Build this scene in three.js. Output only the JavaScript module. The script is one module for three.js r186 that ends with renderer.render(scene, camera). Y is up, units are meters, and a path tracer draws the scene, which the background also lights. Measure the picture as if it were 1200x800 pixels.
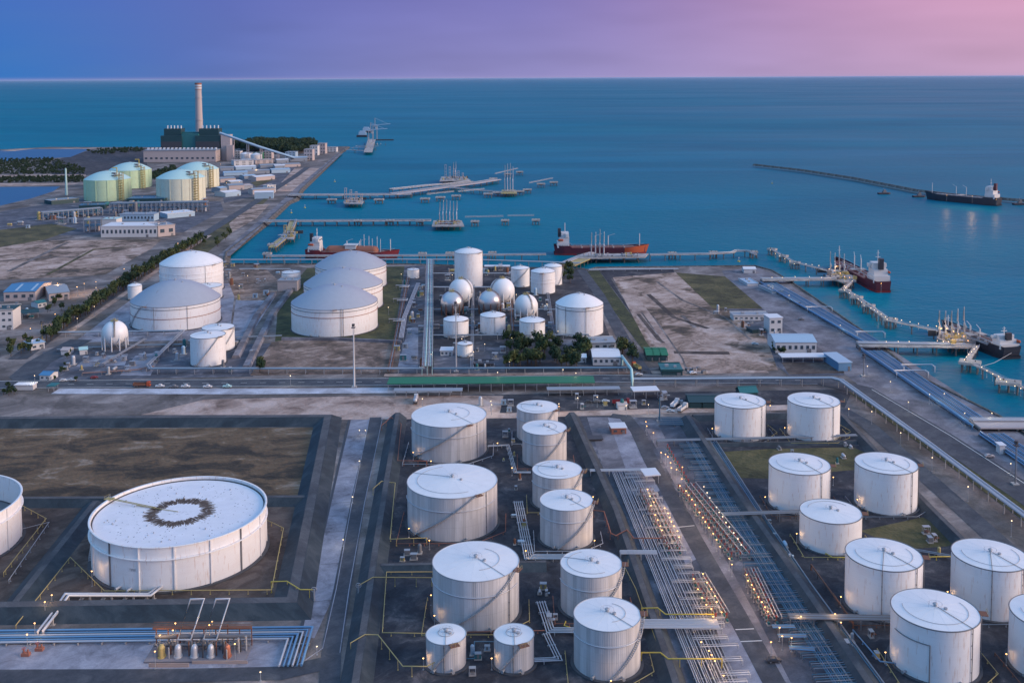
import * as THREE from 'three';
import { mergeGeometries } from 'three/addons/utils/BufferGeometryUtils.js';

// ---------------------------------------------------------------- camera
const scene = new THREE.Scene();
const camera = new THREE.PerspectiveCamera(2 * Math.atan(400 / 1200) * 180 / Math.PI, 1.5, 1, 9000000);
camera.position.set(0, 190, 0);                       // a drone 190 m above the tank farm
camera.rotation.order = 'YXZ';
camera.rotation.set(-4 * Math.PI / 180, 0, -0.26 * Math.PI / 180);
camera.setViewOffset(1200, 800, 0, 400 - (91.2 + 1200 * Math.tan(4 * Math.PI / 180)), 1200, 800);   // lens shifted down: upright verticals
camera.updateProjectionMatrix();

const renderer = new THREE.WebGLRenderer({ antialias: true });
renderer.toneMapping = THREE.LinearToneMapping;
renderer.toneMappingExposure = 1.0;
renderer.shadowMap.enabled = true;

// ---------------------------------------------------------------- sky after sunset: rose to the right, blue to the left
const lin = (v) => { v /= 255; return v <= 0.04045 ? v / 12.92 : ((v + 0.055) / 1.055) ** 2.4; };
const L3 = (r, g, b) => [lin(r), lin(g), lin(b)];
const mix = (a, b, t) => a + (b - a) * t;
const sstep = (a, b, x) => { const t = Math.min(1, Math.max(0, (x - a) / (b - a))); return t * t * (3 - 2 * t); };
{
  const W = 2048, Hh = 1024, d = new Float32Array(W * Hh * 4);
  // colour along the horizon by the angle from the middle of the view (degrees, right positive), then higher up
  const keys = [[-180, L3(118, 162, 222), L3(118, 162, 224)], [-110, L3(62, 158, 235), L3(74, 165, 240)], [-28, L3(34, 106, 182), L3(60, 98, 177)], [0, L3(142, 138, 192), L3(124, 120, 186)],
    [28, L3(198, 162, 194), L3(216, 160, 190)], [75, L3(255, 196, 176), L3(240, 180, 196)], [130, L3(225, 178, 190), L3(212, 176, 205)], [180, L3(118, 162, 222), L3(118, 162, 224)]];
  const zen = [0.34, 0.61, 1.02];
  for (let j = 0; j < Hh; j++) for (let i = 0; i < W; i++) {
    const el = (j + 0.5) / Hh * 180 - 90;
    let az = ((i + 0.5) / W - 0.5) * 360 + 90;       // 0 = along -z, growing towards +x
    if (az > 180) az -= 360;
    let k = 0; while (k < keys.length - 2 && az > keys[k + 1][0]) k++;
    const t = sstep(keys[k][0], keys[k + 1][0], az) * 0.5 + 0.5 * (az - keys[k][0]) / (keys[k + 1][0] - keys[k][0]);
    const e = Math.max(0, el), up = Math.min(1, e / 5), z = sstep(4, 55, e), veil = e > 16 ? 1 : 1 + (1 - e / 16) * 0.22 * (fbm(i / W * 40, e * 0.9, [40, 40], 4, 33) - 0.5) + (1 - e / 16) * 0.10 * (fbm(i / W * 90 + e * 0.4, e * 2.2, [90, 90], 3, 37) - 0.5);
    for (let c = 0; c < 3; c++) {
      const low = mix(keys[k][1][c], keys[k + 1][1][c], t), hi = mix(keys[k][2][c], keys[k + 1][2][c], t);
      d[(j * W + i) * 4 + c] = mix(mix(low, hi, up), zen[c], z) * veil;
    }
    d[(j * W + i) * 4 + 3] = 1;
  }
  const sky = new THREE.DataTexture(d, W, Hh, THREE.RGBAFormat, THREE.FloatType);
  sky.mapping = THREE.EquirectangularReflectionMapping; sky.magFilter = THREE.LinearFilter; sky.minFilter = THREE.LinearFilter; sky.needsUpdate = true;
  scene.background = sky; scene.environment = sky;
}
// the last low warm light, from the right, a shade behind the camera
const sun = new THREE.DirectionalLight(new THREE.Color(1.0, 0.78, 0.62), 3.2);
{
  const az = 103 * Math.PI / 180, el = 16 * Math.PI / 180;
  sun.position.set(Math.sin(az) * Math.cos(el) * 2000, Math.sin(el) * 2000, -600 - Math.cos(az) * Math.cos(el) * 2000);
  sun.target.position.set(0, 0, -600); sun.castShadow = true; sun.shadow.radius = 60; sun.shadow.mapSize.set(4096, 4096);
  const c = sun.shadow.camera; c.left = -1200; c.right = 1200; c.top = 1200; c.bottom = -1200; c.near = 10; c.far = 6000;
  scene.add(sun, sun.target);
}

// ---------------------------------------------------------------- helpers
let seed = 20231;
const rnd = () => { seed = (seed * 1664525 + 1013904223) >>> 0; return seed / 4294967296; };
const rr = (a, b) => a + (b - a) * rnd();
const D2R = Math.PI / 180;
const nth = (i) => (['first', 'second', 'third', 'fourth', 'fifth', 'sixth', 'seventh', 'eighth', 'ninth', 'tenth', 'eleventh', 'twelfth'][i] || `${i + 1}${['th', 'st', 'nd', 'rd'][(i + 1) % 10 < 4 && ((i + 1) % 100 < 10 || (i + 1) % 100 > 20) ? (i + 1) % 10 : 0]}`);
const taken = {};
const numbered = (n) => { const k = taken[n] = (taken[n] || 0) + 1; return k === 1 ? n : `${n}_${String(k - 1).padStart(3, '0')}`; };
function shade(m) { m.castShadow = true; m.receiveShadow = true; return m; }
function thing(name, label, category, x, y, z, group, turn = 0) {
  const o = new THREE.Group(); o.name = numbered(name); o.position.set(x, y, z); o.rotation.y = turn;
  o.userData = { label, category }; if (group) o.userData.group = group;
  scene.add(o); return o;
}
const arr = (g) => Array.isArray(g) ? (g.length === 1 ? g[0] : mergeGeometries(g.map((q) => q.index ? q.toNonIndexed() : q), false)) : g;
function part(name, g, mat, parent) { const m = shade(new THREE.Mesh(arr(g), mat)); m.name = name; parent.add(m); return m; }
function partW(name, g, mat, parent) {               // geometry given in world metres, parent not turned
  const q = arr(g); const p = parent.getWorldPosition(new THREE.Vector3()); q.translate(-p.x, -p.y, -p.z); return part(name, q, mat, parent);
}
function single(name, label, category, g, mat, group) {
  const q = arr(g); q.computeBoundingBox(); const b = q.boundingBox, cx = (b.min.x + b.max.x) / 2, cz = (b.min.z + b.max.z) / 2;
  q.translate(-cx, -b.min.y, -cz);
  const m = shade(new THREE.Mesh(q, mat)); m.name = numbered(name); m.position.set(cx, b.min.y, cz); m.userData = { label, category }; if (group) m.userData.group = group; scene.add(m); return m;
}
function struct(name, g, mat) { const m = shade(new THREE.Mesh(arr(g), mat)); m.name = numbered(name); m.userData = { kind: 'structure' }; scene.add(m); return m; }
function copy(src, x, y, z, turn, label, group) {
  const c = src.clone(); c.name = numbered(src.name.replace(/_\d{3}$/, '')); c.position.set(x, y, z); c.rotation.y = turn; c.userData = { ...src.userData };
  if (label) c.userData.label = label; if (group) c.userData.group = group; scene.add(c); return c;
}
// geometries
function meshOf(pos, nor, uv, idx) {
  const g = new THREE.BufferGeometry(); g.setAttribute('position', new THREE.Float32BufferAttribute(pos, 3)); g.setAttribute('uv', new THREE.Float32BufferAttribute(uv, 2));
  if (idx) g.setIndex(idx); if (nor) g.setAttribute('normal', new THREE.Float32BufferAttribute(nor, 3)); else g.computeVertexNormals(); return g;
}
function box(x, y, z, w, h, d, ry = 0, rx = 0, rz = 0) {  // x, y, z: middle of the bottom face
  const g = new THREE.BoxGeometry(w, h, d); g.translate(0, h / 2, 0);
  if (rx) g.rotateX(rx); if (rz) g.rotateZ(rz); if (ry) g.rotateY(ry); g.translate(x, y, z); return g;
}
function cyl(x, y, z, r, h, s = 10, r2 = r, open = false) { const g = new THREE.CylinderGeometry(r2, r, h, s, 1, open); g.translate(x, y + h / 2, z); return g; }
function ball(x, y, z, r, s = 12) { const g = new THREE.SphereGeometry(r, s, Math.max(6, s * 0.6 | 0)); g.translate(x, y, z); return g; }
function tube(pts, r, s = 6) {                         // mitred pipe through [x, y, z] points, ends capped
  const P = pts.map((p) => new THREE.Vector3(...p)), pos = [], nor = [], uv = [], idx = []; let run = 0;
  const up0 = new THREE.Vector3(0, 1, 0), dirs = []; for (let i = 0; i < P.length - 1; i++) dirs.push(P[i + 1].clone().sub(P[i]).normalize());
  for (let i = 0; i < P.length; i++) {
    const a = dirs[Math.max(0, i - 1)], b = dirs[Math.min(dirs.length - 1, i)], t = a.clone().add(b).normalize(); if (t.lengthSq() < 0.1) t.copy(b);
    const ref = Math.abs(t.y) > 0.9 ? new THREE.Vector3(1, 0, 0.01) : up0, u = new THREE.Vector3().crossVectors(ref, t).normalize(), v = new THREE.Vector3().crossVectors(t, u);
    const m = u.clone(), bend = b.clone().sub(a); const k = Math.min(2, 1 / Math.max(0.4, a.dot(t))); if (bend.lengthSq() > 1e-6) bend.normalize();
    if (i) run += P[i].distanceTo(P[i - 1]);
    for (let j = 0; j <= s; j++) {
      const A = j / s * 2 * Math.PI, o = u.clone().multiplyScalar(Math.cos(A)).addScaledVector(v, Math.sin(A)), n = o.clone();
      if (bend.lengthSq() > 0.5) o.addScaledVector(bend, o.dot(bend) * (k - 1));
      pos.push(P[i].x + o.x * r, P[i].y + o.y * r, P[i].z + o.z * r); nor.push(n.x, n.y, n.z); uv.push(j / s * 2 * Math.PI * r, run);
      if (i < P.length - 1 && j < s) { const q = i * (s + 1) + j; idx.push(q, q + 1, q + s + 1, q + 1, q + s + 2, q + s + 1); }
    }
    void m;
  }
  for (const e of [0, P.length - 1]) {
    const c = pos.length / 3, n = dirs[e ? dirs.length - 1 : 0], sg = e ? 1 : -1; pos.push(P[e].x, P[e].y, P[e].z); nor.push(n.x * sg, n.y * sg, n.z * sg); uv.push(0, 0);
    for (let j = 0; j <= s; j++) { const q = (e * (s + 1) + j) * 3; pos.push(pos[q], pos[q + 1], pos[q + 2]); nor.push(n.x * sg, n.y * sg, n.z * sg); uv.push(0, 0); }
    for (let j = 0; j < s; j++) e ? idx.push(c, c + 1 + j, c + 2 + j) : idx.push(c, c + 2 + j, c + 1 + j);
  }
  return meshOf(pos, nor, uv, idx);
}
function flat(pts, y) {                               // a level sheet over [x, z] points, uv in metres
  const sh = new THREE.Shape(pts.map(([x, z]) => new THREE.Vector2(x, -z))), g = new THREE.ShapeGeometry(sh); g.rotateX(-Math.PI / 2); g.translate(0, y, 0);
  const p = g.attributes.position, uv = g.attributes.uv; for (let i = 0; i < p.count; i++) uv.setXY(i, p.getX(i), -p.getZ(i)); return g;
}
function ribbon(pts, w, off = 0) {                    // left and right borders of a strip along [x, z] points
  const Lf = [], Rt = []; for (let i = 0; i < pts.length; i++) {
    const a = pts[Math.max(0, i - 1)], b = pts[i], c = pts[Math.min(pts.length - 1, i + 1)];
    let d1 = [b[0] - a[0], b[1] - a[1]], d2 = [c[0] - b[0], c[1] - b[1]]; const l1 = Math.hypot(...d1), l2 = Math.hypot(...d2);
    if (l1 < 1e-6) d1 = d2.map((v) => v / l2); else d1 = d1.map((v) => v / l1); if (l2 < 1e-6) d2 = d1; else d2 = d2.map((v) => v / l2);
    const n = [-(d1[1] + d2[1]), d1[0] + d2[0]], nl = Math.hypot(...n) || 1; n[0] /= nl; n[1] /= nl; const k = Math.min(1.8, 1 / Math.max(0.5, n[0] * -d1[1] + n[1] * d1[0]));
    Lf.push([b[0] + n[0] * (off - w / 2) * k, b[1] + n[1] * (off - w / 2) * k]); Rt.push([b[0] + n[0] * (off + w / 2) * k, b[1] + n[1] * (off + w / 2) * k]);
  } return [Lf, Rt];
}
function strip(pts, w, y, off = 0) { const [a, b] = ribbon(pts, w, off); return flat([...a, ...b.reverse()], y); }
function profile(pts, prof, close = true) {           // sweep [offset, height] points along a level path of [x, z]
  const rows = prof.map(([o, h]) => [ribbon(pts, 0, o)[0], h]), pos = [], uv = []; let u = 0;
  const quad = (a, b, c, d, l, w0, w1) => { pos.push(...a, ...b, ...c, ...a, ...c, ...d); uv.push(u, w0, u + l, w0, u + l, w1, u, w1).toString(); };
  const U2 = []; void uv;
  const P3 = (k, i) => [rows[k][0][i][0], rows[k][1], rows[k][0][i][1]];
  for (let i = 0; i < pts.length - 1; i++) {
    const l = Math.hypot(pts[i + 1][0] - pts[i][0], pts[i + 1][1] - pts[i][1]); let w = 0;
    for (let k = 0; k < prof.length - 1; k++) {
      const dw = Math.hypot(prof[k + 1][0] - prof[k][0], prof[k + 1][1] - prof[k][1]);
      const a = P3(k, i), b = P3(k, i + 1), c = P3(k + 1, i + 1), d = P3(k + 1, i);
      pos.push(...a, ...c, ...b, ...a, ...d, ...c); U2.push(u, w, u + l, w + dw, u + l, w, u, w, u, w + dw, u + l, w + dw); w += dw;
    } u += l;
  }
  if (close) for (const i of [0, pts.length - 1]) for (let k = 1; k < prof.length - 1; k++) { const f = [P3(0, i), P3(k, i), P3(k + 1, i)]; if (i) f.reverse(); pos.push(...f[0], ...f[1], ...f[2]); U2.push(0, 0, prof[k][0], prof[k][1], prof[k + 1][0], prof[k + 1][1]); }
  void quad; return meshOf(pos, null, U2);
}
const along = (pts, step) => {                        // points every step metres of a level path, with the heading
  const out = []; let rest = 0; for (let i = 0; i < pts.length - 1; i++) {
    const [x0, z0] = pts[i], [x1, z1] = pts[i + 1], l = Math.hypot(x1 - x0, z1 - z0); let s = rest;
    for (; s <= l; s += step) out.push([mix(x0, x1, s / l), mix(z0, z1, s / l), Math.atan2(-(z1 - z0), x1 - x0)]); rest = s - l;
  } return out;
};
const lerp2 = (a, b, t) => [mix(a[0], b[0], t), mix(a[1], b[1], t)];

// ---------------------------------------------------------------- materials
function hash(x, y, s) { let h = (x * 374761393 + y * 668265263 + s * 1274126177) | 0; h = Math.imul(h ^ (h >>> 13), 1274126177); return ((h ^ (h >>> 16)) >>> 0) / 4294967296; }
function vnoise2(x, y, p1, p2, s) {                   // value noise that repeats after p1 x p2 cells
  const xi = Math.floor(x), yi = Math.floor(y), fx = x - xi, fy = y - yi, u = fx * fx * (3 - 2 * fx), v = fy * fy * (3 - 2 * fy);
  const x0 = ((xi % p1) + p1) % p1, x1 = (x0 + 1) % p1, y0 = ((yi % p2) + p2) % p2, y1 = (y0 + 1) % p2;
  const a = hash(x0, y0, s), b = hash(x1, y0, s), c = hash(x0, y1, s), d = hash(x1, y1, s); return a + (b - a) * u + (c - a) * v + (a - b - c + d) * u * v;
}
const vnoise = (x, y, per, s) => vnoise2(x, y, per, per, s);
function fbm(x, y, per, oct, s, gain = 0.55) { let a = 0, k = 0.5, t = 0, p1 = per[0] || per, p2 = per[1] || per; for (let o = 0; o < oct; o++) { a += k * vnoise2(x, y, p1, p2, s + o * 17); t += k; x *= 2; y *= 2; p1 *= 2; p2 *= 2; k *= gain; } return a / t; }
const toS = (v) => Math.max(0, Math.min(255, Math.round(255 * (v <= 0.0031308 ? v * 12.92 : 1.055 * v ** (1 / 2.4) - 0.055))));
function dataTex(n, m, fn, srgb, wM, hM = wM) {       // a repeating texture, wM x hM metres
  const d = new Uint8Array(n * m * 4); for (let j = 0; j < m; j++) for (let i = 0; i < n; i++) { const c = fn(i / n, j / m, i, j), k = (j * n + i) * 4; for (let q = 0; q < 3; q++) d[k + q] = srgb ? toS(c[q]) : Math.max(0, Math.min(255, c[q] * 255)); d[k + 3] = 255; }
  const t = new THREE.DataTexture(d, n, m); t.wrapS = t.wrapT = THREE.RepeatWrapping; t.magFilter = THREE.LinearFilter; t.minFilter = THREE.LinearMipmapLinearFilter; t.generateMipmaps = true; if (srgb) t.colorSpace = THREE.SRGBColorSpace; t.repeat.set(1 / wM, 1 / hM); t.needsUpdate = true; return t;
}
const ramp = (stops, t) => { let k = 0; while (k < stops.length - 2 && t > stops[k + 1][0]) k++; const u = Math.min(1, Math.max(0, (t - stops[k][0]) / (stops[k + 1][0] - stops[k][0]))); return [0, 1, 2].map((c) => mix(stops[k][1][c], stops[k + 1][1][c], u)); };
const grainBump = dataTex(256, 256, (u, v) => { const a = fbm(u * 32, v * 32, 32, 4, 5); return [a, a, a]; }, false, 9);
const clodBump = dataTex(256, 256, (u, v) => { const a = fbm(u * 10, v * 10, 10, 5, 7); return [a, a, a]; }, false, 22);
// ground: patches of the ramp's colours at the size of the tile, with clods and grit
function soil(stops, metres, s, { n = 512, cells = 6, oct = 6, gain = 0.68, stretch = 1, grit = 0.14, bump = 0.25, rough = 0.95, warp = 1 } = {}) {
  const map = dataTex(n, n, (u, v, i, j) => {
    const wx = fbm(u * cells, v * cells, cells, 3, s + 50) - 0.5, f = fbm(u * cells + wx * warp, v * cells * stretch + wx * warp, [cells, cells * stretch], oct, s, gain), q = Math.min(1, Math.max(0, (f - 0.27) / 0.46)), g = 1 + (hash(i, j, s) - 0.5) * grit * 2 + (vnoise(u * cells * 24, v * cells * 24, cells * 24, s + 3) - 0.5) * grit;
    return ramp(stops, q).map((c) => c * g);
  }, true, metres);
  return new THREE.MeshStandardMaterial({ map, bumpMap: clodBump, bumpScale: bump, roughness: rough });
}
const flatMat = (r, g, b, rough = 0.7, metal = 0) => new THREE.MeshStandardMaterial({ color: new THREE.Color().setRGB(r, g, b), roughness: rough, metalness: metal });
const M = {};
M.earth = soil([[0, [0.065, 0.056, 0.052]], [0.35, [0.11, 0.094, 0.088]], [0.6, [0.165, 0.14, 0.132]], [0.8, [0.22, 0.185, 0.175]], [1, [0.30, 0.26, 0.245]]], 260, 11, { n: 1024, cells: 10 });
M.scrub = soil([[0, [0.03, 0.022, 0.016]], [0.28, [0.055, 0.04, 0.026]], [0.5, [0.115, 0.072, 0.040]], [0.75, [0.15, 0.098, 0.056]], [1, [0.26, 0.195, 0.145]]], 140, 21, { n: 1024, cells: 7, stretch: 2, bump: 0.5 });
M.sand = soil([[0, [0.16, 0.105, 0.082]], [0.3, [0.30, 0.21, 0.172]], [0.6, [0.42, 0.305, 0.255]], [1, [0.53, 0.405, 0.355]]], 170, 31, { n: 1024, cells: 9, gain: 0.74 });
M.sandDirt = soil([[0, [0.055, 0.043, 0.034]], [0.25, [0.12, 0.082, 0.056]], [0.42, [0.25, 0.172, 0.132]], [0.65, [0.39, 0.275, 0.222]], [1, [0.55, 0.42, 0.365]]], 190, 37, { n: 1024, cells: 9, warp: 1.2, gain: 0.74 });
M.dirt = soil([[0, [0.06, 0.043, 0.033]], [0.4, [0.14, 0.095, 0.072]], [0.7, [0.24, 0.165, 0.13]], [1, [0.36, 0.27, 0.225]]], 90, 39, { cells: 8, gain: 0.72, bump: 0.4 });
M.grass = soil([[0, [0.018, 0.024, 0.010]], [0.5, [0.045, 0.052, 0.018]], [1, [0.085, 0.082, 0.030]]], 70, 41, { cells: 8, bump: 0.5 });
M.dryGrass = soil([[0, [0.035, 0.034, 0.014]], [0.5, [0.075, 0.068, 0.026]], [1, [0.13, 0.105, 0.045]]], 90, 43, { cells: 7, bump: 0.5 });
M.yard = soil([[0, [0.044, 0.050, 0.066]], [0.5, [0.083, 0.089, 0.113]], [0.8, [0.129, 0.132, 0.160]], [1, [0.212, 0.210, 0.239]]], 90, 51, { cells: 8, bump: 0.12 });
M.darkYard = soil([[0, [0.013, 0.015, 0.022]], [0.4, [0.025, 0.028, 0.039]], [0.65, [0.042, 0.043, 0.052]], [0.85, [0.069, 0.066, 0.073]], [1, [0.110, 0.100, 0.108]]], 80, 57, { cells: 9, bump: 0.15, gain: 0.75, grit: 0.2 });
M.brownYard = soil([[0, [0.03, 0.022, 0.02]], [0.5, [0.07, 0.05, 0.042]], [1, [0.13, 0.10, 0.085]]], 70, 61, { cells: 7, bump: 0.25 });
M.asphalt = soil([[0, [0.034, 0.040, 0.052]], [0.5, [0.054, 0.060, 0.074]], [1, [0.085, 0.090, 0.102]]], 60, 71, { cells: 10, gain: 0.75, bump: 0.02, rough: 0.85 });
M.concrete = soil([[0, [0.101, 0.100, 0.120]], [0.25, [0.184, 0.185, 0.222]], [0.6, [0.248, 0.250, 0.296]], [1, [0.331, 0.335, 0.388]]], 80, 81, { n: 1024, cells: 8, bump: 0.03, rough: 0.85, warp: 1, gain: 0.72 });
M.paleConcrete = soil([[0, [0.304, 0.300, 0.331]], [0.5, [0.432, 0.440, 0.490]], [1, [0.534, 0.550, 0.616]]], 60, 83, { cells: 6, bump: 0.03, rough: 0.85 });
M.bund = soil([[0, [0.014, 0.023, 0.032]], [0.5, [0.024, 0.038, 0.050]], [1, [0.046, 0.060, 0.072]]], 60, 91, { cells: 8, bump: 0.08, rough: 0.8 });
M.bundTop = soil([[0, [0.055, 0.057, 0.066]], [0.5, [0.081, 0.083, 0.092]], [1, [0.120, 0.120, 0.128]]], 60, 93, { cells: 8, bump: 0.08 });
M.rock = soil([[0, [0.05, 0.045, 0.04]], [0.5, [0.11, 0.10, 0.09]], [1, [0.22, 0.19, 0.17]]], 26, 97, { cells: 8, bump: 0.9 });
M.quay = soil([[0, [0.092, 0.090, 0.105]], [0.5, [0.161, 0.155, 0.177]], [1, [0.248, 0.240, 0.268]]], 90, 99, { cells: 8, bump: 0.05 });
// steel
const courses = dataTex(512, 256, (u, v, i, j) => {   // painted shell plates: weld lines and faint differences from plate to plate, thin rust runs
  const row = Math.floor(v * 6), col = Math.floor(u * 8 + (row % 2) * 0.5), p = 0.985 + 0.03 * hash(col % 8, row, 3), line = (v * 6 % 1) < 0.04 ? 0.955 : 1;
  const run = sstep(0.62, 0.84, fbm(u * 64, v * 3, [64, 3], 3, 8)) * 0.26 + sstep(0.5, 0.8, fbm(u * 6, v * 4, [6, 4], 5, 18)) * 0.05, g = 0.99 + 0.02 * hash(i, j, 9); return [p * line * g * (1 - run * 0.6), p * line * g * (1 - run), p * line * g * (1 - run * 1.2)];
}, true, 40, 13);
const clad = dataTex(512, 256, (u, v, i, j) => {      // insulation sheets in tall strips, each weathered its own way
  const k = Math.floor(u * 26), h = v < 0.5 ? 0 : 1, a = hash(k, 1, 4), b = hash(k, h, 6), seam = (u * 26 % 1) < 0.09 ? 0.84 : 1, str = 0.86 + 0.28 * fbm(u * 52, v * 2, [52, 2], 3, 12);
  const p = (0.70 + 0.20 * a + 0.08 * b) * seam * str * ((v * 3 % 1) < 0.02 ? 0.86 : 1) * (0.985 + 0.03 * hash(i, j, 2)); return [p * 1.0, p * 0.985, p * 0.98];
}, true, 38, 18);
const cladBump = dataTex(512, 4, (u) => { const t = u * 52 % 1, a = t < 0.5 ? 1 : 0; return [a, a, a]; }, false, 38, 18);
M.white = new THREE.MeshStandardMaterial({ color: new THREE.Color().setRGB(0.80, 0.79, 0.785), map: courses, roughness: 0.42 });
M.roof = new THREE.MeshStandardMaterial({ color: new THREE.Color().setRGB(0.80, 0.79, 0.79), roughness: 0.5, map: dataTex(256, 256, (u, v, i, j) => { const a = 0.93 + 0.1 * fbm(u * 8, v * 8, 8, 5, 15) - 0.02 * hash(i, j, 3); return [a, a, a]; }, true, 22) });
M.clad = new THREE.MeshStandardMaterial({ color: new THREE.Color().setRGB(0.67, 0.665, 0.67), map: clad, bumpMap: cladBump, bumpScale: 0.04, roughness: 0.5, metalness: 0.1 });
M.domeGrey = new THREE.MeshStandardMaterial({ color: new THREE.Color().setRGB(0.38, 0.40, 0.45), map: M.roof.map, roughness: 0.45, metalness: 0.1 });
M.cream = new THREE.MeshStandardMaterial({ color: new THREE.Color().setRGB(0.64, 0.66, 0.52), map: courses, roughness: 0.7 });
M.lime = new THREE.MeshStandardMaterial({ color: new THREE.Color().setRGB(0.50, 0.66, 0.42), map: courses, roughness: 0.7 });
M.paleGreen = flatMat(0.42, 0.62, 0.60, 0.6);
M.silver = flatMat(0.62, 0.60, 0.60, 0.32, 0.75);
M.steel = flatMat(0.38, 0.385, 0.40, 0.5, 0.35);
M.dark = flatMat(0.055, 0.055, 0.062, 0.6, 0.1);
M.mid = flatMat(0.17, 0.17, 0.18, 0.6, 0.1);
M.rust = flatMat(0.20, 0.085, 0.05, 0.8);
M.red = flatMat(0.33, 0.035, 0.03, 0.55);
M.brick = flatMat(0.30, 0.115, 0.075, 0.8);
M.yellow = flatMat(0.55, 0.42, 0.07, 0.55);
M.ochre = flatMat(0.42, 0.33, 0.13, 0.6);
M.pipeWhite = flatMat(0.50, 0.51, 0.54, 0.4, 0.25);
M.pipeBlue = flatMat(0.14, 0.29, 0.46, 0.42, 0.2);
M.pipeTeal = flatMat(0.06, 0.165, 0.25, 0.45, 0.2);
M.pipeGrey = flatMat(0.24, 0.27, 0.31, 0.45, 0.3);
M.green = flatMat(0.012, 0.16, 0.075, 0.6);
M.teal = flatMat(0.02, 0.14, 0.15, 0.6);
M.tealDark = flatMat(0.012, 0.05, 0.058, 0.6);
M.blueRoof = flatMat(0.055, 0.20, 0.38, 0.5);
M.paleBlue = flatMat(0.34, 0.47, 0.58, 0.5);
M.wallWhite = flatMat(0.58, 0.57, 0.57, 0.75);
M.wallPink = flatMat(0.46, 0.39, 0.375, 0.8);
M.roofGrey = flatMat(0.27, 0.30, 0.34, 0.6);
M.roofWhite = flatMat(0.70, 0.70, 0.72, 0.55);
M.glass = flatMat(0.06, 0.085, 0.11, 0.15);
M.hullRed = flatMat(0.20, 0.02, 0.026, 0.5);
M.hullDark = flatMat(0.030, 0.030, 0.042, 0.45);
M.hullMaroon = flatMat(0.09, 0.016, 0.03, 0.5);
M.hullOrange = flatMat(0.42, 0.075, 0.022, 0.5);
M.deckRed = flatMat(0.22, 0.06, 0.05, 0.7);
M.pier = soil([[0, [0.24, 0.215, 0.205]], [0.5, [0.36, 0.33, 0.31]], [1, [0.46, 0.42, 0.40]]], 30, 103, { n: 256, cells: 8, bump: 0.03 });
M.pile = flatMat(0.13, 0.125, 0.125, 0.9);
M.marking = flatMat(0.62, 0.62, 0.60, 0.8);
M.bark = flatMat(0.07, 0.05, 0.035, 0.95);
M.leaf = [[0.018, 0.040, 0.014], [0.034, 0.058, 0.016], [0.062, 0.078, 0.022]].map((c) => { const m = flatMat(...c, 0.9); m.side = THREE.DoubleSide; return m; });
const glowing = (r, g, b, k) => new THREE.MeshStandardMaterial({ color: 0x222222, emissive: new THREE.Color().setRGB(r, g, b), emissiveIntensity: k, roughness: 0.6 });
M.glowAmber = glowing(1, 0.48, 0.14, 7); M.glowWhite = glowing(1, 0.72, 0.42, 4.5);

// ================================================================ THE SETTING
// ---------------------------------------------------------------- sea and land
{
  const chop = dataTex(512, 512, (u, v) => { const a = 0.6 * fbm(u * 14, v * 22, [14, 22], 4, 61) + 0.4 * fbm(u * 40, v * 56, [40, 56], 3, 67); return [a, a, a]; }, false, 190);
  const wind = dataTex(512, 512, (u, v) => { const a = 0.42 + 0.10 * (fbm(u * 3, v * 8, [3, 8], 5, 71) - 0.5) * 2; return [a, a, a]; }, false, 5200);
  const lanes = dataTex(1024, 1024, (u, v) => { const a = fbm(u * 5, v * 9, [5, 9], 6, 83, 0.6), b = sstep(0.52, 0.72, fbm(u * 3, v * 22, [3, 22], 5, 87)), k = 0.74 + 0.46 * a + 0.16 * b; return [k * 0.9, k * 0.92, k * 0.9 * (1.08 - 0.16 * a)]; }, true, 2600);
  M.sea = new THREE.MeshPhysicalMaterial({ color: new THREE.Color().setRGB(0.0002, 0.172, 0.262), map: lanes, roughness: 1, roughnessMap: wind, bumpMap: chop, bumpScale: 1.4, ior: 1.33, specularIntensity: 0.07 });
  M.pond = new THREE.MeshPhysicalMaterial({ color: new THREE.Color().setRGB(0.02, 0.11, 0.20), roughness: 0.28, bumpMap: chop, bumpScale: 0.4, ior: 1.33 });
  const Rm = 3000000; struct('sea', flat([[-Rm, 4000], [Rm, 4000], [Rm, -Rm], [-Rm, -Rm]], -3), M.sea);
}
const coast = [[275.1,-401.5],[271.8,-561.8],[257.1,-639.6],[261.8,-743.6],[258.8,-932.3],[255.2,-995.2],[244.4,-1020.7],[85,-1015.3],[75.6,-1004.1],[-105.5,-1038.9],[-298.2,-1046.1],[-315.3,-1113.8],[-326.1,-1292.7],[-329.9,-1362.8],[-348.1,-1571.2],[-344.3,-1615.7],[-364.6,-1753.6],[-448.7,-2685.6],[-458.6,-2860.4],[-715.6,-2856.4],[-1030.8,-2870.5],[-1306,-2896.1],[-1400.8,-2795.3],[-1676.4,-2640]];
struct('ground', flat([...coast, [-6000, -2300], [-6000, 400], [700, 400]], 0), M.earth);
struct('shore_revetment', profile(coast, [[-0.6, -0.2], [-0.6, 0.7], [0.8, 0.75], [7, -4]], false), M.rock);
struct('seabed_slope', profile(coast.map(([x, z]) => [x, z]), [[-1, -0.3], [-1, -6]], false), M.rock);

let lay = 0.05;                                        // each sheet lies a little above the one below
const sheet = (name, pts, mat, y) => struct(name, flat(pts, y), mat);
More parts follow.
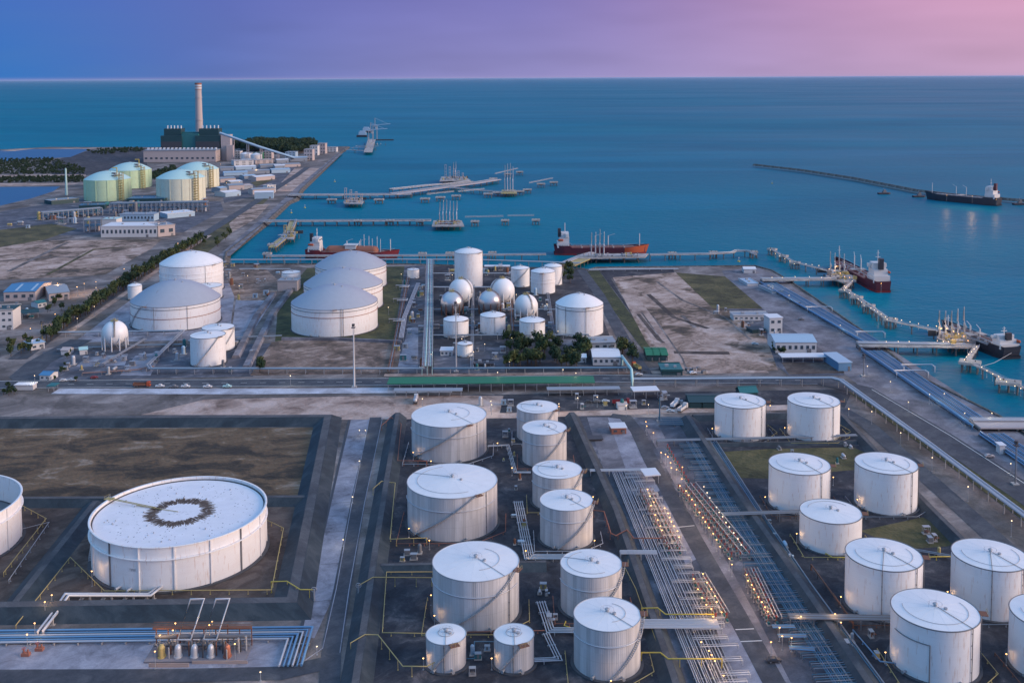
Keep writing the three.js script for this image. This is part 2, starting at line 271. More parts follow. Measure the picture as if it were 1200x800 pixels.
// far left: lagoons, tracks and the plots round the cold tanks
sheet('pond', [[-1438.1,-2732.5],[-1320.7,-2823.7],[-1161.7,-2809.9],[-1090.9,-2519.8],[-1164.8,-2444.7],[-1225.3,-2326]], M.pond, 0.06);
sheet('pond', [[-1003.5,-1815.2],[-808.5,-1821.2],[-786.4,-1744.3],[-771.8,-1655.7],[-769.3,-1576],[-797,-1438.6]], M.pond, 0.06);
sheet('beach', [[-1369,-2731.4],[-1374.5,-2837.5],[-1153.1,-2864.6],[-1158.8,-2819.9],[-1325.6,-2834.3],[-1337.7,-2742.2]], M.sand, 0.10);
sheet('field', [[-1078.8,-2389.6],[-1142,-2762.1],[-1008.1,-2820.3],[-792.7,-2214.2],[-853.4,-2023.1],[-923.9,-2044.3]], M.darkYard, 0.05);
sheet('track', [[-1097.4,-2049],[-858.7,-2052.1],[-842,-2011.9],[-1066.7,-1991.3]], M.sand, 0.12);
sheet('track', [[-1008.6,-1881.9],[-792.3,-1884.6],[-780,-1847.7],[-976.3,-1821.2]], M.sand, 0.12);
struct('track', strip([[-774.8,-1465.4],[-769,-1637.9],[-796.9,-1895.7]], 11, 0.14), M.earth);
sheet('terminal_yard', [[-749.6,-1352.1],[-739.1,-1492.8],[-687.8,-1640.6],[-455.1,-1586.1],[-420.4,-1481.6],[-410,-1266.3],[-564.5,-1243.2],[-669.8,-1206.7]], M.yard, 0.05);
sheet('grass_verge', [[-678.1,-1260.3],[-611.4,-1347.7],[-557.2,-1299.8],[-559,-1197.2],[-592.6,-1099.5]], M.dryGrass, 0.09);
sheet('sand_plot', [[-611.3,-1100],[-561.9,-1203.6],[-418.2,-1212.3],[-406.6,-1138.8],[-398.8,-988.8],[-531.4,-954.2]], M.sandDirt, 0.10);
sheet('industrial_yard', [[-624.6,-2163.9],[-497.5,-2333.2],[-419.4,-2020.1],[-408.7,-1728.8],[-443.5,-1563.9]], M.yard, 0.05);
sheet('sand_plot', [[-464.3,-2176.2],[-407.3,-2173.3],[-364.9,-1727],[-405.8,-1728.6]], M.sand, 0.10);
sheet('sand_plot', [[-374,-1340.1],[-393.1,-1540.9],[-369.6,-1550.5],[-350,-1388.6],[-348.9,-1264.5]], M.sandDirt, 0.10);
sheet('grass_field', [[-365.8,-1149.2],[-377.8,-1265.3],[-410.1,-1629.8],[-389.5,-1629],[-357.4,-1372],[-344.3,-1210.2],[-334.7,-1103.4]], M.dryGrass, 0.08);
sheet('grass_field', [[-480.3,-1873.8],[-469.2,-1987.4],[-451.3,-1952.6],[-452.2,-1798.8]], M.dryGrass, 0.09);
struct('coast_road', strip([[-437.8,-2593.7],[-373.2,-1795.4],[-348.8,-1539.3],[-329.9,-1307.7],[-311.1,-1092.1]], 13, 0.16), M.quay);
struct('main_road', strip([[-440.9,-2195.9],[-423.9,-1985.2],[-408.7,-1728.8],[-391.6,-1480.6],[-378.9,-1251.4],[-374.8,-1126.6],[-356.3,-897.1],[-345.4,-754.7],[-338.3,-687]], 13, 0.20), M.asphalt);
struct('footpath', strip([[-380.1,-1237.7],[-374.8,-1126.6],[-356.3,-897.1],[-345.4,-754.7]], 5, 0.17, -11), M.sand);
// middle left: tank plots
sheet('paved_plot', [[-319,-731.9],[-332.1,-893],[-333.8,-945.7],[-258.4,-944],[-207.8,-737.2]], M.concrete, 0.06);
sheet('works_yard', [[-329.7,-706.5],[-172.9,-726.9],[-166.8,-644.3],[-303.5,-637.1]], M.yard, 0.05);
sheet('paved_pad', [[-293.2,-690.5],[-267.9,-701],[-259,-671.2],[-290.5,-667.6]], M.concrete, 0.10);
sheet('paved_pad', [[-260.6,-694.3],[-245.5,-705.1],[-233.5,-647.2],[-253.4,-647.5]], M.concrete, 0.10);
struct('access_road', strip([[-316.5,-739.1],[-318.5,-710.8],[-319.7,-678.3],[-315.3,-648.5],[-300.9,-631.6]], 17, 0.15), M.asphalt);
sheet('grass_field', [[-201.7,-869.4],[-206.7,-1020.1],[-109.5,-1027.1],[-76.3,-732.4],[-124.4,-730.9],[-171.7,-726.9]], M.grass, 0.06);
sheet('dirt_plot', [[-174.7,-729.3],[-160.3,-740],[-81.2,-732.5],[-74.6,-650.5],[-169,-646.2]], M.dirt, 0.09);
sheet('dirt_plot', [[-288.9,-1012.9],[-249.9,-1021.2],[-215.2,-943.1],[-207.6,-869.6],[-238.5,-870.2]], M.dirt, 0.07);
sheet('paved_plot', [[-238.5,-870.2],[-207.8,-883.3],[-194,-736.9],[-206.5,-737.2]], M.concrete, 0.06);
sheet('service_yard', [[-109.5,-1027.1],[-89.1,-1031.3],[-55.6,-648.2],[-79.9,-648.6]], M.yard, 0.07);
sheet('paved_pad', [[-80.1,-770.7],[-72.3,-770.6],[-62.6,-664],[-76.1,-664.2]], M.concrete, 0.11);
sheet('process_yard', [[-84.8,-1031.2],[70.5,-1004.2],[71.7,-646.2],[-53.7,-644.4]], M.darkYard, 0.07);
sheet('paved_pad', [[-56,-710.9],[-6.7,-714.6],[-5.1,-649.4],[-51.2,-648.2]], M.yard, 0.11);
sheet('paved_pad', [[24.2,-733.1],[69.2,-737.2],[75,-708.6],[49.5,-704.5]], M.quay, 0.12);
struct('service_road', strip([[67.7,-1013.4],[76.3,-884.3],[81.5,-713.1],[85.5,-634.8]], 9, 0.16), M.asphalt);
sheet('grass_verge', [[73.6,-999.6],[85.3,-999.3],[95.5,-800.8],[101.1,-681.9],[93,-673.6],[78.5,-884.2]], M.grass, 0.12);
sheet('dirt_margin', [[85.5,-1001.6],[160.5,-1006.5],[156.3,-980],[93.3,-960.3],[96.2,-806.6]], M.darkYard, 0.08);
sheet('sand_plot', [[95.4,-964.4],[162.7,-988.6],[184.8,-735.1],[172,-652.3],[101.5,-640.1],[96,-727]], M.sandDirt, 0.13);
sheet('sand_track', [[95.3,-887.4],[108,-887.1],[115.6,-685.9],[112.8,-649.4],[103.4,-645.7],[101.3,-708.2]], M.sand, 0.17);
sheet('grass_field', [[159,-986.5],[203,-966.1],[205.6,-830.2],[165,-831]], M.dryGrass, 0.17);
// the quay side
sheet('quay_apron', [[205.9,-996.4],[244.8,-1011.4],[251.8,-982.1],[269.8,-557.5],[270.8,-434.1],[219.2,-349.2],[213,-629.2],[205.2,-831.8],[203,-966.1]], M.quay, 0.05);
sheet('utility_yard', [[164.7,-829.5],[205.2,-828.6],[218,-671.6],[211.2,-640.3],[176.1,-640.8],[167.3,-740.3]], M.yard, 0.10);
sheet('planting_bed', [[178.9,-670.2],[217.3,-669.5],[213.1,-645.9],[176.6,-642.7]], M.brownYard, 0.14);
// the road across the picture and its verges
struct('cross_road', strip([[-405.7,-627.9],[-267.8,-629.3],[-81,-631],[53.3,-636.2],[192.8,-629.5],[211.7,-609.9],[224.9,-529.6],[233.2,-455.7],[240.2,-383.7]], 17, 0.20), M.asphalt);
struct('pavement', strip([[-82.8,-645.8],[-22.6,-645.8],[76.4,-649],[164.7,-649.5]], 6, 0.16), M.sand);
struct('pavement', strip([[-280.4,-614.5],[-156.6,-612],[-37.1,-613.6]], 11, 0.22), M.paleConcrete);
sheet('verge', [[-373.8,-610.1],[-139.4,-605],[-150.9,-589],[-209.2,-569.9],[-350,-570.4]], M.earth, 0.08);
sheet('sand_yard', [[-211.6,-570],[-183.4,-597.4],[-62.2,-603.9],[-5.8,-601.4],[-7.9,-565.7]], M.sand, 0.10);
sheet('parking_yard', [[-67.2,-602.3],[207.1,-611.7],[190.5,-576.4],[-63.2,-565]], M.darkYard, 0.06);
struct('sand_track', strip([[-106.3,-564.1],[-0.7,-565.6],[96.8,-573.1],[184.1,-579.5]], 9, 0.14), M.sand);
// foreground: left paddocks
sheet('scrub_paddock', [[-350.5,-547.7],[-106.9,-547.2],[-95.2,-452.7],[-290.2,-451.1]], M.scrub, 0.06);
sheet('tank_paddock', [[-285.6,-443.7],[-93.7,-445.2],[-82.4,-350.6],[-226.3,-348.4]], M.brownYard, 0.05);
sheet('concrete_apron', [[-90.7,-559.6],[-80.1,-562.3],[-74.3,-478.4],[-66.8,-360],[-68.1,-336.1],[-73.8,-338.3]], M.concrete, 0.07);
sheet('concrete_apron', [[-190.4,-332.4],[-76.2,-335.6],[-70.7,-325.8],[-73.3,-317],[-182.2,-317.4]], M.concrete, 0.07);
struct('service_road', strip([[-77.4,-563.7],[-69.9,-446.8],[-64.1,-369.9],[-60.8,-327.2],[-55.8,-293.1]], 6.6, 0.15), M.asphalt);
struct('service_road', strip([[-183.4,-314.6],[-109.8,-314.5],[-74.6,-315.6],[-60.4,-321.8]], 7.6, 0.13), M.asphalt);
struct('kerb', profile([[-73.4,-562.2],[-66.9,-446.8],[-61.6,-369.9],[-57.9,-327.2]], [[-0.15, 0], [-0.15, 0.24], [0.15, 0.24], [0.15, 0]]), M.concrete);
struct('kerb', profile([[-80.6,-562.3],[-72.6,-446.8],[-66.4,-369.9],[-64.1,-329.8],[-71.2,-318.9]], [[-0.15, 0], [-0.15, 0.24], [0.15, 0.24], [0.15, 0]]), M.concrete);
struct('drain', strip([[-91.6,-559.6],[-73.4,-337.8]], 1.1, 0.11), M.dark);
// foreground: middle and right paddocks
sheet('tank_paddock', [[-67,-565],[33.9,-565.1],[44.5,-432.2],[50.2,-309.6],[50,-292.3],[-50.4,-293.1]], M.darkYard, 0.05);
sheet('pipe_corridor', [[33.9,-565.1],[97.5,-559.9],[107.7,-349],[109.4,-287.9],[49.4,-288.3],[44.5,-432.2]], M.yard, 0.05);
sheet('concrete_apron', [[41.4,-562.1],[54.8,-561.9],[55.4,-483.3],[43.9,-483.4]], M.quay, 0.09);
sheet('concrete_apron', [[52.9,-561.9],[65.1,-560.3],[69.3,-462.5],[60.5,-450],[54.9,-474.8]], M.concrete, 0.10);
sheet('concrete_apron', [[63.6,-452.8],[70.5,-454.7],[74.5,-394.5],[67.2,-387.5]], M.concrete, 0.10);
sheet('concrete_apron', [[70.1,-349.3],[77.9,-350.4],[80.4,-306.6],[68.4,-304.1]], M.concrete, 0.10);
sheet('dirt_strip', [[72,-543.5],[79.9,-540.7],[81.3,-479.7],[83.4,-399.6],[85.8,-345.8],[87,-306.6],[83.3,-304.8],[80.2,-361.1],[75.4,-468.4]], M.quay, 0.09);
struct('service_road', strip([[55.1,-564.8],[62.9,-561.8],[66.7,-538.2],[68.4,-496.4],[71.3,-457.5],[74.1,-413.6],[76.4,-383.2],[78.7,-352.7],[80.5,-327.1],[82.2,-300.5]], 7.4, 0.15), M.asphalt);
sheet('tank_paddock', [[102,-561.3],[185.2,-563],[182.4,-402.4],[180.5,-338.3],[171.9,-283.5],[108,-284]], M.darkYard, 0.05);
sheet('grass_field', [[102.4,-507.6],[131.2,-512],[174.6,-513.9],[187.3,-487.1],[157.8,-482.1],[122.6,-473],[107.1,-474.2]], M.dryGrass, 0.09);
sheet('grass_field', [[145.2,-416.9],[176.9,-429.9],[184.4,-408.5],[176.2,-402.4],[157.2,-399.6]], M.dryGrass, 0.09);
struct('perimeter_road', strip([[187.1,-574.9],[193.7,-548.7],[196.3,-476.3],[198.3,-406.8],[199.8,-352.3]], 9.5, 0.14), M.asphalt);
sheet('grass_verge', [[202,-611.7],[208.1,-608.2],[218.7,-514.5],[227.3,-436.3],[218.7,-419.4],[210.9,-517.1]], M.grass, 0.12);

// earth and concrete bunds round the paddocks
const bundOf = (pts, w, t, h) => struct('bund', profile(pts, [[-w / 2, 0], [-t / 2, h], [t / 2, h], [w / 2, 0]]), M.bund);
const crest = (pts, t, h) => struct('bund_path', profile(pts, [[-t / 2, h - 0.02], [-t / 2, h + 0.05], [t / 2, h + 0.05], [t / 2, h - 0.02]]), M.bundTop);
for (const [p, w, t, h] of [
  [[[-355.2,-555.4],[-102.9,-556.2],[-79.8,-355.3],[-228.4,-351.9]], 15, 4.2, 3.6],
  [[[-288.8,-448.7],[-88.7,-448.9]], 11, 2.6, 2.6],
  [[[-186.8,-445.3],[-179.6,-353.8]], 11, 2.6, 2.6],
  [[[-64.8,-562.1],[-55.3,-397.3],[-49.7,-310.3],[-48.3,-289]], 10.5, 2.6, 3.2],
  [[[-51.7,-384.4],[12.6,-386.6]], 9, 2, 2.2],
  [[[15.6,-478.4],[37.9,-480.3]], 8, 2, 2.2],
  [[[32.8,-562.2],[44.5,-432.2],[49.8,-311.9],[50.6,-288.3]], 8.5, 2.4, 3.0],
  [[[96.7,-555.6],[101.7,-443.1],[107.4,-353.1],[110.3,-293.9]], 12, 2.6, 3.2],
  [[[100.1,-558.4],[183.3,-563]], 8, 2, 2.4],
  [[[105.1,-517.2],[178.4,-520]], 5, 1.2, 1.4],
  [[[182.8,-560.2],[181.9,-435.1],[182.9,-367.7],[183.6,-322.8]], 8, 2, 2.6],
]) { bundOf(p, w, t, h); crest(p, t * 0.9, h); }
for (const p of [[[-175.7,-661.8],[-194.1,-812.3],[-200.6,-919.5]], [[-189.2,-686.7],[-205.1,-806.6],[-211.8,-894]]]) struct('dyke', profile(p, [[-3, 0], [-2, 2.2], [2, 2.2], [3, 0]]), M.quay);
struct('dyke', profile([[-168.6,-735.3],[-124.8,-733.3],[-80.4,-725.3]], [[-1.2, 0], [-1, 2], [1, 2], [1.2, 0]]), M.quay);
// road markings
for (const [pts, w, off] of [[[[-405.7,-627.9],[-267.8,-629.3],[-81,-631],[53.3,-636.2],[189.1,-629.6]], 0.5, -7.4], [[[-405.7,-627.9],[-267.8,-629.3],[-81,-631],[53.3,-636.2],[189.1,-629.6]], 0.5, 7.4], [[[211.7,-609.9],[224.9,-529.6],[233.2,-455.7]], 0.4, -6.6]]) struct('road_marking', strip(pts, w, 0.215, off), M.marking);
for (const [x, z, h] of along([[-288.9,-628.8],[-81,-631],[53.3,-636.2],[189.1,-629.6]], 12)) struct('road_marking', box(x, 0.21, z, 4, 0.012, 0.35, h), M.marking);
for (const [a, b] of [[[69.3,-420.9], [76.8,-422.5]], [[76.3,-340.3], [82.8,-340.8]], [[76.4,-332.8], [83.7,-333.3]]]) struct('road_marking', strip([a, b], 0.5, 0.165), M.marking);

// ================================================================ TANKS
// angles: 0 points right (+x), 90 towards the camera (+z)
const A = (deg) => [Math.cos(deg * D2R), Math.sin(deg * D2R)];
function shellGeo(R, H, seg, y0 = 0) {                // open wall, uv in metres
  const pos = [], nor = [], uv = [], idx = []; for (let i = 0; i <= seg; i++) { const a = i / seg * 2 * Math.PI, c = Math.cos(a), s = Math.sin(a); for (const y of [y0, y0 + H]) { pos.push(c * R, y, s * R); nor.push(c, 0, s); uv.push(a * R, y); } if (i < seg) { const q = i * 2; idx.push(q, q + 1, q + 2, q + 2, q + 1, q + 3); } }
  return meshOf(pos, nor, uv, idx);
}
function capGeo(R, y, h, seg, kind) {                 // cone or dome, uv in metres from the middle
  const n = kind === 'dome' ? 12 : 5, pos = [], uv = [], idx = []; for (let k = 0; k <= n; k++) { const t = k / n, r = R * (1 - t), yy = y + h * (kind === 'dome' ? (1 - (1 - t) ** 2) : t); for (let i = 0; i <= seg; i++) { const a = i / seg * 2 * Math.PI; pos.push(Math.cos(a) * r, yy, Math.sin(a) * r); uv.push(Math.cos(a) * r + 40, Math.sin(a) * r + 40); if (k < n && i < seg) { const q = k * (seg + 1) + i; idx.push(q, q + seg + 1, q + 1, q + 1, q + seg + 1, q + seg + 2); } } }
  return meshOf(pos, null, uv, idx);
}
const ringPts = (R, y, a0, a1, n) => Array.from({ length: n + 1 }, (_, i) => { const [c, s] = A(mix(a0, a1, i / n)); return [c * R, y, s * R]; });
const torus = (R, y, r, seg = 64) => { const g = new THREE.TorusGeometry(R, r, 5, seg); g.rotateX(Math.PI / 2); g.translate(0, y, 0); return g; };
const capY = (o, r) => { const t = 1 - r / o.R; return o.H + o.rh * (o.kind === 'dome' ? (1 - (1 - t) ** 2) : t); };
function stairGeo(R, H, a0, a1, w = 1.0, y0 = 0) {    // winding stair on the shell: treads and two stringers
  const n = Math.max(8, Math.round(H / 0.45)), out = []; for (let i = 0; i < n; i++) { const t = (i + 0.5) / n, a = mix(a0, a1, t), [c, s] = A(a); out.push(box(c * (R + w / 2 + 0.12), y0 + H * t, s * (R + w / 2 + 0.12), w, 0.1, Math.abs(a1 - a0) * D2R * R / n * 1.15, -a * D2R)); }
  for (const o of [0.08, w + 0.15]) out.push(tube(ringPts(R + o, 0, a0, a1, 18).map((p, i) => [p[0], y0 + H * i / 18 + 0.05, p[2]]), 0.13, 4)); return out;
}
function stairRail(R, H, a0, a1, w = 1.0, y0 = 0) { const o = R + w + 0.15, out = [tube(ringPts(o, 0, a0, a1, 18).map((p, i) => [p[0], y0 + H * i / 18 + 1.15, p[2]]), 0.05, 4)]; for (let i = 0; i <= 9; i++) { const [c, s] = A(mix(a0, a1, i / 9)); out.push(cyl(c * o, y0 + H * i / 9, s * o, 0.04, 1.15, 4)); } return out; }
function ladderGeo(R, H, a, y0 = 0) { const [c, s] = A(a), out = []; for (const k of [-0.3, 0.3]) out.push(tube([[c * (R + 0.3) - s * k, y0, s * (R + 0.3) + c * k], [c * (R + 0.3) - s * k, y0 + H + 1, s * (R + 0.3) + c * k]], 0.07, 4)); for (let y = 0.5; y < H; y += 0.9) out.push(box(c * (R + 0.3), y0 + y, s * (R + 0.3), 0.06, 0.06, 0.6, -a * D2R)); return out; }
const tankSpots = [];
function tank(o) { tankSpots.push(o);                                    // o: x, z, R, H, rh (roof rise), kind, style, label, group, ...
  const seg = o.R > 25 ? 96 : 64, t = thing(o.name || 'storage_tank', o.label, 'tank', o.x, 0, o.z, o.group), rib = o.style === 'rib';
  part('foundation', [cyl(0, 0, 0, o.R + 1.1, 0.45, seg)], M.bundTop, t);
  part('shell', shellGeo(o.R, o.H, seg, 0.45 - 0.1), o.shell || (rib ? M.clad : M.white), t);
  const roof = part('roof', capGeo(o.R + 0.12, o.H + 0.3, o.rh, seg, o.kind), o.roofMat || M.roof, t);
  part('rim', torus(o.R + 0.06, o.H + 0.3, rib ? 0.16 : 0.2, seg), o.rimMat || (rib ? M.steel : M.mid), t);
  const yR = (r) => capY(o, r) + 0.34;
  part('vent', [cyl(0, yR(0) - 0.4, 0, 0.55, 1.2, 12), cyl(0, yR(0) + 0.8, 0, 0.85, 0.35, 12, 0.5)], M.steel, roof);
  part('manhole', [cyl(o.R * 0.2, yR(o.R * 0.22) - 0.3, o.R * 0.12, 0.6, 0.8, 12)], M.steel, roof);
  for (const k of [0.45]) part('center_railing', [torus(2.2, yR(2) + 1.0, 0.05, 20), ...[0, 60, 120, 180, 240, 300].map((a) => { const [c, s] = A(a); return cyl(c * 2.2, yR(2.2), s * 2.2, 0.05, 1, 4); })], M.pipeWhite, roof), void k;
  // foam ring round the roof and the lines from the crown to the edge
  if (o.kind === 'cone' && o.R > 9) { const g = []; for (let k = 0; k < 16; k++) { const [c, s] = A(k * 22.5 + 4), r0 = o.R * 0.2, r1 = o.R * 0.99; g.push(tube([[c * r0, yR(r0) - 0.03, s * r0], [c * r1, yR(r1) - 0.03, s * r1]], 0.035, 3)); } part('roof_seam', g, o.roofMat || M.roof, roof).userData.kind = 'stuff'; }
  if (o.ring) part('roof_pipe', tube(ringPts(o.R * o.ring[0], 0, o.ring[1], o.ring[2], 40).map((p) => [p[0], yR(o.R * o.ring[0]) + 0.1, p[2]]), 0.075, 4), M.steel, roof);
  for (const a of o.spokes || []) { const [c, s] = A(a); part('roof_pipe', tube([[c * 1, yR(1) + 0.15, s * 1], [c * (o.R * 0.6), yR(o.R * 0.6) + 0.15, s * o.R * 0.6], [c * (o.R + 0.3), yR(o.R) + 0.12, s * (o.R + 0.3)]], 0.1, 5), rib ? M.steel : M.mid, roof); }
  for (const a of o.downs || []) { const [c, s] = A(a), r = o.R + 0.35; part('downpipe', [tube([[c * r, yR(o.R), s * r], [c * r, 0.3, s * r]], 0.14, 6), ...[0.2, 0.45, 0.7, 0.92].map((k) => box(c * (r - 0.2), o.H * k, s * (r - 0.2), 0.5, 0.12, 0.4, -a * D2R))], M.mid, t); }
  for (const a of o.ladders || []) part('ladder', ladderGeo(o.R, o.H, a, 0.4), M.dark, t);
  if (o.stair) { const st = part('staircase', stairGeo(o.R, o.H, o.stair[0], o.stair[1], 0.9, 0.4), o.stairMat || M.steel, t); part('handrail', stairRail(o.R, o.H, o.stair[0], o.stair[1], 1.1, 0.4), M.steel, st); }
  if (o.platform !== undefined) {
    const [c, s] = A(o.platform), pf = part('platform', [box(c * (o.R + 1.1), o.H + 0.35, s * (o.R + 1.1), 2.4, 0.15, 3.2, -o.platform * D2R)], M.rust, t), g = [];
    for (const k of [-1.5, 0, 1.5]) g.push(cyl(c * (o.R + 2.2) - s * k, o.H + 0.5, s * (o.R + 2.2) + c * k, 0.05, 1.1, 4)); g.push(tube([-1.5, 1.5].map((k) => [c * (o.R + 2.2) - s * k, o.H + 1.6, s * (o.R + 2.2) + c * k]), 0.05, 4)); part('railing', g, M.ochre, pf);
  }
  for (const [h, a0, a1, m] of o.bands || []) part('wind_girder', [tube(ringPts(o.R + 0.22, h, a0, a1, 72), 0.22, 5)], m || M.mid, t);
  if (o.rail) { const g = [torus(o.R - 0.2, o.H + 1.5, 0.05, seg)]; for (let a = 0; a < 360; a += 12) { const [c, s] = A(a); g.push(cyl(c * (o.R - 0.2), o.H + 0.4, s * (o.R - 0.2), 0.045, 1.1, 4)); } part('roof_railing', g, M.steel, roof); }
  for (const a of o.nozzles || [70, 118]) { const [c, s] = A(a); part('nozzle', [tube([[c * o.R, 1.3, s * o.R], [c * (o.R + 1.6), 1.3, s * (o.R + 1.6)]], 0.35, 10), tube([[c * (o.R + 1.45), 1.3, s * (o.R + 1.45)], [c * (o.R + 1.7), 1.3, s * (o.R + 1.7)]], 0.55, 10)], M.steel, t); }
  return t;
}
const T4 = (x, z, R, H) => ({ x, z, R, H });
// --- the clad grey tanks in the middle paddock
const gClad = 'grey clad tanks in the middle paddock';
const cladTanks = [
  [T4(-32.9,-512.8,19.1,18.1), 'wide grey clad tank with white roof, nearest the parked tank lorry', [148, 60]],
  [T4(-26.2,-426.7,19.2,18.3), 'widest grey clad tank with white roof, second of the wide row', [140, 58]],
  [T4(-13.6,-354.2,15.4,18), 'wide grey clad tank with white roof, behind the two small tanks', [125, 30]],
  [T4(12.8,-531.8,10.9,15.9), 'slim clad tank farthest back in its row, half hidden by the next one', [118, 40]],
  [T4(15.5,-498,11,16.4), 'slim clad tank with a bright upper band, second from the back of its row', [112, 28]],
  [T4(19.6,-447.9,11.1,14.6), 'slim clad tank third from the back of its row, beside the cross bund', [112, 20]],
  [T4(21.8,-411.1,10.9,16.1), 'slim clad tank fourth from the back, beside the orange pipe', [110, 18]],
  [T4(27.8,-356.7,11,15.7), 'slim clad tank second from the front of its row, beside white pipes', [106, 10]],
  [T4(30.2,-320.8,10.8,16.2), 'slim clad tank at the front of its row beside the yellow pipe', [92, 5]],
];
cladTanks.forEach(([q, label, st], i) => tank({ ...q, rh: q.R * 0.075, kind: 'cone', style: 'rib', label, group: gClad, stair: st, ring: i % 2 ? [0.78, 60, 250] : [0.55, -70, 80], spokes: i % 2 ? [205] : [48], downs: i < 3 ? [40] : [], bands: [[q.H * 0.70, 20, 175, M.pipeWhite]], platform: st[1] - 4 }));
[[T4(-22.2,-321.1,6.5,9.5), 'small clad tank with ribbed sides, the one nearer the service road'], [T4(-0.1,-320.9,6.5,9.5), 'small clad tank with ribbed sides, beside the tall front tank']]
  .forEach(([q, label]) => tank({ ...q, rh: 0.8, kind: 'cone', style: 'rib', label, group: 'small clad tanks', stair: [128, 70], ring: [0.4, 0, 320], spokes: [88], downs: [92], platform: 66 }));
// --- the white tanks of the right paddock
const gWhite = 'white tanks in the paddock by the quay road';
[
  [T4(121,-534.5,13.4,17.8), 'white tank at the back corner beside the pump corridor', [48], [118]],
  [T4(159.9,-533.7,13.5,18.2), 'white tank at the back corner, below the bend of the pale raised rack', [60], []],
  [T4(127.5,-445.1,13.3,17.8), 'white tank in the second row, behind the short squat tank', [62], [28]],
  [T4(165.8,-444.2,13.3,18.2), 'white tank in the second row, beside the perimeter road', [58], [22]],
  [T4(129.4,-406.2,12.2,12.9), 'short squat white tank, the lowest in the paddock', [], []],
  [T4(133.1,-356.9,13.2,18.4), 'white tank in the third row, just behind the large front tank', [112, 56], [26]],
  [T4(171.3,-356.8,12.9,18.1), 'white tank in the third row, cut off by the picture edge', [112, 62], [20]],
  [T4(136.4,-320.2,13.5,17.5), 'large front white tank with a bracket-shaped pipe on its side', [60], [20]],
  [T4(173.3,-317.7,12.7,17.3), 'white tank showing only a sliver in the corner', [70], [20]],
].forEach(([q, label, sp, dn], i) => {
  const t = tank({ ...q, rh: q.R * 0.085, kind: 'cone', style: 'white', label, group: gWhite, ring: [0.74, i === 4 ? 200 : -20, i === 4 ? 330 : 200], spokes: sp, downs: [...sp, ...dn], platform: 12, nozzles: [78, 150], ladders: i % 3 ? [] : [24], bands: i === 4 ? [] : [] });
  if (i === 7) { const r = q.R + 0.3; part('side_pipe', [tube([...ringPts(r, q.H * 0.72, 172, 118, 14), ...ringPts(r, 0.6, 118, 118, 1).slice(0, 1)], 0.16, 6)], M.mid, t); }
});
// --- the big floating roof tank and its neighbour
function floating(q, label, deep, soot) {
  const t = thing('floating_roof_tank', label, 'tank', q.x, 0, q.z, 'open floating roof tanks'), R = q.R, H = q.H;
  part('foundation', cyl(0, 0, 0, R + 1.4, 0.5, 96), M.bundTop, t);
  const wall = (r0, r1, y0, y1) => { const pts = [[r1, y0], [r1, y1], [r0, y1], [r0, y0]].map(([a, b]) => new THREE.Vector2(a, b)), g = new THREE.LatheGeometry(pts, 128), u = g.attributes.uv, p = g.attributes.position; for (let i = 0; i < u.count; i++) u.setXY(i, u.getX(i) * 2 * Math.PI * R, p.getY(i)); return g; };
  part('shell', wall(R - 0.25, R, 0.3, H), M.white, t);
  part('wind_girder', [wall(R, R + 0.9, H - 4.9, H - 4.6)], M.white, t);
  part('top_walkway', [wall(R - 0.1, R + 0.75, H - 0.1, H + 0.12)], M.white, t);
  for (let k = 0; k < 16; k++) { const [c, s] = A(k * 22.5 + 8); part('wall_stiffener', box(c * (R + 0.22), 0.5, s * (R + 0.22), 0.45, H - 0.6, 0.5, -(k * 22.5 + 8) * D2R), k % 4 === 1 ? M.mid : M.white, t); }
  const yr = H - deep, roofMat = soot ? new THREE.MeshStandardMaterial({ roughness: 0.55, map: sootTexture() }) : M.mid;
  const g = new THREE.CircleGeometry(R - 0.75, 96); g.rotateX(-Math.PI / 2); g.translate(0, yr, 0); { const u = g.attributes.uv; for (let i = 0; i < u.count; i++) u.setXY(i, u.getX(i), u.getY(i)); }
  const roof = part('floating_roof', g, roofMat, t);
  part('rim_seal', [torus(R - 0.55, yr + 0.05, 0.3, 96)], M.dark, roof);
  part('roof_fittings', Array.from({ length: 26 }, () => { const a = rr(0, 360), r = Math.sqrt(rr(0.12, 0.85)) * R * 0.95, [c, s] = A(a); return cyl(c * r, yr, s * r, rr(0.18, 0.3), rr(0.3, 0.7), 6); }), M.steel, roof).userData.kind = 'stuff';
  const [c, s] = A(198), lad = [[c * (R - 0.8), H + 0.3, s * (R - 0.8)], [c * R * 0.35 , yr + 0.5, s * R * 0.35]];
  part('rolling_ladder', [tube(lad, 0.16, 5), tube(lad.map(([a, b, d]) => [a, b, d + 0.9]), 0.16, 5), tube([[c * R * 0.62, yr + 0.3, s * R * 0.62 + 0.4], [c * R * 0.02, yr + 0.3, s * R * 0.02 + 0.4]], 0.14, 5)], M.ochre, roof);
  part('gauge_platform', [box(c * (R + 0.6), H, s * (R + 0.6), 3.4, 0.15, 3, -198 * D2R), ...[-1.4, 1.4].map((k) => cyl(c * (R + 2) - s * k, H, s * (R + 2) + c * k, 0.05, 1.2, 4)), tube([-1.4, 1.4].map((k) => [c * (R + 2) - s * k, H + 1.2, s * (R + 2) + c * k]), 0.05, 4)], M.ochre, t);
  const st = part('staircase', stairGeo(R, H, 165, 200, 1.1, 0.4), M.steel, t); part('handrail', stairRail(R, H, 165, 200, 1.1, 0.4), M.steel, st);
  for (const a of [104, 112]) { const [e, f] = A(a); part('nozzle', [tube([[e * R, 1.5, f * R], [e * (R + 2.6), 1.5, f * (R + 2.6)]], 0.5, 10)], M.pipeWhite, t); }
  return t;
}
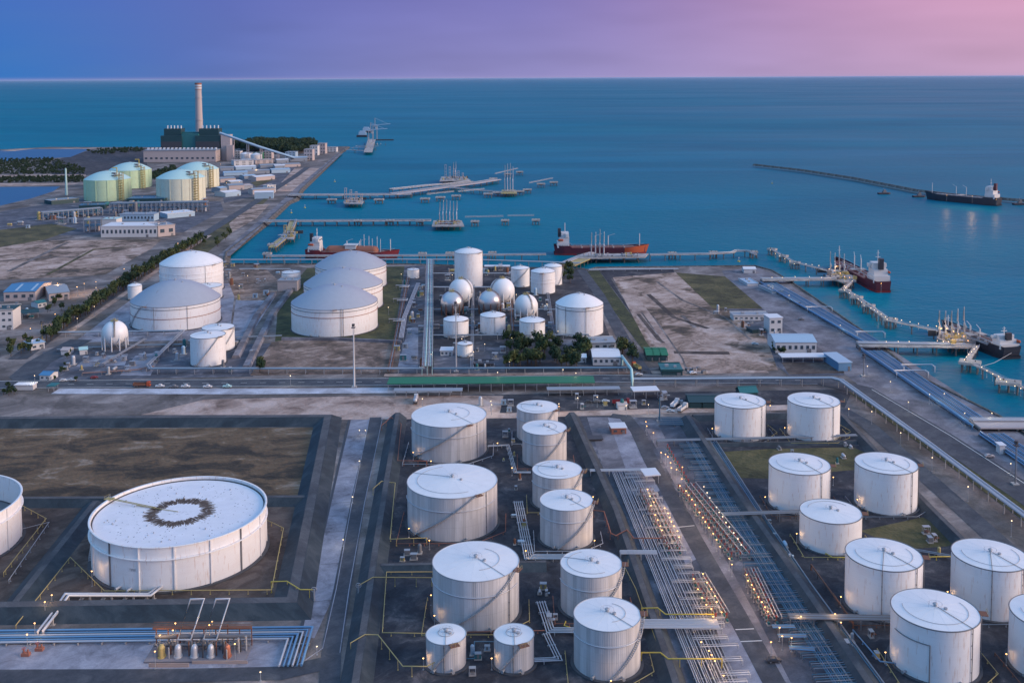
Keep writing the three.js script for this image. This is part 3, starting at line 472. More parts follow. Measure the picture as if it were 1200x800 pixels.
function sootTexture() {                              // white deck with the ragged ring of dark residue and scattered flecks that the photograph shows
  const n = 1024, d = document.createElement('canvas'); d.width = d.height = n; const c = d.getContext('2d');
  c.fillStyle = 'rgb(226,224,228)'; c.fillRect(0, 0, n, n);
  for (let i = 0; i < 900; i++) { const v = 205 + rnd() * 40 | 0; c.fillStyle = `rgba(${v},${v},${v + 4},0.18)`; c.beginPath(); c.arc(rnd() * n, rnd() * n, rr(4, 34), 0, 7); c.fill(); }
  for (let i = 0; i < 1900; i++) { const a = rnd() * 6.2832, wob = 0.004 * Math.sin(a * 5) + 0.005 * Math.sin(a * 13 + 1) + 0.004 * Math.sin(a * 31), r0 = n * (rr(0.124, 0.180) + wob), r1 = r0 + n * rr(0.008, 0.046), w = rr(2, 6), dr = rr(-0.02, 0.02), k = rr(18, 62) | 0; c.strokeStyle = `rgba(${k + 34},${k + 12},${Math.max(0, k - 10)},0.7)`; c.lineWidth = w; c.beginPath(); c.moveTo(n / 2 + Math.cos(a) * r0, n / 2 + Math.sin(a) * r0); c.lineTo(n / 2 + Math.cos(a + dr) * r1, n / 2 + Math.sin(a + dr) * r1); c.stroke(); }
  for (let i = 0; i < 170; i++) { const a = rnd() * 6.2832, r = n * Math.sqrt(rr(0.05, 0.2)), k = rr(20, 80) | 0; c.fillStyle = `rgba(${k},${k},${k},0.75)`; c.save(); c.translate(n / 2 + Math.cos(a) * r, n / 2 + Math.sin(a) * r); c.rotate(a); c.fillRect(-rr(2, 6), -rr(1, 3), rr(4, 11), rr(2, 6)); c.restore(); }
  for (let i = 0; i < 26; i++) { c.fillStyle = 'rgba(60,60,70,0.5)'; c.fillRect(n / 2 + rr(-70, 70), n / 2 + rr(-12, 40), rr(4, 12), rr(2, 4)); }
  const t = new THREE.CanvasTexture(d); t.colorSpace = THREE.SRGBColorSpace; return t;
}
const bigQ = T4(-134.4,-400.8,33.5,17.6);
const bigTank = floating(bigQ, 'large white floating roof tank with a dark ragged ring on its roof', 1.2, true);
{ // the number painted on the shell
  const cv = document.createElement('canvas'); cv.width = 256; cv.height = 64; const c = cv.getContext('2d'); c.fillStyle = 'rgb(222,220,220)'; c.fillRect(0, 0, 256, 64); c.fillStyle = 'rgb(45,48,58)'; c.font = 'bold 50px sans-serif'; c.textAlign = 'center'; c.fillText('T 0101', 128, 50);
  const tx = new THREE.CanvasTexture(cv); tx.colorSpace = THREE.SRGBColorSpace; const g = new THREE.CylinderGeometry(bigQ.R + 0.06, bigQ.R + 0.06, 1.6, 8, 1, true, -16 * D2R, 7.4 * D2R); g.translate(0, 8.6, 0);
  part('tank_number', g, new THREE.MeshStandardMaterial({ map: tx, roughness: 0.5 }), bigTank);
}
floating(T4(-235.6,-406.5,31.1,18), 'open white tank with a deep dark floor, cut by the picture edge', 11, false);
// --- domed tanks across the road
const gDome = 'three pale domed tanks in a row';
[[T4(-136.7,-774.7,32.6,20), 'domed pale tank at the front of the row of three, behind the white mast'], [T4(-142.3,-849.9,32.7,18.9), 'domed pale tank in the middle of the row of three'], [T4(-149.4,-936,32.5,18.5), 'domed pale tank at the back of the row of three, before the red ship']]
  .forEach(([q, label]) => tank({ ...q, rh: 12.5, kind: 'dome', style: 'white', roofMat: M.domeGrey, rimMat: M.mid, label, group: gDome, bands: [[q.H - 1.6, 0, 360, M.mid], [q.H * 0.72, 0, 360, M.brick]], ladders: [72], platform: 80, downs: [69], nozzles: [100, 112], stairMat: M.brick, name: 'domed_tank' }));
tank({ ...T4(-291.7,-919.9,27.7,24.3), rh: 10, kind: 'dome', style: 'white', label: 'domed white tank standing behind the grey domed tank by the tree row', name: 'domed_tank', bands: [[14, 0, 360, M.white], [18, 0, 360, M.white]], downs: [48], rail: true, platform: 30 });
tank({ ...T4(-265,-794.7,33.7,18.3), rh: 14.5, kind: 'dome', style: 'white', roofMat: M.domeGrey, rimMat: M.mid, label: 'widest grey domed tank with a stair over its roof, beside the lone sphere', name: 'domed_tank', bands: [[9.5, 0, 360, M.brick], [16.5, 0, 360, M.mid]], stair: [150, 118], downs: [58, 100], spokes: [112], platform: 112 });
tank({ ...T4(-266.2,-882.9,12.1,10.4), rh: 1.2, kind: 'cone', style: 'white', label: 'small white tank tucked behind the widest grey dome', bands: [] });
tank({ ...T4(-328.1,-878,5.9,11.9), rh: 1.6, kind: 'dome', style: 'white', label: 'small white tank beside the widest grey dome, nearer the tree row' });
tank({ ...T4(-204.9,-676.8,11.5,18.9), rh: 1.3, kind: 'cone', style: 'white', label: 'white tank with a diagonal stair, nearer of the pair beside the cross road', stair: [115, 40], platform: 36, name: 'storage_tank' });
tank({ ...T4(-208.5,-713.4,11.2,15.1), rh: 1.2, kind: 'cone', style: 'white', label: 'white tank with a diagonal stair, rear one of the pair beside the cross road', stair: [70, 5], platform: 30 });
// --- tanks of the sphere yard
tank({ ...T4(-40.3,-928.8,12.9,31.2), rh: 3.4, kind: 'dome', style: 'white', label: 'tall slim white tank with domed top, tallest in the sphere yard', platform: 40, rail: true, downs: [10] });
tank({ ...T4(7,-927.3,8.6,16.4), rh: 2.2, kind: 'cone', style: 'white', label: 'white cone roofed tank with a stair, nearest the two white spheres', stair: [150, 40] });
tank({ ...T4(27,-899.7,10.8,18.6), rh: 2.6, kind: 'dome', style: 'white', label: 'white tank with raised bands in the cluster by the jetty root', bands: [[10, 0, 360, M.white], [13, 0, 360, M.white]], downs: [95], platform: 95 });
tank({ ...T4(37.3,-934,8.3,17), rh: 2.0, kind: 'dome', style: 'white', label: 'white tank at the back of the cluster by the jetty root', stair: [60, -10], platform: 0 });
tank({ ...T4(49.9,-756.3,17.8,21.6), rh: 7, kind: 'dome', style: 'white', label: 'large domed white tank at the corner of the sphere yard', name: 'domed_tank', downs: [78, 128, 155], bands: [[19.5, 0, 360, M.mid]], platform: 75 });
[[T4(-42,-746,9.3,12.3), 'short white tank below the spheres, nearest the tall pipe rack'], [T4(-15,-756.9,9.5,12.8), 'short white tank below the spheres, middle of three'], [T4(14.3,-744,9.5,11.8), 'short white tank below the spheres, beside the large domed tank']]
  .forEach(([q, label]) => tank({ ...q, rh: 2.0, kind: 'dome', style: 'white', label, group: 'short white tanks below the spheres', downs: [80], platform: 40 }));
tank({ ...T4(-32.9,-691.6,5.4,8.3), rh: 0.8, kind: 'cone', style: 'white', label: 'smallest cream white tank at the front of the sphere yard', platform: 60 });
tank({ ...T4(-204,-932,8.6,12.6), rh: 1.0, kind: 'cone', style: 'white', label: 'small white tank behind a brown shed, left of the three domes', rail: true });
tank({ ...T4(-94.9,-966.2,5.7,8.2), rh: 0.6, kind: 'cone', style: 'white', label: 'small white tank between the domes and the tall pipe rack' });
// --- spheres on legs
function sphereTank(bx, bz, R, cy, mat, label, group, stair) {
  const t = thing('sphere_tank', label, 'tank', bx, 0, bz, group), s = new THREE.SphereGeometry(R, 40, 28); s.translate(0, cy, 0); part('vessel', s, mat, t);
  for (let k = 0; k < 10; k++) { const [c, q] = A(k * 36 + 12); part('leg', tube([[c * R * 0.97, 0, q * R * 0.97], [c * R * 0.97, cy, q * R * 0.97]], 0.42, 8), mat === M.silver ? M.rust : M.white, t); }
  for (let k = 0; k < 10; k++) { const [c, q] = A(k * 36 + 12), [c2, q2] = A(k * 36 + 48), r = R * 0.97; part('leg_brace', tube([[c * r, 0.6, q * r], [c2 * r, cy * 0.8, q2 * r]], 0.1, 4), M.steel, t); }
  part('top_platform', [cyl(0, cy + R - 0.15, 0, 2.6, 0.2, 16), torus(2.5, cy + R + 1.1, 0.06, 20), ...[0, 60, 120, 180, 240, 300].map((a) => { const [c, q] = A(a); return cyl(c * 2.5, cy + R, q * 2.5, 0.05, 1.1, 4); }), cyl(0.6, cy + R, 0.4, 0.4, 1.8, 8), cyl(-0.9, cy + R, -0.3, 0.3, 1.3, 8)], M.ochre, t);
  const g = []; for (let i = 0; i <= 24; i++) { const a = mix(-4, 84, i / 24) * D2R, yy = cy + Math.sin(a) * (R + 0.4), rad = Math.cos(a) * (R + 0.4), [c, q] = A(stair); g.push(box(c * rad, yy, q * rad, 0.9, 0.14, 1.2, -stair * D2R)); } part('staircase', g, M.mid, t);
  return t;
}
const sphereAt = (bx, bz, R, cy, ...r) => sphereTank(bx, bz, R, cy, ...r);
sphereAt(...[-281.9,-713.6], 8.8, 11.4, M.white, 'white sphere tank on legs standing alone beside the widest grey dome', null, 70);
sphereAt(...[-43.3,-849.6], 10.5, 12, M.white, 'large white sphere tank in front of the tall slim tank', 'large white spheres', 30);
sphereAt(...[-8.8,-850.5], 10.5, 12, M.white, 'large white sphere tank beside the cone roofed tank', 'large white spheres', 150);
sphereAt(...[-48.8,-815.4], 9.4, 9.6, M.silver, 'silver sphere tank in front of the white sphere by the pipe rack', 'silver spheres', 20);
sphereAt(...[-18.6,-817.8], 9.4, 9.6, M.silver, 'silver sphere tank, middle of the front row of spheres', 'silver spheres', 20);
sphereAt(...[10.6,-801], 9.4, 9.8, M.white, 'smaller pinkish white sphere tank behind a short tank', null, 60);
// --- cold storage tanks far off
[[T4(-644.7,-1622.9,35.1,32.8), 'pale green cold storage tank with a yellow pipe tower, front of its pair', M.lime], [T4(-677.7,-1808.9,35.4,31.3), 'pale green cold storage tank, rear of its pair', M.lime], [T4(-525.3,-1614.8,37,35.2), 'cream cold storage tank nearest the main road', M.cream], [T4(-559,-1811.6,36.2,31.3), 'cream cold storage tank, rear of its pair beside the main road', M.cream]].forEach(([q, label, m], i) => {
  const t = tank({ ...q, rh: 12.5, kind: 'dome', style: 'white', shell: m, roofMat: M.paleGreen, rimMat: m, label, name: 'cold_storage_tank', group: 'cold storage tanks far off', nozzles: [], downs: i < 2 ? [] : [52, 44] });
  for (let k = 0; k < 12; k++) { const [c, s] = A(k * 30 + 9); part('buttress', box(c * (q.R + 0.1), 0.4, s * (q.R + 0.1), 0.9, q.H, 1.6, -(k * 30 + 9) * D2R), m, t); }
  const [c, s] = A(38), tw = []; for (const [a, b] of [[-2.6, -2.6], [2.6, -2.6], [-2.6, 2.6], [2.6, 2.6]]) tw.push(box(c * (q.R + 4) + a, 0, s * (q.R + 4) + b, 0.8, q.H + (i % 2 ? 7 : 12), 0.8)); for (let y = 4; y < q.H + 8; y += 4) tw.push(box(c * (q.R + 4), y, s * (q.R + 4), 6.2, 0.5, 6.2));
  part('pipe_tower', tw, M.ochre, t);
  part('roof_platform', [box(c * q.R * 0.55, q.H + 7, s * q.R * 0.55, 20, 0.6, 14, -0.6), ...[-8, 0, 8].map((k) => box(c * q.R * 0.55 + k, q.H + 3, s * q.R * 0.55, 0.8, 8, 0.8)), box(c * q.R * 0.55, q.H + 7.6, s * q.R * 0.55, 6, 3.4, 4)], M.mid, t);
  if (i < 2) part('roof_crane', [tube([[c * q.R * 0.8, q.H + 6, s * q.R * 0.8], [c * q.R * 0.8, q.H + 19, s * q.R * 0.8], [c * q.R * 0.8 - 7, q.H + 19, s * q.R * 0.8]], 0.7, 5)], M.yellow, t);
});

// ================================================================ PIPES
const up = (pts, y) => pts.map(([x, z]) => [x, y, z]);
// a pipeline on posts: one thing, the pipe and each post a part
function line(name, label, pts, r, y, mat, { group, post = 9, postMat = mat, pr = 0.09, category = 'pipe', drop = true, wheel } = {}) {
  const t = thing(name, label, category, pts[0][0], 0, pts[0][1], group), e = [];
  const p3 = up(pts, y); if (drop === true || drop === 1) p3.unshift([pts[0][0], 0.1, pts[0][1]]); if (drop === true || drop === 2) p3.push([pts[pts.length - 1][0], 0.1, pts[pts.length - 1][1]]);
  partW('pipe', tube(p3, r, 7), mat, t);
  for (const [x, z] of along(pts, post)) e.push(partW('post', [box(x, 0, z, pr * 2, y - r * 0.8, pr * 2), box(x, 0, z, pr * 5, 0.2, pr * 5)], postMat, t));
  if (wheel) { const [x, z] = wheel === 2 ? pts[pts.length - 1] : pts[0], g = new THREE.TorusGeometry(0.9, 0.14, 6, 20); g.translate(x, y, z); partW('valve_wheel', [g, cyl(x, 0, z, 0.35, y + 0.2, 8), box(x, y - 0.1, z, 1.7, 0.14, 0.14), box(x, y - 0.8, z, 0.14, 1.6, 0.14)], M.steel, t); }
  return t;
}
// a bundle of parallel pipes on sleepers or frames
function rack(name, label, pts, offs, { r = 0.25, y = 0.9, mats = [M.pipeWhite], step = 10, frame = 0, group, frameMat = M.steel, category = 'pipe rack', legs = 2, vary = 0.15 } = {}) {
  const t = thing(name, label, category, pts[0][0], 0, pts[0][1], group), lo = Math.min(...offs) - 0.6, hi = Math.max(...offs) + 0.6;
  offs.forEach((o, i) => { const R2 = (Array.isArray(r) ? r[i % r.length] : r) * (1 + vary * (hash(i, 3, 5) - 0.5)); partW('pipe', tube(up(ribbon(pts, 0, o)[0], y + frame + R2 + 0.1), R2, 7), mats[i % mats.length], t); });
  const mid = ribbon(pts, 0, (lo + hi) / 2)[0];
  for (const [x, z, h] of along(mid, step)) {
    const w = hi - lo, c = Math.cos(h), s = Math.sin(h), g = [box(x, y + frame - 0.25, z, 0.35, 0.34, w, h)];
    for (let k = 0; k < legs; k++) { const d = legs === 1 ? 0 : mix(-w / 2 + 0.3, w / 2 - 0.3, k / (legs - 1)); g.push(box(x + s * d, 0, z + c * d, 0.34, y + frame - 0.2, 0.34, h)); }
    partW('support', g, frameMat, t);
  }
  return t;
}
const seq = (a, b, n) => Array.from({ length: n }, (_, i) => mix(a, b, n > 1 ? i / (n - 1) : 0));
// --- by the big floating roof tank
rack('pipe_rack', 'bundle of blue pipes bending round the corner of the pump yard', [[-195.2,-335.8],[-73.1,-337.5],[-72.4,-318]], seq(-3.6, 3.6, 6), { r: [0.42, 0.3, 0.36], y: 0.7, mats: [M.pipeBlue, M.pipeBlue, M.pipeWhite], step: 8, frameMat: M.pier });
line('pipeline', 'ochre fire water pipe on posts looping round the big floating roof tank', [[-172.8,-342.4],[-175.7,-393],[-151.4,-366],[-89.7,-366.3],[-96.9,-418.5],[-107.4,-427.8]], 0.16, 1.7, M.ochre, { post: 7 });
line('pipeline', 'yellow pipe stepping over the bund to a valve beside the service road', [[-90,-367.3],[-84.3,-367.6],[-78,-361.3],[-73,-361.2]], 0.2, 4.3, M.yellow, { post: 6, wheel: 2 });
for (const [o, l] of [[0, 'upper white pipe leading from the big tank over the bund'], [1.8, 'lower white pipe leading from the big tank over the bund']]) line('pipeline', l, ribbon([[-162.9,-337.4],[-163.4,-349.6],[-164.8,-363.3],[-134,-363],[-132.1,-369.3]], 0, o)[0], 0.5, 2.0 + o * 0.2, M.pipeWhite, { post: 8, postMat: M.pier, pr: 0.3, group: 'white outlet pipes of the big tank' });
line('pipeline', 'pale pipe frame beside the open tank at the picture edge', [[-203.9,-388.6],[-219.2,-443],[-201.4,-428.7],[-195.8,-380.3]], 0.15, 1.8, M.ochre, { post: 6 });
line('pipeline', 'second pale pipe beside the open tank, next to the bund', [[-207.3,-418.9],[-198.7,-425.4],[-191.2,-375]], 0.15, 1.6, M.steel, { post: 6 });
// --- middle paddock
line('pipeline', 'ochre pipe over the bund to the third wide clad tank', [[-57.4,-365.4],[-52.9,-371.7],[-30.8,-371.2]], 0.17, 3.6, M.ochre, { post: 8, wheel: 1 });
line('pipeline', 'pale pipe square beside the third wide clad tank', [[-31.2,-380.5],[-48.9,-380.6],[-45.1,-337.5],[-29.9,-336.9]], 0.15, 1.2, M.ochre, { post: 8 });
line('pipeline', 'brick red pipe behind the two small clad tanks', [[-15.9,-338.1],[11,-338.7]], 0.17, 1.0, M.brick, { post: 8 });
line('pipeline', 'ochre pipe running over the bund towards the small clad tank', [[-54.3,-327.2],[-50.2,-332.3],[-45.8,-332],[-35.5,-313.5],[-27.9,-313.4],[-25.1,-316]], 0.17, 3.5, M.ochre, { post: 7 });
line('pipeline', 'red pipe round the wide clad tank nearest the lorry', [[-71.4,-542.7],[-67.9,-556.4],[-61,-545.2],[-57,-491.7],[-42.6,-491]], 0.17, 2.6, M.brick, { post: 7 });
line('pipeline', 'ochre pipe along the second wide clad tank', [[-64.3,-456.2],[-61.5,-464.9],[-54.9,-462.9],[-50.4,-404.7],[-35.6,-405.7]], 0.17, 3.0, M.ochre, { post: 7 });
line('pipeline', 'thin pipe between the small clad tanks', [[-15.8,-321.9],[-13,-321.9],[-13.4,-332],[-6.5,-331.9]], 0.2, 1.0, M.pipeTeal, { post: 6 });
line('pipeline', 'yellow pipe bent at the foot of the front slim tank', [[18,-344.7],[17.3,-341.9],[19.8,-340.2]], 0.17, 1.0, M.yellow, { post: 6 });
rack('pipe_rack', 'white pipes turning between the second pair of slim clad tanks', [[2,-446],[6,-392.7],[33,-392.4]], seq(-1.8, 1.8, 5), { r: 0.22, y: 0.8, step: 7 });
rack('pipe_rack', 'white pipes turning beside the front slim clad tank', [[9.7,-358.1],[12.4,-338.7],[20.9,-338.6]], seq(-1.4, 1.4, 4), { r: 0.22, y: 0.8, step: 7 });
rack('pipe_rack', 'white pipes running to the small clad tank', [[10.9,-337.1],[14.5,-321.4],[6.5,-321]], seq(-0.9, 0.9, 3), { r: 0.2, y: 0.7, step: 7 });
rack('pipe_rack', 'thin pipes beside the wide clad tank, leading to a lamp', [[-13,-515],[-2.9,-516.1],[0.9,-479.6],[8.3,-479.5]], seq(-0.7, 0.7, 3), { r: 0.16, y: 0.9, step: 7 });
line('pipeline', 'orange brown pipe stepping over the bund to the white pipe bundle', [[34.7,-431],[39,-429.6],[39.9,-408.4],[41.8,-406.1],[46.9,-411.5],[48.8,-403.7],[61,-403.6]], 0.22, 3.4, M.brick, { post: 6 });
line('pipeline', 'upper yellow pipe crossing the white pipe bundle', [[45.1,-349.2],[50.8,-349.2],[52.9,-344.9],[69.5,-344.8]], 0.22, 3.2, M.yellow, { post: 7 });
line('pipeline', 'lower yellow pipe crossing the white pipe bundle', [[41.5,-321.2],[47.6,-321.1],[49.6,-317.5],[66.9,-317.4]], 0.22, 3.2, M.yellow, { post: 7 });
line('pipeline', 'thin ochre pipe down the bund beside the front slim tank', [[42.8,-380.8],[44.9,-365.1],[45.9,-344.4]], 0.14, 2.2, M.ochre, { post: 7 });
line('pipeline', 'thin yellow pipe down to the picture bottom', [[47,-337.3],[48.6,-306]], 0.14, 2.4, M.yellow, { post: 7 });
rack('pipe_rack', 'broad band of white pipes bridging from the front slim tank to the pumps', [[40.8,-338.7],[70,-338.4]], seq(-2.6, 2.6, 7), { r: 0.24, y: 2.9, step: 9, legs: 2 });
rack('pipe_rack', 'white pipes crossing beside the second slim tank from the front', [[42.1,-392.3],[56.6,-392.2]], seq(-1.4, 1.4, 4), { r: 0.22, y: 2.7, step: 8 });
rack('pipe_rack', 'pale pipes crossing the corridor at its narrow back end', [[36.8,-477.6],[66.7,-478.3]], seq(-1, 1, 3), { r: 0.24, y: 2.4, step: 9 });
// --- the white bundle along the corridor and its branches
{
  const path = [[47.4,-481.2],[54.6,-352.3],[57.7,-298.1]], offs = [0, 0.7, 1.4, 2.1, 3.2, 3.9, 4.6, 5.8, 6.6, 7.4, 8.6, 9.5, 10.6, 11.6, 12.8];
  rack('pipe_rack', 'long bundle of white pipes running along the pump corridor', path, offs.map((o) => -o), { r: [0.16, 0.21, 0.14], y: 0.8, mats: [M.pipeWhite, M.pipeWhite, M.steel], step: 9, legs: 3, frameMat: M.mid });
  const q = along(path, 1); let n = 0;
  for (let s = 4; s < q.length - 6; s += rr(3.6, 8.5)) {
    const [x, z, h] = q[s | 0], k = 2 + (rnd() * 2.6 | 0), L0 = rr(4, 11), len = rr(15, 18.5), t = thing('branch_pipes', `${nth(n)} cluster of white branch pipes off the long bundle, counted from the back`, 'pipes', x, 0, z, 'white branch pipes to the pumps'), cx = Math.cos(h), sx = -Math.sin(h), px = -sx * -1, pz = cx; void px;
    for (let j = 0; j < k; j++) { const d = j * 1.15, y = 1.7 + (n % 3) * 0.25, X = (o) => [x + cx * d - Math.sin(h) * o, z + sx * d - Math.cos(h) * o]; const a = X(L0), b = X(len); partW('pipe', tube([[a[0], 0.9, a[1]], [a[0], y, a[1]], [b[0], y, b[1]], [b[0], 0.5, b[1]]], 0.12 + 0.04 * (j % 2), 6), j % 3 ? M.pipeWhite : M.steel, t); }
    n++;
  }
}
// --- the dark blue green pipe way on the other side of the corridor
{
  const path = [[90.6,-519.9],[93.4,-425.7],[96,-368.5],[100.9,-298.6]];
  rack('pipe_rack', 'wide blue green pipe way between the pump rows and the white tanks', path, seq(0.5, -15, 20), { r: [0.26, 0.18, 0.22, 0.3], y: 0.8, mats: [M.pipeTeal, M.pipeBlue, M.pipeTeal, M.pipeGrey], step: 9, legs: 4, frameMat: M.mid, vary: 0.3 });
  rack('pipe_rack', 'single bright pipe along the edge of the blue green pipe way', [[99.1,-527.3],[101.3,-437.7],[103,-395.7],[105.8,-354.8],[107,-323.4],[108.2,-302.4]], [0], { r: 0.34, y: 1.6, mats: [M.pipeBlue], step: 9, legs: 1, frameMat: M.mid });
  const q = along(path, 1); let n = 0;
  for (let s = 5; s < q.length - 8; s += rr(5.0, 9.5)) {
    const [x, z, h] = q[s | 0], k = 3 + (rnd() * 3 | 0), a0 = rr(-7, -4), len = rr(5, 12), t = thing('branch_pipes', `${nth(n++)} cluster of blue green branch pipes on the pipe way, counted from the back`, 'pipes', x, 0, z, 'blue green branch pipes');
    for (let j = 0; j < k; j++) { const d = j * 1.3, X = (o) => [x + Math.cos(h) * d - Math.sin(h) * o, z - Math.sin(h) * d - Math.cos(h) * o], a = X(a0), b = X(len); partW('pipe', tube([[a[0], 0.4, a[1]], [a[0], 1.9, a[1]], [b[0], 1.9, b[1]], [b[0], 1.0, b[1]]], 0.13, 6), j % 2 ? M.pipeGrey : M.pipeTeal, t); }
  }
  rack('pipe_rack', 'pipes crossing from the corridor to the back white tanks', [[74.2,-517],[132.3,-520],[179.7,-523.7]], seq(-1, 1, 3), { r: 0.26, y: 2.6, mats: [M.pipeGrey], step: 9, frameMat: M.mid });
  rack('pipe_rack', 'dark pipes crossing the bund to the short squat tank', [[89.8,-425.7],[123.2,-427.9]], seq(-1.2, 1.2, 4), { r: 0.26, y: 3.4, mats: [M.mid, M.pipeGrey], step: 8, frameMat: M.mid });
  rack('pipe_rack', 'pipes crossing the bund to the large front white tank', [[95.3,-342.3],[131.7,-340.6]], seq(-1.6, 1.6, 5), { r: 0.26, y: 3.4, mats: [M.mid, M.pipeGrey], step: 8, frameMat: M.mid });
  rack('pipe_rack', 'pipes round the white tank of the third row, behind the squat tank', [[142.6,-405.1],[172.2,-391.4]], seq(-0.6, 0.6, 2), { r: 0.22, y: 1.0, mats: [M.pipeGrey], step: 9, frameMat: M.mid });
  line('pipeline', 'yellow pipe between the squat tank and the third row', [[124.1,-394.8],[125.7,-391.2],[133.7,-391.1]], 0.2, 1.0, M.yellow, { post: 6 });
  line('pipeline', 'yellow pipe behind the third row of white tanks', [[160.4,-390.5],[172.6,-390.7]], 0.2, 1.4, M.yellow, { post: 6 });
  line('pipeline', 'pale blue pipe at the foot of the large front white tank', [[116,-337.8],[118.5,-318.9],[123.1,-317.9]], 0.22, 1.2, M.pipeBlue, { post: 7 });
  line('pipeline', 'dark pipe line slanting down to the third row tank', [[114.8,-382.8],[117.1,-341]], 0.3, 2.2, M.rust, { post: 7, postMat: M.dark });
  line('pipeline', 'pale fire pipe round the back corner white tank', [[167.3,-521.4],[180.4,-534],[177.9,-544.8]], 0.14, 1.2, M.ochre, { post: 6 });
  line('pipeline', 'pale fire pipe on the other side of the back corner tank', [[138.6,-545.3],[140.6,-533.3],[133.1,-523.1]], 0.14, 1.2, M.ochre, { post: 6 });
  for (const [a, b, c] of [[[96.3,-338.5], [88.5,-338.6], 'bent'], [[98.5,-332.6], [89,-332.7], 'second bent'], [[98.9,-324.4], [90.8,-325.5], 'third bent']]) rack('pipe_rack', `${c} group of pale pipes at the front end of the pipe way`, [a, b], seq(-0.8, 0.8, 3), { r: 0.22, y: 1.9, mats: [M.pipeBlue, M.pipeGrey], step: 6, frameMat: M.mid });
  rack('pipe_rack', 'short pale pipes in front of the back corner tank beside the corridor', [[80.1,-551.6],[93.1,-550.8]], seq(-6, 6, 9), { r: 0.18, y: 1.2, mats: [M.pipeTeal, M.pipeGrey], step: 8, frameMat: M.mid });
}
// --- raised racks along the roads
rack('pipe_rack', 'long raised pale pipe rack following the quay road bend', [[74.1,-619.7],[196.9,-620.5],[201,-615.2],[210.4,-505.1],[216.5,-418.6],[220.7,-367.3]], seq(-1.6, 1.6, 5), { r: 0.34, y: 0.6, frame: 3.6, mats: [M.pipeWhite, M.pipeGrey, M.pipeWhite], step: 13, frameMat: M.pier });
rack('pipe_rack', 'raised grey pipe rack along the road in front of the sphere yard', [[-52.3,-647.2],[75.1,-647.1]], seq(-1.2, 1.2, 4), { r: 0.3, y: 0.6, frame: 3, mats: [M.pipeGrey, M.pipeTeal], step: 12, frameMat: M.pier });
line('overhead_pipe', 'pale green pipe bridge stepping down over the cross road', [[72.2,-665.8],[74.8,-635],[72.6,-612]], 0.9, 6.2, M.paleGreen, { post: 16, postMat: M.steel, pr: 0.25 });
rack('pipe_rack', 'white pipe rack slanting beside the row of trees', [[-345,-749.6],[-355.6,-872.7],[-363.5,-1028.6]], seq(-1.2, 1.2, 4), { r: 0.3, y: 0.6, frame: 2.2, mats: [M.pipeWhite, M.pipeGrey], step: 12 });
rack('pipe_rack', 'white pipe rack turning in front of the widest grey dome', [[-343.8,-748.3],[-246.1,-751.6],[-240,-660.9],[-235.2,-652],[-56.8,-649.2]], seq(-1.2, 1.2, 4), { r: 0.3, y: 0.6, frame: 2.4, mats: [M.pipeWhite, M.pipeGrey], step: 12 });
rack('pipe_rack', 'tall pipe rack beside the sphere yard running to the shore', [[-84.1,-1028.8],[-65,-781.3],[-54.9,-642.6]], seq(-3, 3, 7), { r: [0.4, 0.28], y: 0.8, frame: 5.6, mats: [M.pipeGrey, M.paleGreen, M.pipeWhite], step: 11, frameMat: M.paleGreen, legs: 3 });
rack('pipe_rack', 'low pipes crossing behind the short white tanks', [[-59.2,-735.8],[55.4,-735]], seq(-1, 1, 3), { r: 0.28, y: 2.8, mats: [M.pipeGrey], step: 12 });
rack('pipe_rack', 'pipes crossing in front of the tall slim tank', [[-72.4,-905.5],[-12,-904.2]], seq(-1, 1, 3), { r: 0.3, y: 3.4, mats: [M.pipeWhite, M.pipeGrey], step: 12 });
rack('pipe_rack', 'pipe rack along the shore behind the domes and spheres', [[-290.4,-1043.5],[-114.5,-1041.5],[-35.5,-1037.1],[67.9,-1015.7]], seq(-1.6, 1.6, 4), { r: 0.4, y: 1.2, frame: 3, mats: [M.pipeWhite, M.pipeGrey], step: 14 });
rack('pipe_rack', 'white pipe along the shore of the empty sand plot', [[74.9,-995.1],[163.3,-997.4]], seq(-0.6, 0.6, 2), { r: 0.4, y: 1.4, mats: [M.pipeWhite], step: 12 });
rack('pipe_rack', 'brown pipes beside the grass of the three domes', [[-100.6,-981.8],[-80.1,-650.5]], seq(-1, 1, 3), { r: 0.3, y: 1.2, mats: [M.rust, M.pipeGrey], step: 11 });
rack('pipe_rack', 'white pipes in the yard between domes and tall rack', [[-86.7,-928.4],[-85.3,-795.7],[-81,-730.1]], seq(-1.4, 1.4, 4), { r: 0.3, y: 2.4, mats: [M.pipeWhite], step: 11 });
for (const [px, i] of [[[-105.8,-917.4], 0], [[-101.6,-860.6], 1], [[-96.5,-787.4], 2]]) line('pipe_loop', ['white pipe loop beside the back dome', 'white pipe loop beside the middle dome', 'white pipe loop beside the front dome'][i], [px, [px[0] + 12, px[1]], [px[0] + 12, px[1] + 6], [px[0] + 4, px[1] + 6]], 0.4, 3, M.pipeWhite, { post: 9 });
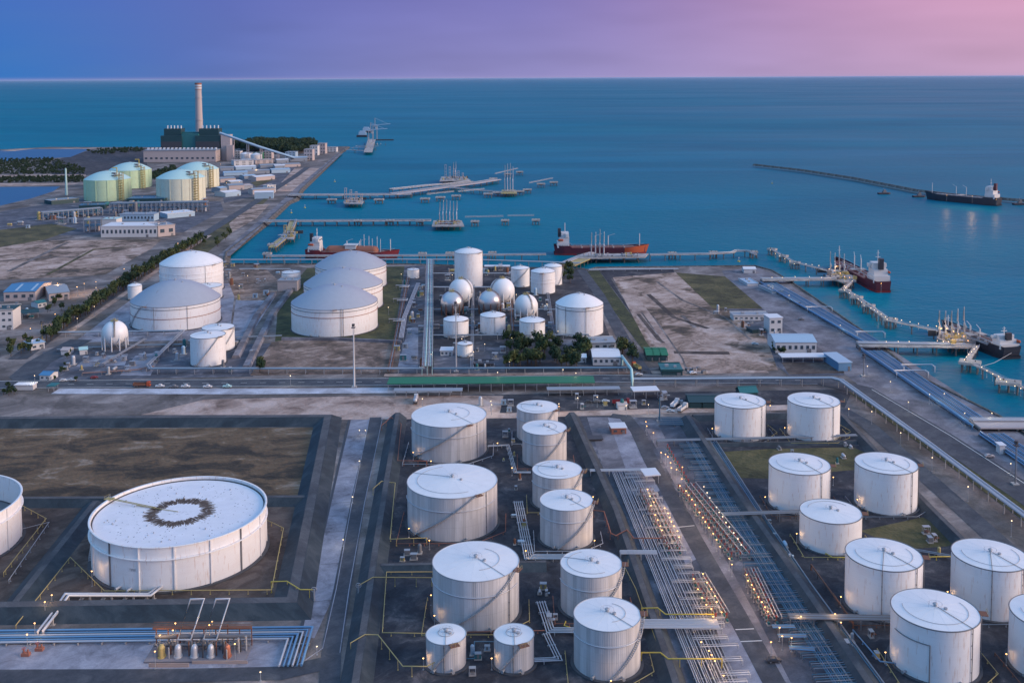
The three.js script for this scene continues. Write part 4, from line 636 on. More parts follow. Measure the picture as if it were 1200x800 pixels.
// --- blue pipes along the quay
{
  const mats = [M.pipeBlue, M.pipeTeal, M.pipeBlue, M.pipeGrey], o = seq(-6.5, 6.5, 11);
  rack('pipe_rack', 'blue quay pipes between the far jetty and the middle jetty', [[235.1,-934.8],[255.2,-719.4]], o, { r: 0.36, y: 0.9, mats, step: 11, legs: 3, frameMat: M.mid });
  rack('pipe_rack', 'blue quay pipes between the middle jetty and the near jetty', [[247.7,-694.5],[254,-543.8]], o, { r: 0.36, y: 0.9, mats, step: 11, legs: 3, frameMat: M.mid });
  rack('pipe_rack', 'blue quay pipes at the picture edge below the near jetty', [[252.8,-529.2],[257.7,-430.8]], o, { r: 0.36, y: 0.9, mats, step: 11, legs: 3, frameMat: M.mid });
  for (const [pts, l] of [[[[228,-925.2],[249.8,-712.5]], 'bright blue pipe beside the far stretch of quay pipes'], [[[241.4,-696.8],[247.6,-539.8]], 'bright blue pipe beside the near stretch of quay pipes'], [[[247.4,-529.3],[252,-427.4]], 'bright blue pipe beside the last stretch of quay pipes']]) line('pipeline', l, pts, 0.62, 2.2, M.pipeBlue, { post: 10, postMat: M.mid, pr: 0.25 });
  for (const [a, l] of [[[246.1,-815.6], 'pipe loop on the far stretch of quay pipes'], [[259.6,-647.1], 'upper pipe loop on the near stretch of quay pipes'], [[250.1,-634.1], 'lower pipe loop on the near stretch of quay pipes'], [[259,-733.8], 'curved pipe bridge beside the middle jetty root']]) line('pipe_loop', l, [[a[0] - 8, a[1]], [a[0] - 8, a[1] - 5], [a[0] + 12, a[1] - 5], [a[0] + 12, a[1]]], 0.4, 3.6, M.pipeWhite, { post: 9, postMat: M.mid });
}
// --- pumps in the lit rows
function makePump() {
  const t = thing('pump', 'pump', 'pump', 0, 0, 0); part('base', box(0, 0, 0, 2.0, 0.35, 1.2), M.pier, t);
  { const g = new THREE.CylinderGeometry(0.42, 0.42, 1.1, 12); g.rotateZ(Math.PI / 2); g.translate(0.4, 0.95, 0); part('motor', g, M.teal, t); }
  { const g = new THREE.CylinderGeometry(0.5, 0.5, 0.5, 14); g.rotateZ(Math.PI / 2); g.translate(-0.55, 0.95, 0); part('casing', [g, cyl(-0.55, 1.0, 0, 0.2, 1.5, 8), cyl(-0.55, 2.3, 0, 0.36, 0.15, 10)], M.rust, t); }
  part('valve', [cyl(-0.55, 2.45, 0, 0.28, 0.5, 8), (() => { const g = new THREE.TorusGeometry(0.4, 0.06, 5, 12); g.rotateX(Math.PI / 2); g.translate(-0.55, 3.1, 0); return g; })()], M.red, t); return t;
}
const pump0 = makePump(); let pumpUsed = false;
const pumpAt = (x, z, turn, label, group) => { if (!pumpUsed) { pumpUsed = true; pump0.position.set(x, 0, z); pump0.rotation.y = turn; pump0.userData = { label, category: 'pump', group }; return; } copy(pump0, x, 0, z, turn, label, group); };
for (const [pts, step, label, rows] of [
  [[[60.4,-454.8],[64.4,-394.6]], 4.2, 'pump from the back beside the long white bundle, back part', [-2, 2.4]], [[[69.4,-373.9],[72.5,-344.8]], 3.6, 'pump from the back beside the long white bundle, front part', [-2, 2]],
  [[[76.8,-510.3],[79.5,-464.3]], 4.6, 'pump from the back at the far end across the corridor road', [-2]], [[[79.8,-459.4],[90.1,-388.6]], 3.8, 'pump from the back in the double row across the corridor road', [-3.4, 0.2, 3.8]], [[[90.3,-377.7],[90.2,-341.8]], 3.8, 'pump from the back at the near end across the corridor road', [-1.2, 1.8]]])
  for (const o of rows) along(ribbon(pts, 0, o)[0], step).forEach(([x, z, h], i) => pumpAt(x, z, h + rr(-0.1, 0.1), `${nth(i)} ${label}${rows.length > 1 ? [', left file', rows.length > 2 ? ', middle file' : ', right file', ', right file'][rows.indexOf(o)] : ''}`, 'pumps in the lit rows'));
// pipe frames over the pump rows
for (const [pts, w, l] of [[[[60.4,-454.8],[64.4,-394.6]], 7, 'steel pipe frame over the back pump row of the corridor'], [[[69.4,-373.9],[72.5,-344.8]], 6.5, 'steel pipe frame over the front pump row of the corridor'], [[[79.1,-459.4],[89.8,-388.7]], 11, 'steel pipe frame over the double pump row'], [[[90.3,-377.7],[90.2,-341.8]], 6, 'steel pipe frame at the front end of the double pump row']]) {
  const t = thing('pump_gantry', l, 'pipe frame', pts[0][0], 0, pts[0][1]);
  for (const [x, z, h] of along(pts, 5.2)) { const s = Math.sin(h), c = Math.cos(h); partW('portal', [-1, 1].map((k) => box(x + s * k * w / 2, 0, z + c * k * w / 2, 0.2, 3.4, 0.2)).concat(box(x, 3.3, z, 0.22, 0.22, w, h)), M.mid, t); }
  for (const o of seq(-w / 2 + 0.5, w / 2 - 0.5, 5)) partW('pipe', tube(up(ribbon(pts, 0, o)[0], 3.75), 0.17, 6), o > 0 ? M.mid : M.steel, t);
}
// --- the pump station at the front left
{
  const [x0, z0] = [-105.1,-326.1], t = thing('pump_station', 'pump station with five pale pumps and two tall pipe loops in the front yard', 'pump station', x0, 0, z0);
  t.scale.set(1.0, 1.45, 1.15); part('base_slab', box(0.5, 0.12, -0.6, 33, 0.3, 9), M.quay, t);
  for (let k = 0; k < 5; k++) { const x = -11 + k * 5.4; const p = part('pump', [cyl(x, 0.4, 1.4, 1.1, 1.7, 14), ball(x, 2.3, 1.4, 1.05, 14), cyl(x, 0.4, 1.4, 1.4, 0.3, 14)], k === 0 ? M.ochre : k < 4 ? M.pipeWhite : M.brick, t); part('outlet', [tube([[x, 1.4, 0.6], [x, 1.4, -3.5], [x + 1.2, 3.2, -3.5]], 0.3, 8), cyl(x - 1.8, 0.4, -1, 0.4, 2.6, 8), cyl(x + 1.9, 0.4, -2.4, 0.5, 2.0, 8)], M.mid, p); }
  for (const x of [-4, 4.6]) part('pipe_loop', tube([[x - 3.2, 1, -2.6], [x - 3.2, 2.6, -2.6], [x - 0.2, 10.4, -7], [x + 4.4, 10.4, -7], [x + 1.2, 2.6, -2.6], [x - 3.2, 2.6, -2.6]], 0.24, 6), M.pipeWhite, t);
  part('header', [tube([[-15, 2.9, -3.6], [17, 2.9, -3.6]], 0.5, 10), tube([[-15, 1.5, -2.2], [17, 1.5, -2.2]], 0.4, 10)], M.mid, t);
  for (let k = 0; k < 22; k++) part('riser', [cyl(rr(-14, 16), 0.4, rr(-3.2, 3), rr(0.14, 0.4), rr(1.6, 4.2), 8)], [M.mid, M.rust, M.steel, M.dark][k % 4], t);
  for (let k = 0; k < 9; k++) part('post', box(-15 + k * 4, 0.4, -4.4, 0.3, rr(3.4, 5.2), 0.3), M.rust, t);
  part('gantry', [box(0.5, 4.6, -4.4, 33, 0.25, 1.4), box(0.5, 5.7, -5.1, 33, 0.08, 0.08), box(0.5, 5.7, -3.7, 33, 0.08, 0.08)], M.rust, t);
  part('barrier', [box(-7, 0, 5.8, 13, 0.9, 0.25), box(9, 0, 4.2, 18, 0.7, 0.25)], M.sand, t);
  for (const [a, b] of [[[-161.8,-326.5], 'red valve block beside the blue pipes'], [[-158.7,-329.6], 'red valve block nearer the pump station beside the blue pipes']]) { const v = thing('valve_block', b, 'valve', a[0], 0, a[1]); part('body', [box(0, 0, 0, 2.6, 1.0, 1.6), cyl(-0.7, 1, 0, 0.3, 1.4, 8), cyl(0.7, 1, 0, 0.3, 1.1, 8)], M.brick, v); part('valve_wheel', (() => { const g = new THREE.TorusGeometry(0.6, 0.08, 5, 14); g.rotateX(Math.PI / 2); g.translate(-0.7, 2.5, 0); return g; })(), M.red, v); }
}

// ================================================================ BUILDINGS, MASTS, VEHICLES
// a building on the front edge a-b ([x, z] points), d metres deep, h metres to the eaves
function building(name, label, a, b, d, h, { roof = 'flat', wall = M.wallWhite, cover = M.roofGrey, rise = 2.2, cols = 0, rows = 1, door = true, open = false, group, category = 'building', over = 0.5, sky = 0 } = {}) {
  const w = Math.hypot(b[0] - a[0], b[1] - a[1]), turn = Math.atan2(-(b[1] - a[1]), b[0] - a[0]);
  const t = thing(name, label, category, a[0], 0, a[1], group, turn);   // local: x along the front, -z away
  if (open) { const n = Math.max(2, Math.round(w / 7) + 1); for (let i = 0; i < n; i++) for (const z of [-0.4, -d + 0.4]) part('post', box(mix(0.4, w - 0.4, i / (n - 1)), 0, z, 0.3, h, 0.3), M.steel, t); }
  else part('wall', [box(w / 2, 0, -0.15, w, h, 0.3), box(w / 2, 0, -d + 0.15, w, h, 0.3), box(0.15, 0, -d / 2, 0.3, h, d - 0.6), box(w - 0.15, 0, -d / 2, 0.3, h, d - 0.6)], wall, t);
  if (roof === 'gable') {                              // ridge along x
    const y = h, o = over, pos = [], e = [[-o, y - o * rise / (d / 2) , o], [w + o, y - o * rise / (d / 2), o], [w + o, y + rise, -d / 2], [-o, y + rise, -d / 2], [-o, y - o * rise / (d / 2), -d - o], [w + o, y - o * rise / (d / 2), -d - o]];
    for (const f of [[0, 1, 2], [0, 2, 3], [3, 2, 5], [3, 5, 4]]) for (const k of f) pos.push(...e[k]);
    const g = meshOf(pos, null, new Array(pos.length / 3 * 2).fill(0).map((_, i) => pos[(i >> 1) * 3 + (i % 2 ? 2 : 0)])), lid = g.clone(); lid.translate(0, 0.18, 0);
    const rf = part('roof', [lid, g], cover, t); part('ridge', box(w / 2, y + rise + 0.05, -d / 2, w + o * 2, 0.25, 0.7), cover, rf);
    if (!open) part('gable_end', [-1, 1].map((s) => { const x = s < 0 ? 0.1 : w - 0.1; const p = [x, y - 0.05, 0, x, y - 0.05, -d, x, y + rise - 0.1, -d / 2]; return meshOf(p, null, [0, 0, d, 0, d / 2, rise]); }), wall, t);
    for (let k = 0; k < sky; k++) part('skylight', box(mix(0, w, (k + 0.7) / sky), y + rise * 0.5, -d * 0.26, w / sky * 0.14, 0.4, d * 0.4, 0, Math.atan2(rise, d / 2)), M.paleBlue, rf);
  } else {
    const rf = part('roof', box(w / 2, h, -d / 2, w + over * 2, 0.4, d + over * 2), cover, t);
    if (!open && w > 12) { part('parapet', [box(w / 2, h + 0.4, over - 0.15, w + over * 2, 0.5, 0.3), box(w / 2, h + 0.4, -d - over + 0.15, w + over * 2, 0.5, 0.3)], wall, rf); part('roof_unit', [box(w * 0.3, h + 0.4, -d * 0.5, 2.4, 1.5, 2), box(w * 0.7, h + 0.4, -d * 0.4, 1.8, 1.2, 1.8)], M.steel, rf); }
  }
  for (let r = 0; r < rows; r++) for (let c = 0; c < cols; c++) { const ww = w / cols * 0.5, x = w * (c + 0.5) / cols, y = h * (r + 0.35) / rows, wn = part('window', box(x, y, 0.02, ww, h / rows * 0.34, 0.12), M.glass, t); part('sill', box(x, y - 0.15, 0.1, ww + 0.3, 0.14, 0.25), wall, wn); }
  if (door && !open) { const dr = part('door', box(w * 0.82, 0, 0.04, Math.min(3, w * 0.18), Math.min(3, h * 0.6), 0.14), M.mid, t); part('handle', box(w * 0.82 - 0.4, 1.1, 0.12, 0.1, 0.3, 0.1), M.steel, dr); }
  return t;
}
// --- works at the left edge
building('warehouse', 'blue roofed warehouse with a pale front at the left edge', [-438.7,-871], [-412.8,-873.9], 42, 8, { roof: 'gable', cover: M.blueRoof, wall: M.wallPink, rise: 3, cols: 4, sky: 2 });
building('warehouse', 'grey roofed workshop beside the blue roofed warehouse', [-399.4,-870.2], [-385.3,-878.4], 40, 6.5, { roof: 'gable', cover: M.roofGrey, wall: M.wallPink, rise: 2.4, cols: 3 });
building('office_building', 'white three storey block with a teal roof at the left edge', [-399.7,-768.6], [-382,-771], 18, 15, { cover: M.tealDark, cols: 4, rows: 3 });
building('carport', 'dark teal carport beside the white block', [-391.5,-804.4], [-380.5,-810], 16, 4.5, { open: true, cover: M.tealDark, roof: 'gable', rise: 1.4 });
building('site_hut', 'small hut with teal roof on the works lane', [-396.8,-843.9], [-392.5,-850.3], 10, 4, { roof: 'gable', cover: M.teal, rise: 1.3, cols: 2 });
building('site_hut', 'low white hut beside the tree row near the bend', [-339.3,-708.9], [-332.7,-715.7], 12, 4.5, { cover: M.paleBlue, cols: 2 });
building('gatehouse', 'blue roofed gatehouse beside the access road', [-300.6,-638], [-293.7,-637], 9, 3.4, { roof: 'gable', cover: M.blueRoof, rise: 1.2, cols: 2 });
building('long_trailer', 'long white trailer body parked beside the cross road', [-306.4,-617.6], [-295.3,-617.5], 5, 3, { cover: M.roofWhite, wall: M.wallWhite, category: 'trailer', door: false });
building('bus_shelter', 'teal roofed shelter beside the cross road', [-284.8,-613.9], [-280.6,-613.8], 6, 3.4, { open: true, cover: M.teal, category: 'shelter' });
building('shed', 'brown shed behind the row of three domes', [-211.3,-908.5], [-193.6,-908.1], 14, 9, { cover: M.roofGrey, wall: M.wallPink });
building('shed', 'small white shed beside the lone sphere yard', [-313.2,-697.4], [-307.8,-697.3], 8, 3.4, { roof: 'gable', cover: M.wallPink, rise: 1 });
building('shed', 'small teal shed in the lone sphere yard', [-300.1,-697.2], [-295.6,-699.3], 8, 3.4, { roof: 'gable', cover: M.paleGreen, rise: 1 });
// --- sphere yard and middle
building('warehouse', 'white roofed building at the corner below the large domed tank', [53,-666.1], [71,-665.8], 22, 5.5, { roof: 'gable', cover: M.roofWhite, rise: 1.2, cols: 5 });
building('warehouse', 'grey flat roofed building behind the white roofed one', [51.3,-704.5], [72.4,-706.4], 16, 4.5, { cover: M.roofGrey, cols: 4 });
building('site_hut', 'white gabled hut among the trees', [43.2,-672.4], [48.9,-672.3], 9, 3.6, { roof: 'gable', cover: M.roofWhite, rise: 1.2, cols: 2 });
for (let k = 0; k < 3; k++) building('green_shed', ['first green ridged shed beside the sand plot, nearest the service road', 'middle green ridged shed beside the sand plot', 'last green ridged shed beside the sand plot'][k], lerp2([89.9,-675.8], [104.1,-675.5], k / 3), lerp2([89.9,-675.8], [104.1,-675.5], (k + 0.96) / 3), 20, 4, { roof: 'gable', cover: M.green, wall: M.tealDark, rise: 1.6, group: 'green ridged sheds', category: 'shed' });
building('shed', 'low teal roofed shed in front of the green sheds', [95.2,-642.1], [108.3,-641.9], 16, 3.2, { cover: M.teal, wall: M.tealDark });
building('shed', 'small pale hut between the teal shed and the sand plot', [100,-655.4], [105,-655.4], 5, 3, { cover: M.roofWhite });
building('switch_room', 'white shed at the front of the sphere yard', [-49.8,-690.8], [-41.6,-690.6], 9, 3.6, { cover: M.roofWhite, cols: 3 });
building('switch_room', 'dark low equipment house at the front of the sphere yard', [-25.8,-659.4], [-13,-659.2], 9, 2.8, { cover: M.dark, wall: M.dark });
building('pipe_shelter', 'low white roofed shelter behind the tall slim tank', [-27.6,-1002.1], [-3.1,-1001.5], 7, 4, { open: true, cover: M.roofWhite, category: 'shelter' });
// the covered pipe way and parking roofs along the cross road
building('pipe_canopy', 'long green canopy along the cross road above the clad tanks', [-76.3,-609.9], [49.6,-610.6], 13, 5, { open: true, cover: M.green, category: 'canopy', over: 0.3 });
building('pipe_canopy', 'pale grey roof below the green canopy, beside the tank lorry', [-71,-599.9], [-30.8,-600.1], 5, 3.6, { open: true, cover: M.roofGrey, category: 'canopy' });
building('pipe_canopy', 'pale grey roof below the green canopy, above the parked cars', [20.8,-601], [63.8,-602], 5, 3.6, { open: true, cover: M.roofGrey, category: 'canopy' });
building('gate_canopy', 'white roofed gate canopy under the long pale pipe rack', [71.6,-594.5], [86.4,-595.9], 8, 4.6, { open: true, cover: M.roofWhite, category: 'canopy' });
building('site_hut', 'pale hut with pink roof on the parking yard', [60.3,-573.6], [65.3,-574.3], 6, 3, { roof: 'gable', cover: M.wallPink, rise: 0.9 });
for (let k = 0; k < 3; k++) building('shed', ['first dark teal shed behind the corner white tank', 'second dark teal shed behind the corner white tank', 'third dark teal shed behind the corner white tank'][k], [101.4,-576.8].map((v, i) => v + k * [7.6, 0.2][i]), [101.4,-576.8].map((v, i) => v + k * [7.6, 0.2][i] + [7, 0.2][i]), 16, 3.6, { roof: 'gable', cover: M.tealDark, wall: M.tealDark, rise: 1.4, group: 'dark teal sheds', door: false });
building('shed', 'teal gabled shed just behind the back corner white tank', [133.7,-589.6], [144,-591.1], 8, 5, { roof: 'gable', cover: M.teal, rise: 2.4, wall: M.tealDark });
building('control_hut', 'square hut with a pinkish white roof at the back of the corridor', [52.6,-534.4], [60.4,-535], 7.5, 3.4, { cover: M.roofWhite, wall: M.brick, cols: 2 });
building('control_hut', 'square white roofed hut at the head of the pump row', [62,-467], [68.5,-468], 8, 4, { open: true, cover: M.roofWhite });
building('pump_shelter', 'low dark roof beside the first concrete apron', [39.5,-524.3], [46.7,-524.8], 5, 0.8, { cover: M.dark, wall: M.dark, door: false });
// --- quay side works
building('office_building', 'pale blue roofed office beside the quay road', [181.2,-694.5], [209.3,-694], 24, 7.5, { roof: 'gable', cover: M.paleBlue, rise: 2.4, cols: 7 });
building('water_tower_house', 'square white tower house beside the office', [190.1,-746.2], [199.8,-747.3], 12, 12, { cover: M.roofWhite, cols: 2, rows: 2 });
building('carport', 'long white carport in front of the office', [179.5,-670.2], [214.3,-670.6], 9, 3.6, { open: true, cover: M.roofWhite });
building('container', 'blue cargo box with a white end beside the carport', [210.5,-649.8], [219,-650.6], 24, 5.5, { cover: M.paleBlue, wall: M.pipeBlue, category: 'container' });
building('switchyard', 'long grey switch house at the edge of the green field', [172.6,-787.9], [200.7,-788.7], 12, 4, { cover: M.roofGrey, cols: 7 });
building('shed', 'teal covered stack beside the square tower house', [177.8,-747.7], [187.8,-750.1], 10, 2.6, { cover: M.tealDark, wall: M.tealDark, door: false });
building('shed', 'white roofed hut on the quay corner', [224.7,-982.7], [236.2,-982.4], 10, 4, { roof: 'gable', cover: M.roofWhite, rise: 1.4 });
building('shed', 'low pale blue roof near the quay corner', [211.4,-945.3], [214,-921.7], 10, 2, { cover: M.paleBlue, door: false });
building('shed', 'low teal roof beside the quay road corner', [222.9,-913.9], [228,-888.1], 10, 2, { cover: M.pipeTeal, door: false });
building('tank_hut', 'small white round-cornered hut beside the near jetty root', [245,-503.4], [247.6,-503.4], 4, 4.4, { cover: M.roofWhite });
// --- gas terminal buildings
building('terminal_building', 'long white terminal building in front of the cold storage tanks', [-497.8,-1227.8], [-430.1,-1229.1], 34, 13, { cover: M.roofWhite, cols: 13, rows: 1, wall: M.wallWhite });
building('terminal_building', 'pinkish block joined to the long terminal building', [-429.1,-1229.1], [-412.7,-1242.1], 32, 13, { cover: M.roofGrey, wall: M.wallPink, cols: 2 });
building('terminal_building', 'small pale green roofed block behind the long terminal building', [-531.2,-1314], [-512.2,-1313.4], 18, 10, { cover: M.paleGreen });
building('terminal_building', 'low dark roofed hall behind the long terminal building', [-529.1,-1369.3], [-482.6,-1367.8], 18, 9, { cover: M.roofGrey, wall: M.paleBlue, cols: 10 });
building('terminal_building', 'low pale roofed hall beside the main road', [-472.6,-1392.6], [-442.9,-1417.7], 26, 6, { cover: M.roofWhite, wall: M.paleBlue });
building('terminal_building', 'dark teal flat hall between the two pairs of cold tanks', [-593.1,-1564.1], [-536.5,-1567.4], 40, 7, { cover: M.pipeTeal, wall: M.tealDark });
building('terminal_building', 'low blue hall before the green cold tank', [-634.9,-1489.2], [-600.8,-1497.7], 26, 6, { cover: M.pipeTeal, wall: M.tealDark });
building('terminal_building', 'low blue hall at the end of the pond track', [-703.2,-1552.3], [-674.6,-1583.4], 26, 6, { cover: M.roofGrey, wall: M.tealDark });
{ // open steel pipe structures of the terminal
  for (const [a, b, l, d, h] of [[[-574.3,-1449.2], [-439.8,-1463.2], 'long open steel pipe structure in front of the cold storage tanks', 16, 13], [[-638,-1381.2], [-576.8,-1431.1], 'open steel pipe structure beside the grass verge', 14, 9], [[-536,-1270.1], [-517.3,-1276.7], 'blue steel frame beside the long terminal building', 20, 14]]) {
    const w = Math.hypot(b[0] - a[0], b[1] - a[1]), t = thing('process_structure', l, 'steel structure', a[0], 0, a[1], null, Math.atan2(-(b[1] - a[1]), b[0] - a[0])), n = Math.round(w / 6.5);
    for (let i = 0; i <= n; i++) part('column', [box(w * i / n, 0, 0, 0.9, h, 0.9), box(w * i / n, 0, -d, 0.9, h, 0.9), box(w * i / n, h, -d / 2, 0.9, 0.9, d)], M.pipeGrey, t);
    for (const y of [h * 0.5, h]) part('deck', box(w / 2, y, -d / 2, w, 0.5, d), M.pipeTeal, t);
    for (let i = 0; i < 6; i++) part('pipe', tube([[0, h + 1.2, -1.5 - i * (d - 3) / 5], [w, h + 1.2, -1.5 - i * (d - 3) / 5]], 0.55, 6), M.pipeGrey, t);
    for (let i = 0; i < n; i += 2) part('vessel', [cyl(w * (i + 0.5) / n, 0, -d * 0.4, 1.6, h * 0.42, 10)], i % 4 ? M.wallPink : M.pipeWhite, t);
  }
}
// --- sheds, tanks and blocks along the far coast
const gFar = 'sheds of the far works';
building('shed', 'grey roofed shed just behind the cream cold tanks', [-537.5,-1876.4], [-513.1,-1890.8], 30, 7, { roof: 'gable', cover: M.roofGrey, wall: M.wallPink, rise: 1.6, cols: 0, group: gFar });
building('shed', 'pale blue shed behind the cream cold tanks', [-568.6,-2009.5], [-525.6,-2025.2], 26, 6, { roof: 'gable', cover: M.paleBlue, wall: M.paleBlue, rise: 1.6, cols: 0, group: gFar });
building('shed', 'grey roofed shed in the middle of the far works', [-533.7,-2043.7], [-489.7,-2059.9], 24, 6, { roof: 'gable', cover: M.roofGrey, wall: M.roofGrey, rise: 1.6, cols: 0, group: gFar });
building('shed', 'white roofed shed beside the dry grass patch', [-478.7,-1905], [-450.7,-1936], 26, 7, { roof: 'gable', cover: M.roofWhite, wall: M.wallPink, rise: 1.6, cols: 0, group: gFar });
building('shed', 'pale blue shed beside the far sand plot', [-486.2,-2059.8], [-452,-2076.8], 22, 7, { roof: 'gable', cover: M.paleBlue, wall: M.paleBlue, rise: 1.6, cols: 0, group: gFar });
building('shed', 'grey shed in the back row of the far works', [-538,-2180], [-496.7,-2198.8], 24, 6, { roof: 'gable', cover: M.roofGrey, wall: M.roofGrey, rise: 1.6, cols: 0, group: gFar });
building('shed', 'large grey shed beside the cream cold tank', [-485.6,-1745.2], [-462.6,-1757.7], 34, 8, { roof: 'gable', cover: M.roofGrey, wall: M.wallPink, rise: 1.6, cols: 0, group: gFar });
building('shed', 'white roofed shed on the bend of the main road', [-463.2,-1643.7], [-444.5,-1667], 30, 7, { roof: 'gable', cover: M.roofWhite, wall: M.paleBlue, rise: 1.6, cols: 0, group: gFar });
building('shed', 'pinkish shed beside the dry grass patch', [-467,-1757.8], [-451.2,-1770.8], 26, 6, { roof: 'gable', cover: M.wallPink, wall: M.roofGrey, rise: 1.6, cols: 0, group: gFar });
building('shed', 'grey shed in the back row near the coast', [-493,-2198.6], [-460.2,-2218.2], 22, 6, { roof: 'gable', cover: M.roofGrey, wall: M.wallPink, rise: 1.6, cols: 0, group: gFar });
building('shed', 'white shed in the back row behind the cold tanks', [-580.6,-2141.5], [-542.1,-2159.7], 24, 6, { roof: 'gable', cover: M.roofWhite, wall: M.paleBlue, rise: 1.6, cols: 0, group: gFar });
building('shed', 'pale blue shed nearest the far coast blocks', [-512.6,-2358], [-475.2,-2368.1], 24, 8, { roof: 'gable', cover: M.paleBlue, wall: M.roofGrey, rise: 1.6, cols: 0, group: gFar });
building('shed', 'grey hall behind the jetty root', [-427.9,-1678.6], [-396.8,-1702.4], 20, 8, { roof: 'gable', cover: M.roofGrey, wall: M.wallPink, rise: 1.6, cols: 0, group: gFar });
building('shed', 'white hall at the jetty root beside the coast road', [-410,-1618.2], [-381.2,-1622.9], 18, 10, { roof: 'gable', cover: M.roofWhite, wall: M.paleBlue, rise: 1.6, cols: 0, group: gFar });
building('shed', 'white roofed shed between the two grey sheds by the cream tanks', [-505.9,-1829.9], [-488.2,-1843.9], 26, 6, { roof: 'gable', cover: M.roofWhite, wall: M.roofGrey, rise: 1.4, cols: 0, group: gFar });
building('shed', 'pale blue shed behind the dry grass patch', [-509.8,-1938.7], [-491,-1954.4], 22, 6, { roof: 'gable', cover: M.paleBlue, wall: M.roofGrey, rise: 1.4, cols: 0, group: gFar });
building('shed', 'white roofed shed at the edge of the far sand plot', [-504.3,-2168], [-484.6,-2177.3], 18, 6, { roof: 'gable', cover: M.roofWhite, wall: M.roofGrey, rise: 1.4, cols: 0, group: gFar });
building('shed', 'grey shed at the back beside the woods', [-607.6,-2123], [-581.5,-2131.6], 22, 6, { roof: 'gable', cover: M.roofGrey, wall: M.roofGrey, rise: 1.4, cols: 0, group: gFar });
building('shed', 'pale blue block against the nearest cream tank', [-489.2,-1706.2], [-481.2,-1718.7], 22, 8, { roof: 'gable', cover: M.paleBlue, wall: M.roofGrey, rise: 1.4, cols: 0, group: gFar });
building('shed', 'white roofed shed below the end of the conveyor', [-533.6,-2311.6], [-508.8,-2322], 20, 7, { roof: 'gable', cover: M.roofWhite, wall: M.roofGrey, rise: 1.4, cols: 0, group: gFar });
building('shed', 'grey shed below the middle of the conveyor', [-614,-2316], [-583,-2323.7], 16, 8, { roof: 'gable', cover: M.roofGrey, wall: M.roofGrey, rise: 1.4, cols: 0, group: gFar });
building('far_building', 'white block beside the conveyor tower', [-676.8,-2468.7], [-658,-2467.6], 20, 16, { cover: M.roofGrey, wall: M.wallWhite, cols: 3, rows: 3, group: 'blocks along the far coast' });
building('far_building', 'wide white block below the conveyor', [-648.9,-2440.9], [-624,-2439.5], 20, 14, { cover: M.roofGrey, wall: M.wallWhite, cols: 3, rows: 3, group: 'blocks along the far coast' });
building('far_building', 'green block below the conveyor', [-613.3,-2413.3], [-592.9,-2412.1], 20, 16, { cover: M.roofGrey, wall: M.green, cols: 3, rows: 3, group: 'blocks along the far coast' });
building('far_building', 'pinkish block below the conveyor', [-595.1,-2437.8], [-574.4,-2436.6], 20, 18, { cover: M.roofGrey, wall: M.wallPink, cols: 3, rows: 3, group: 'blocks along the far coast' });
building('far_building', 'low white block before the conveyor', [-613,-2248], [-574.8,-2268.2], 26, 10, { cover: M.roofGrey, wall: M.wallWhite, cols: 3, rows: 3, group: 'blocks along the far coast' });
building('far_building', 'low pinkish block before the conveyor', [-576.7,-2290.9], [-541.4,-2312.1], 22, 8, { cover: M.roofGrey, wall: M.wallPink, cols: 3, rows: 3, group: 'blocks along the far coast' });
building('far_building', 'pale blue block near the wooded hill', [-547.3,-2461.1], [-522.3,-2459.7], 24, 14, { cover: M.roofGrey, wall: M.paleBlue, cols: 3, rows: 3, group: 'blocks along the far coast' });
building('far_building', 'tall pinkish block nearest the far shore', [-485.8,-2381], [-465.6,-2379.9], 20, 26, { cover: M.roofGrey, wall: M.wallPink, cols: 3, rows: 3, group: 'blocks along the far coast' });
building('far_building', 'tall white block on the far shore', [-503.2,-2540.3], [-483.8,-2539.1], 20, 24, { cover: M.roofGrey, wall: M.wallWhite, cols: 3, rows: 3, group: 'blocks along the far coast' });
building('far_building', 'pinkish tower block on the far shore', [-494.8,-2597.3], [-475.1,-2596], 20, 26, { cover: M.roofGrey, wall: M.wallPink, cols: 3, rows: 3, group: 'blocks along the far coast' });
building('far_building', 'low white block at the tip of the far shore', [-483.9,-2656.7], [-457,-2655], 18, 12, { cover: M.roofGrey, wall: M.wallWhite, cols: 3, rows: 3, group: 'blocks along the far coast' });
building('far_building', 'small white tower house beside the coast road', [-409.8,-1703], [-398.4,-1715.3], 12, 12, { cover: M.roofGrey, wall: M.wallWhite, cols: 3, rows: 3, group: 'blocks along the far coast' });

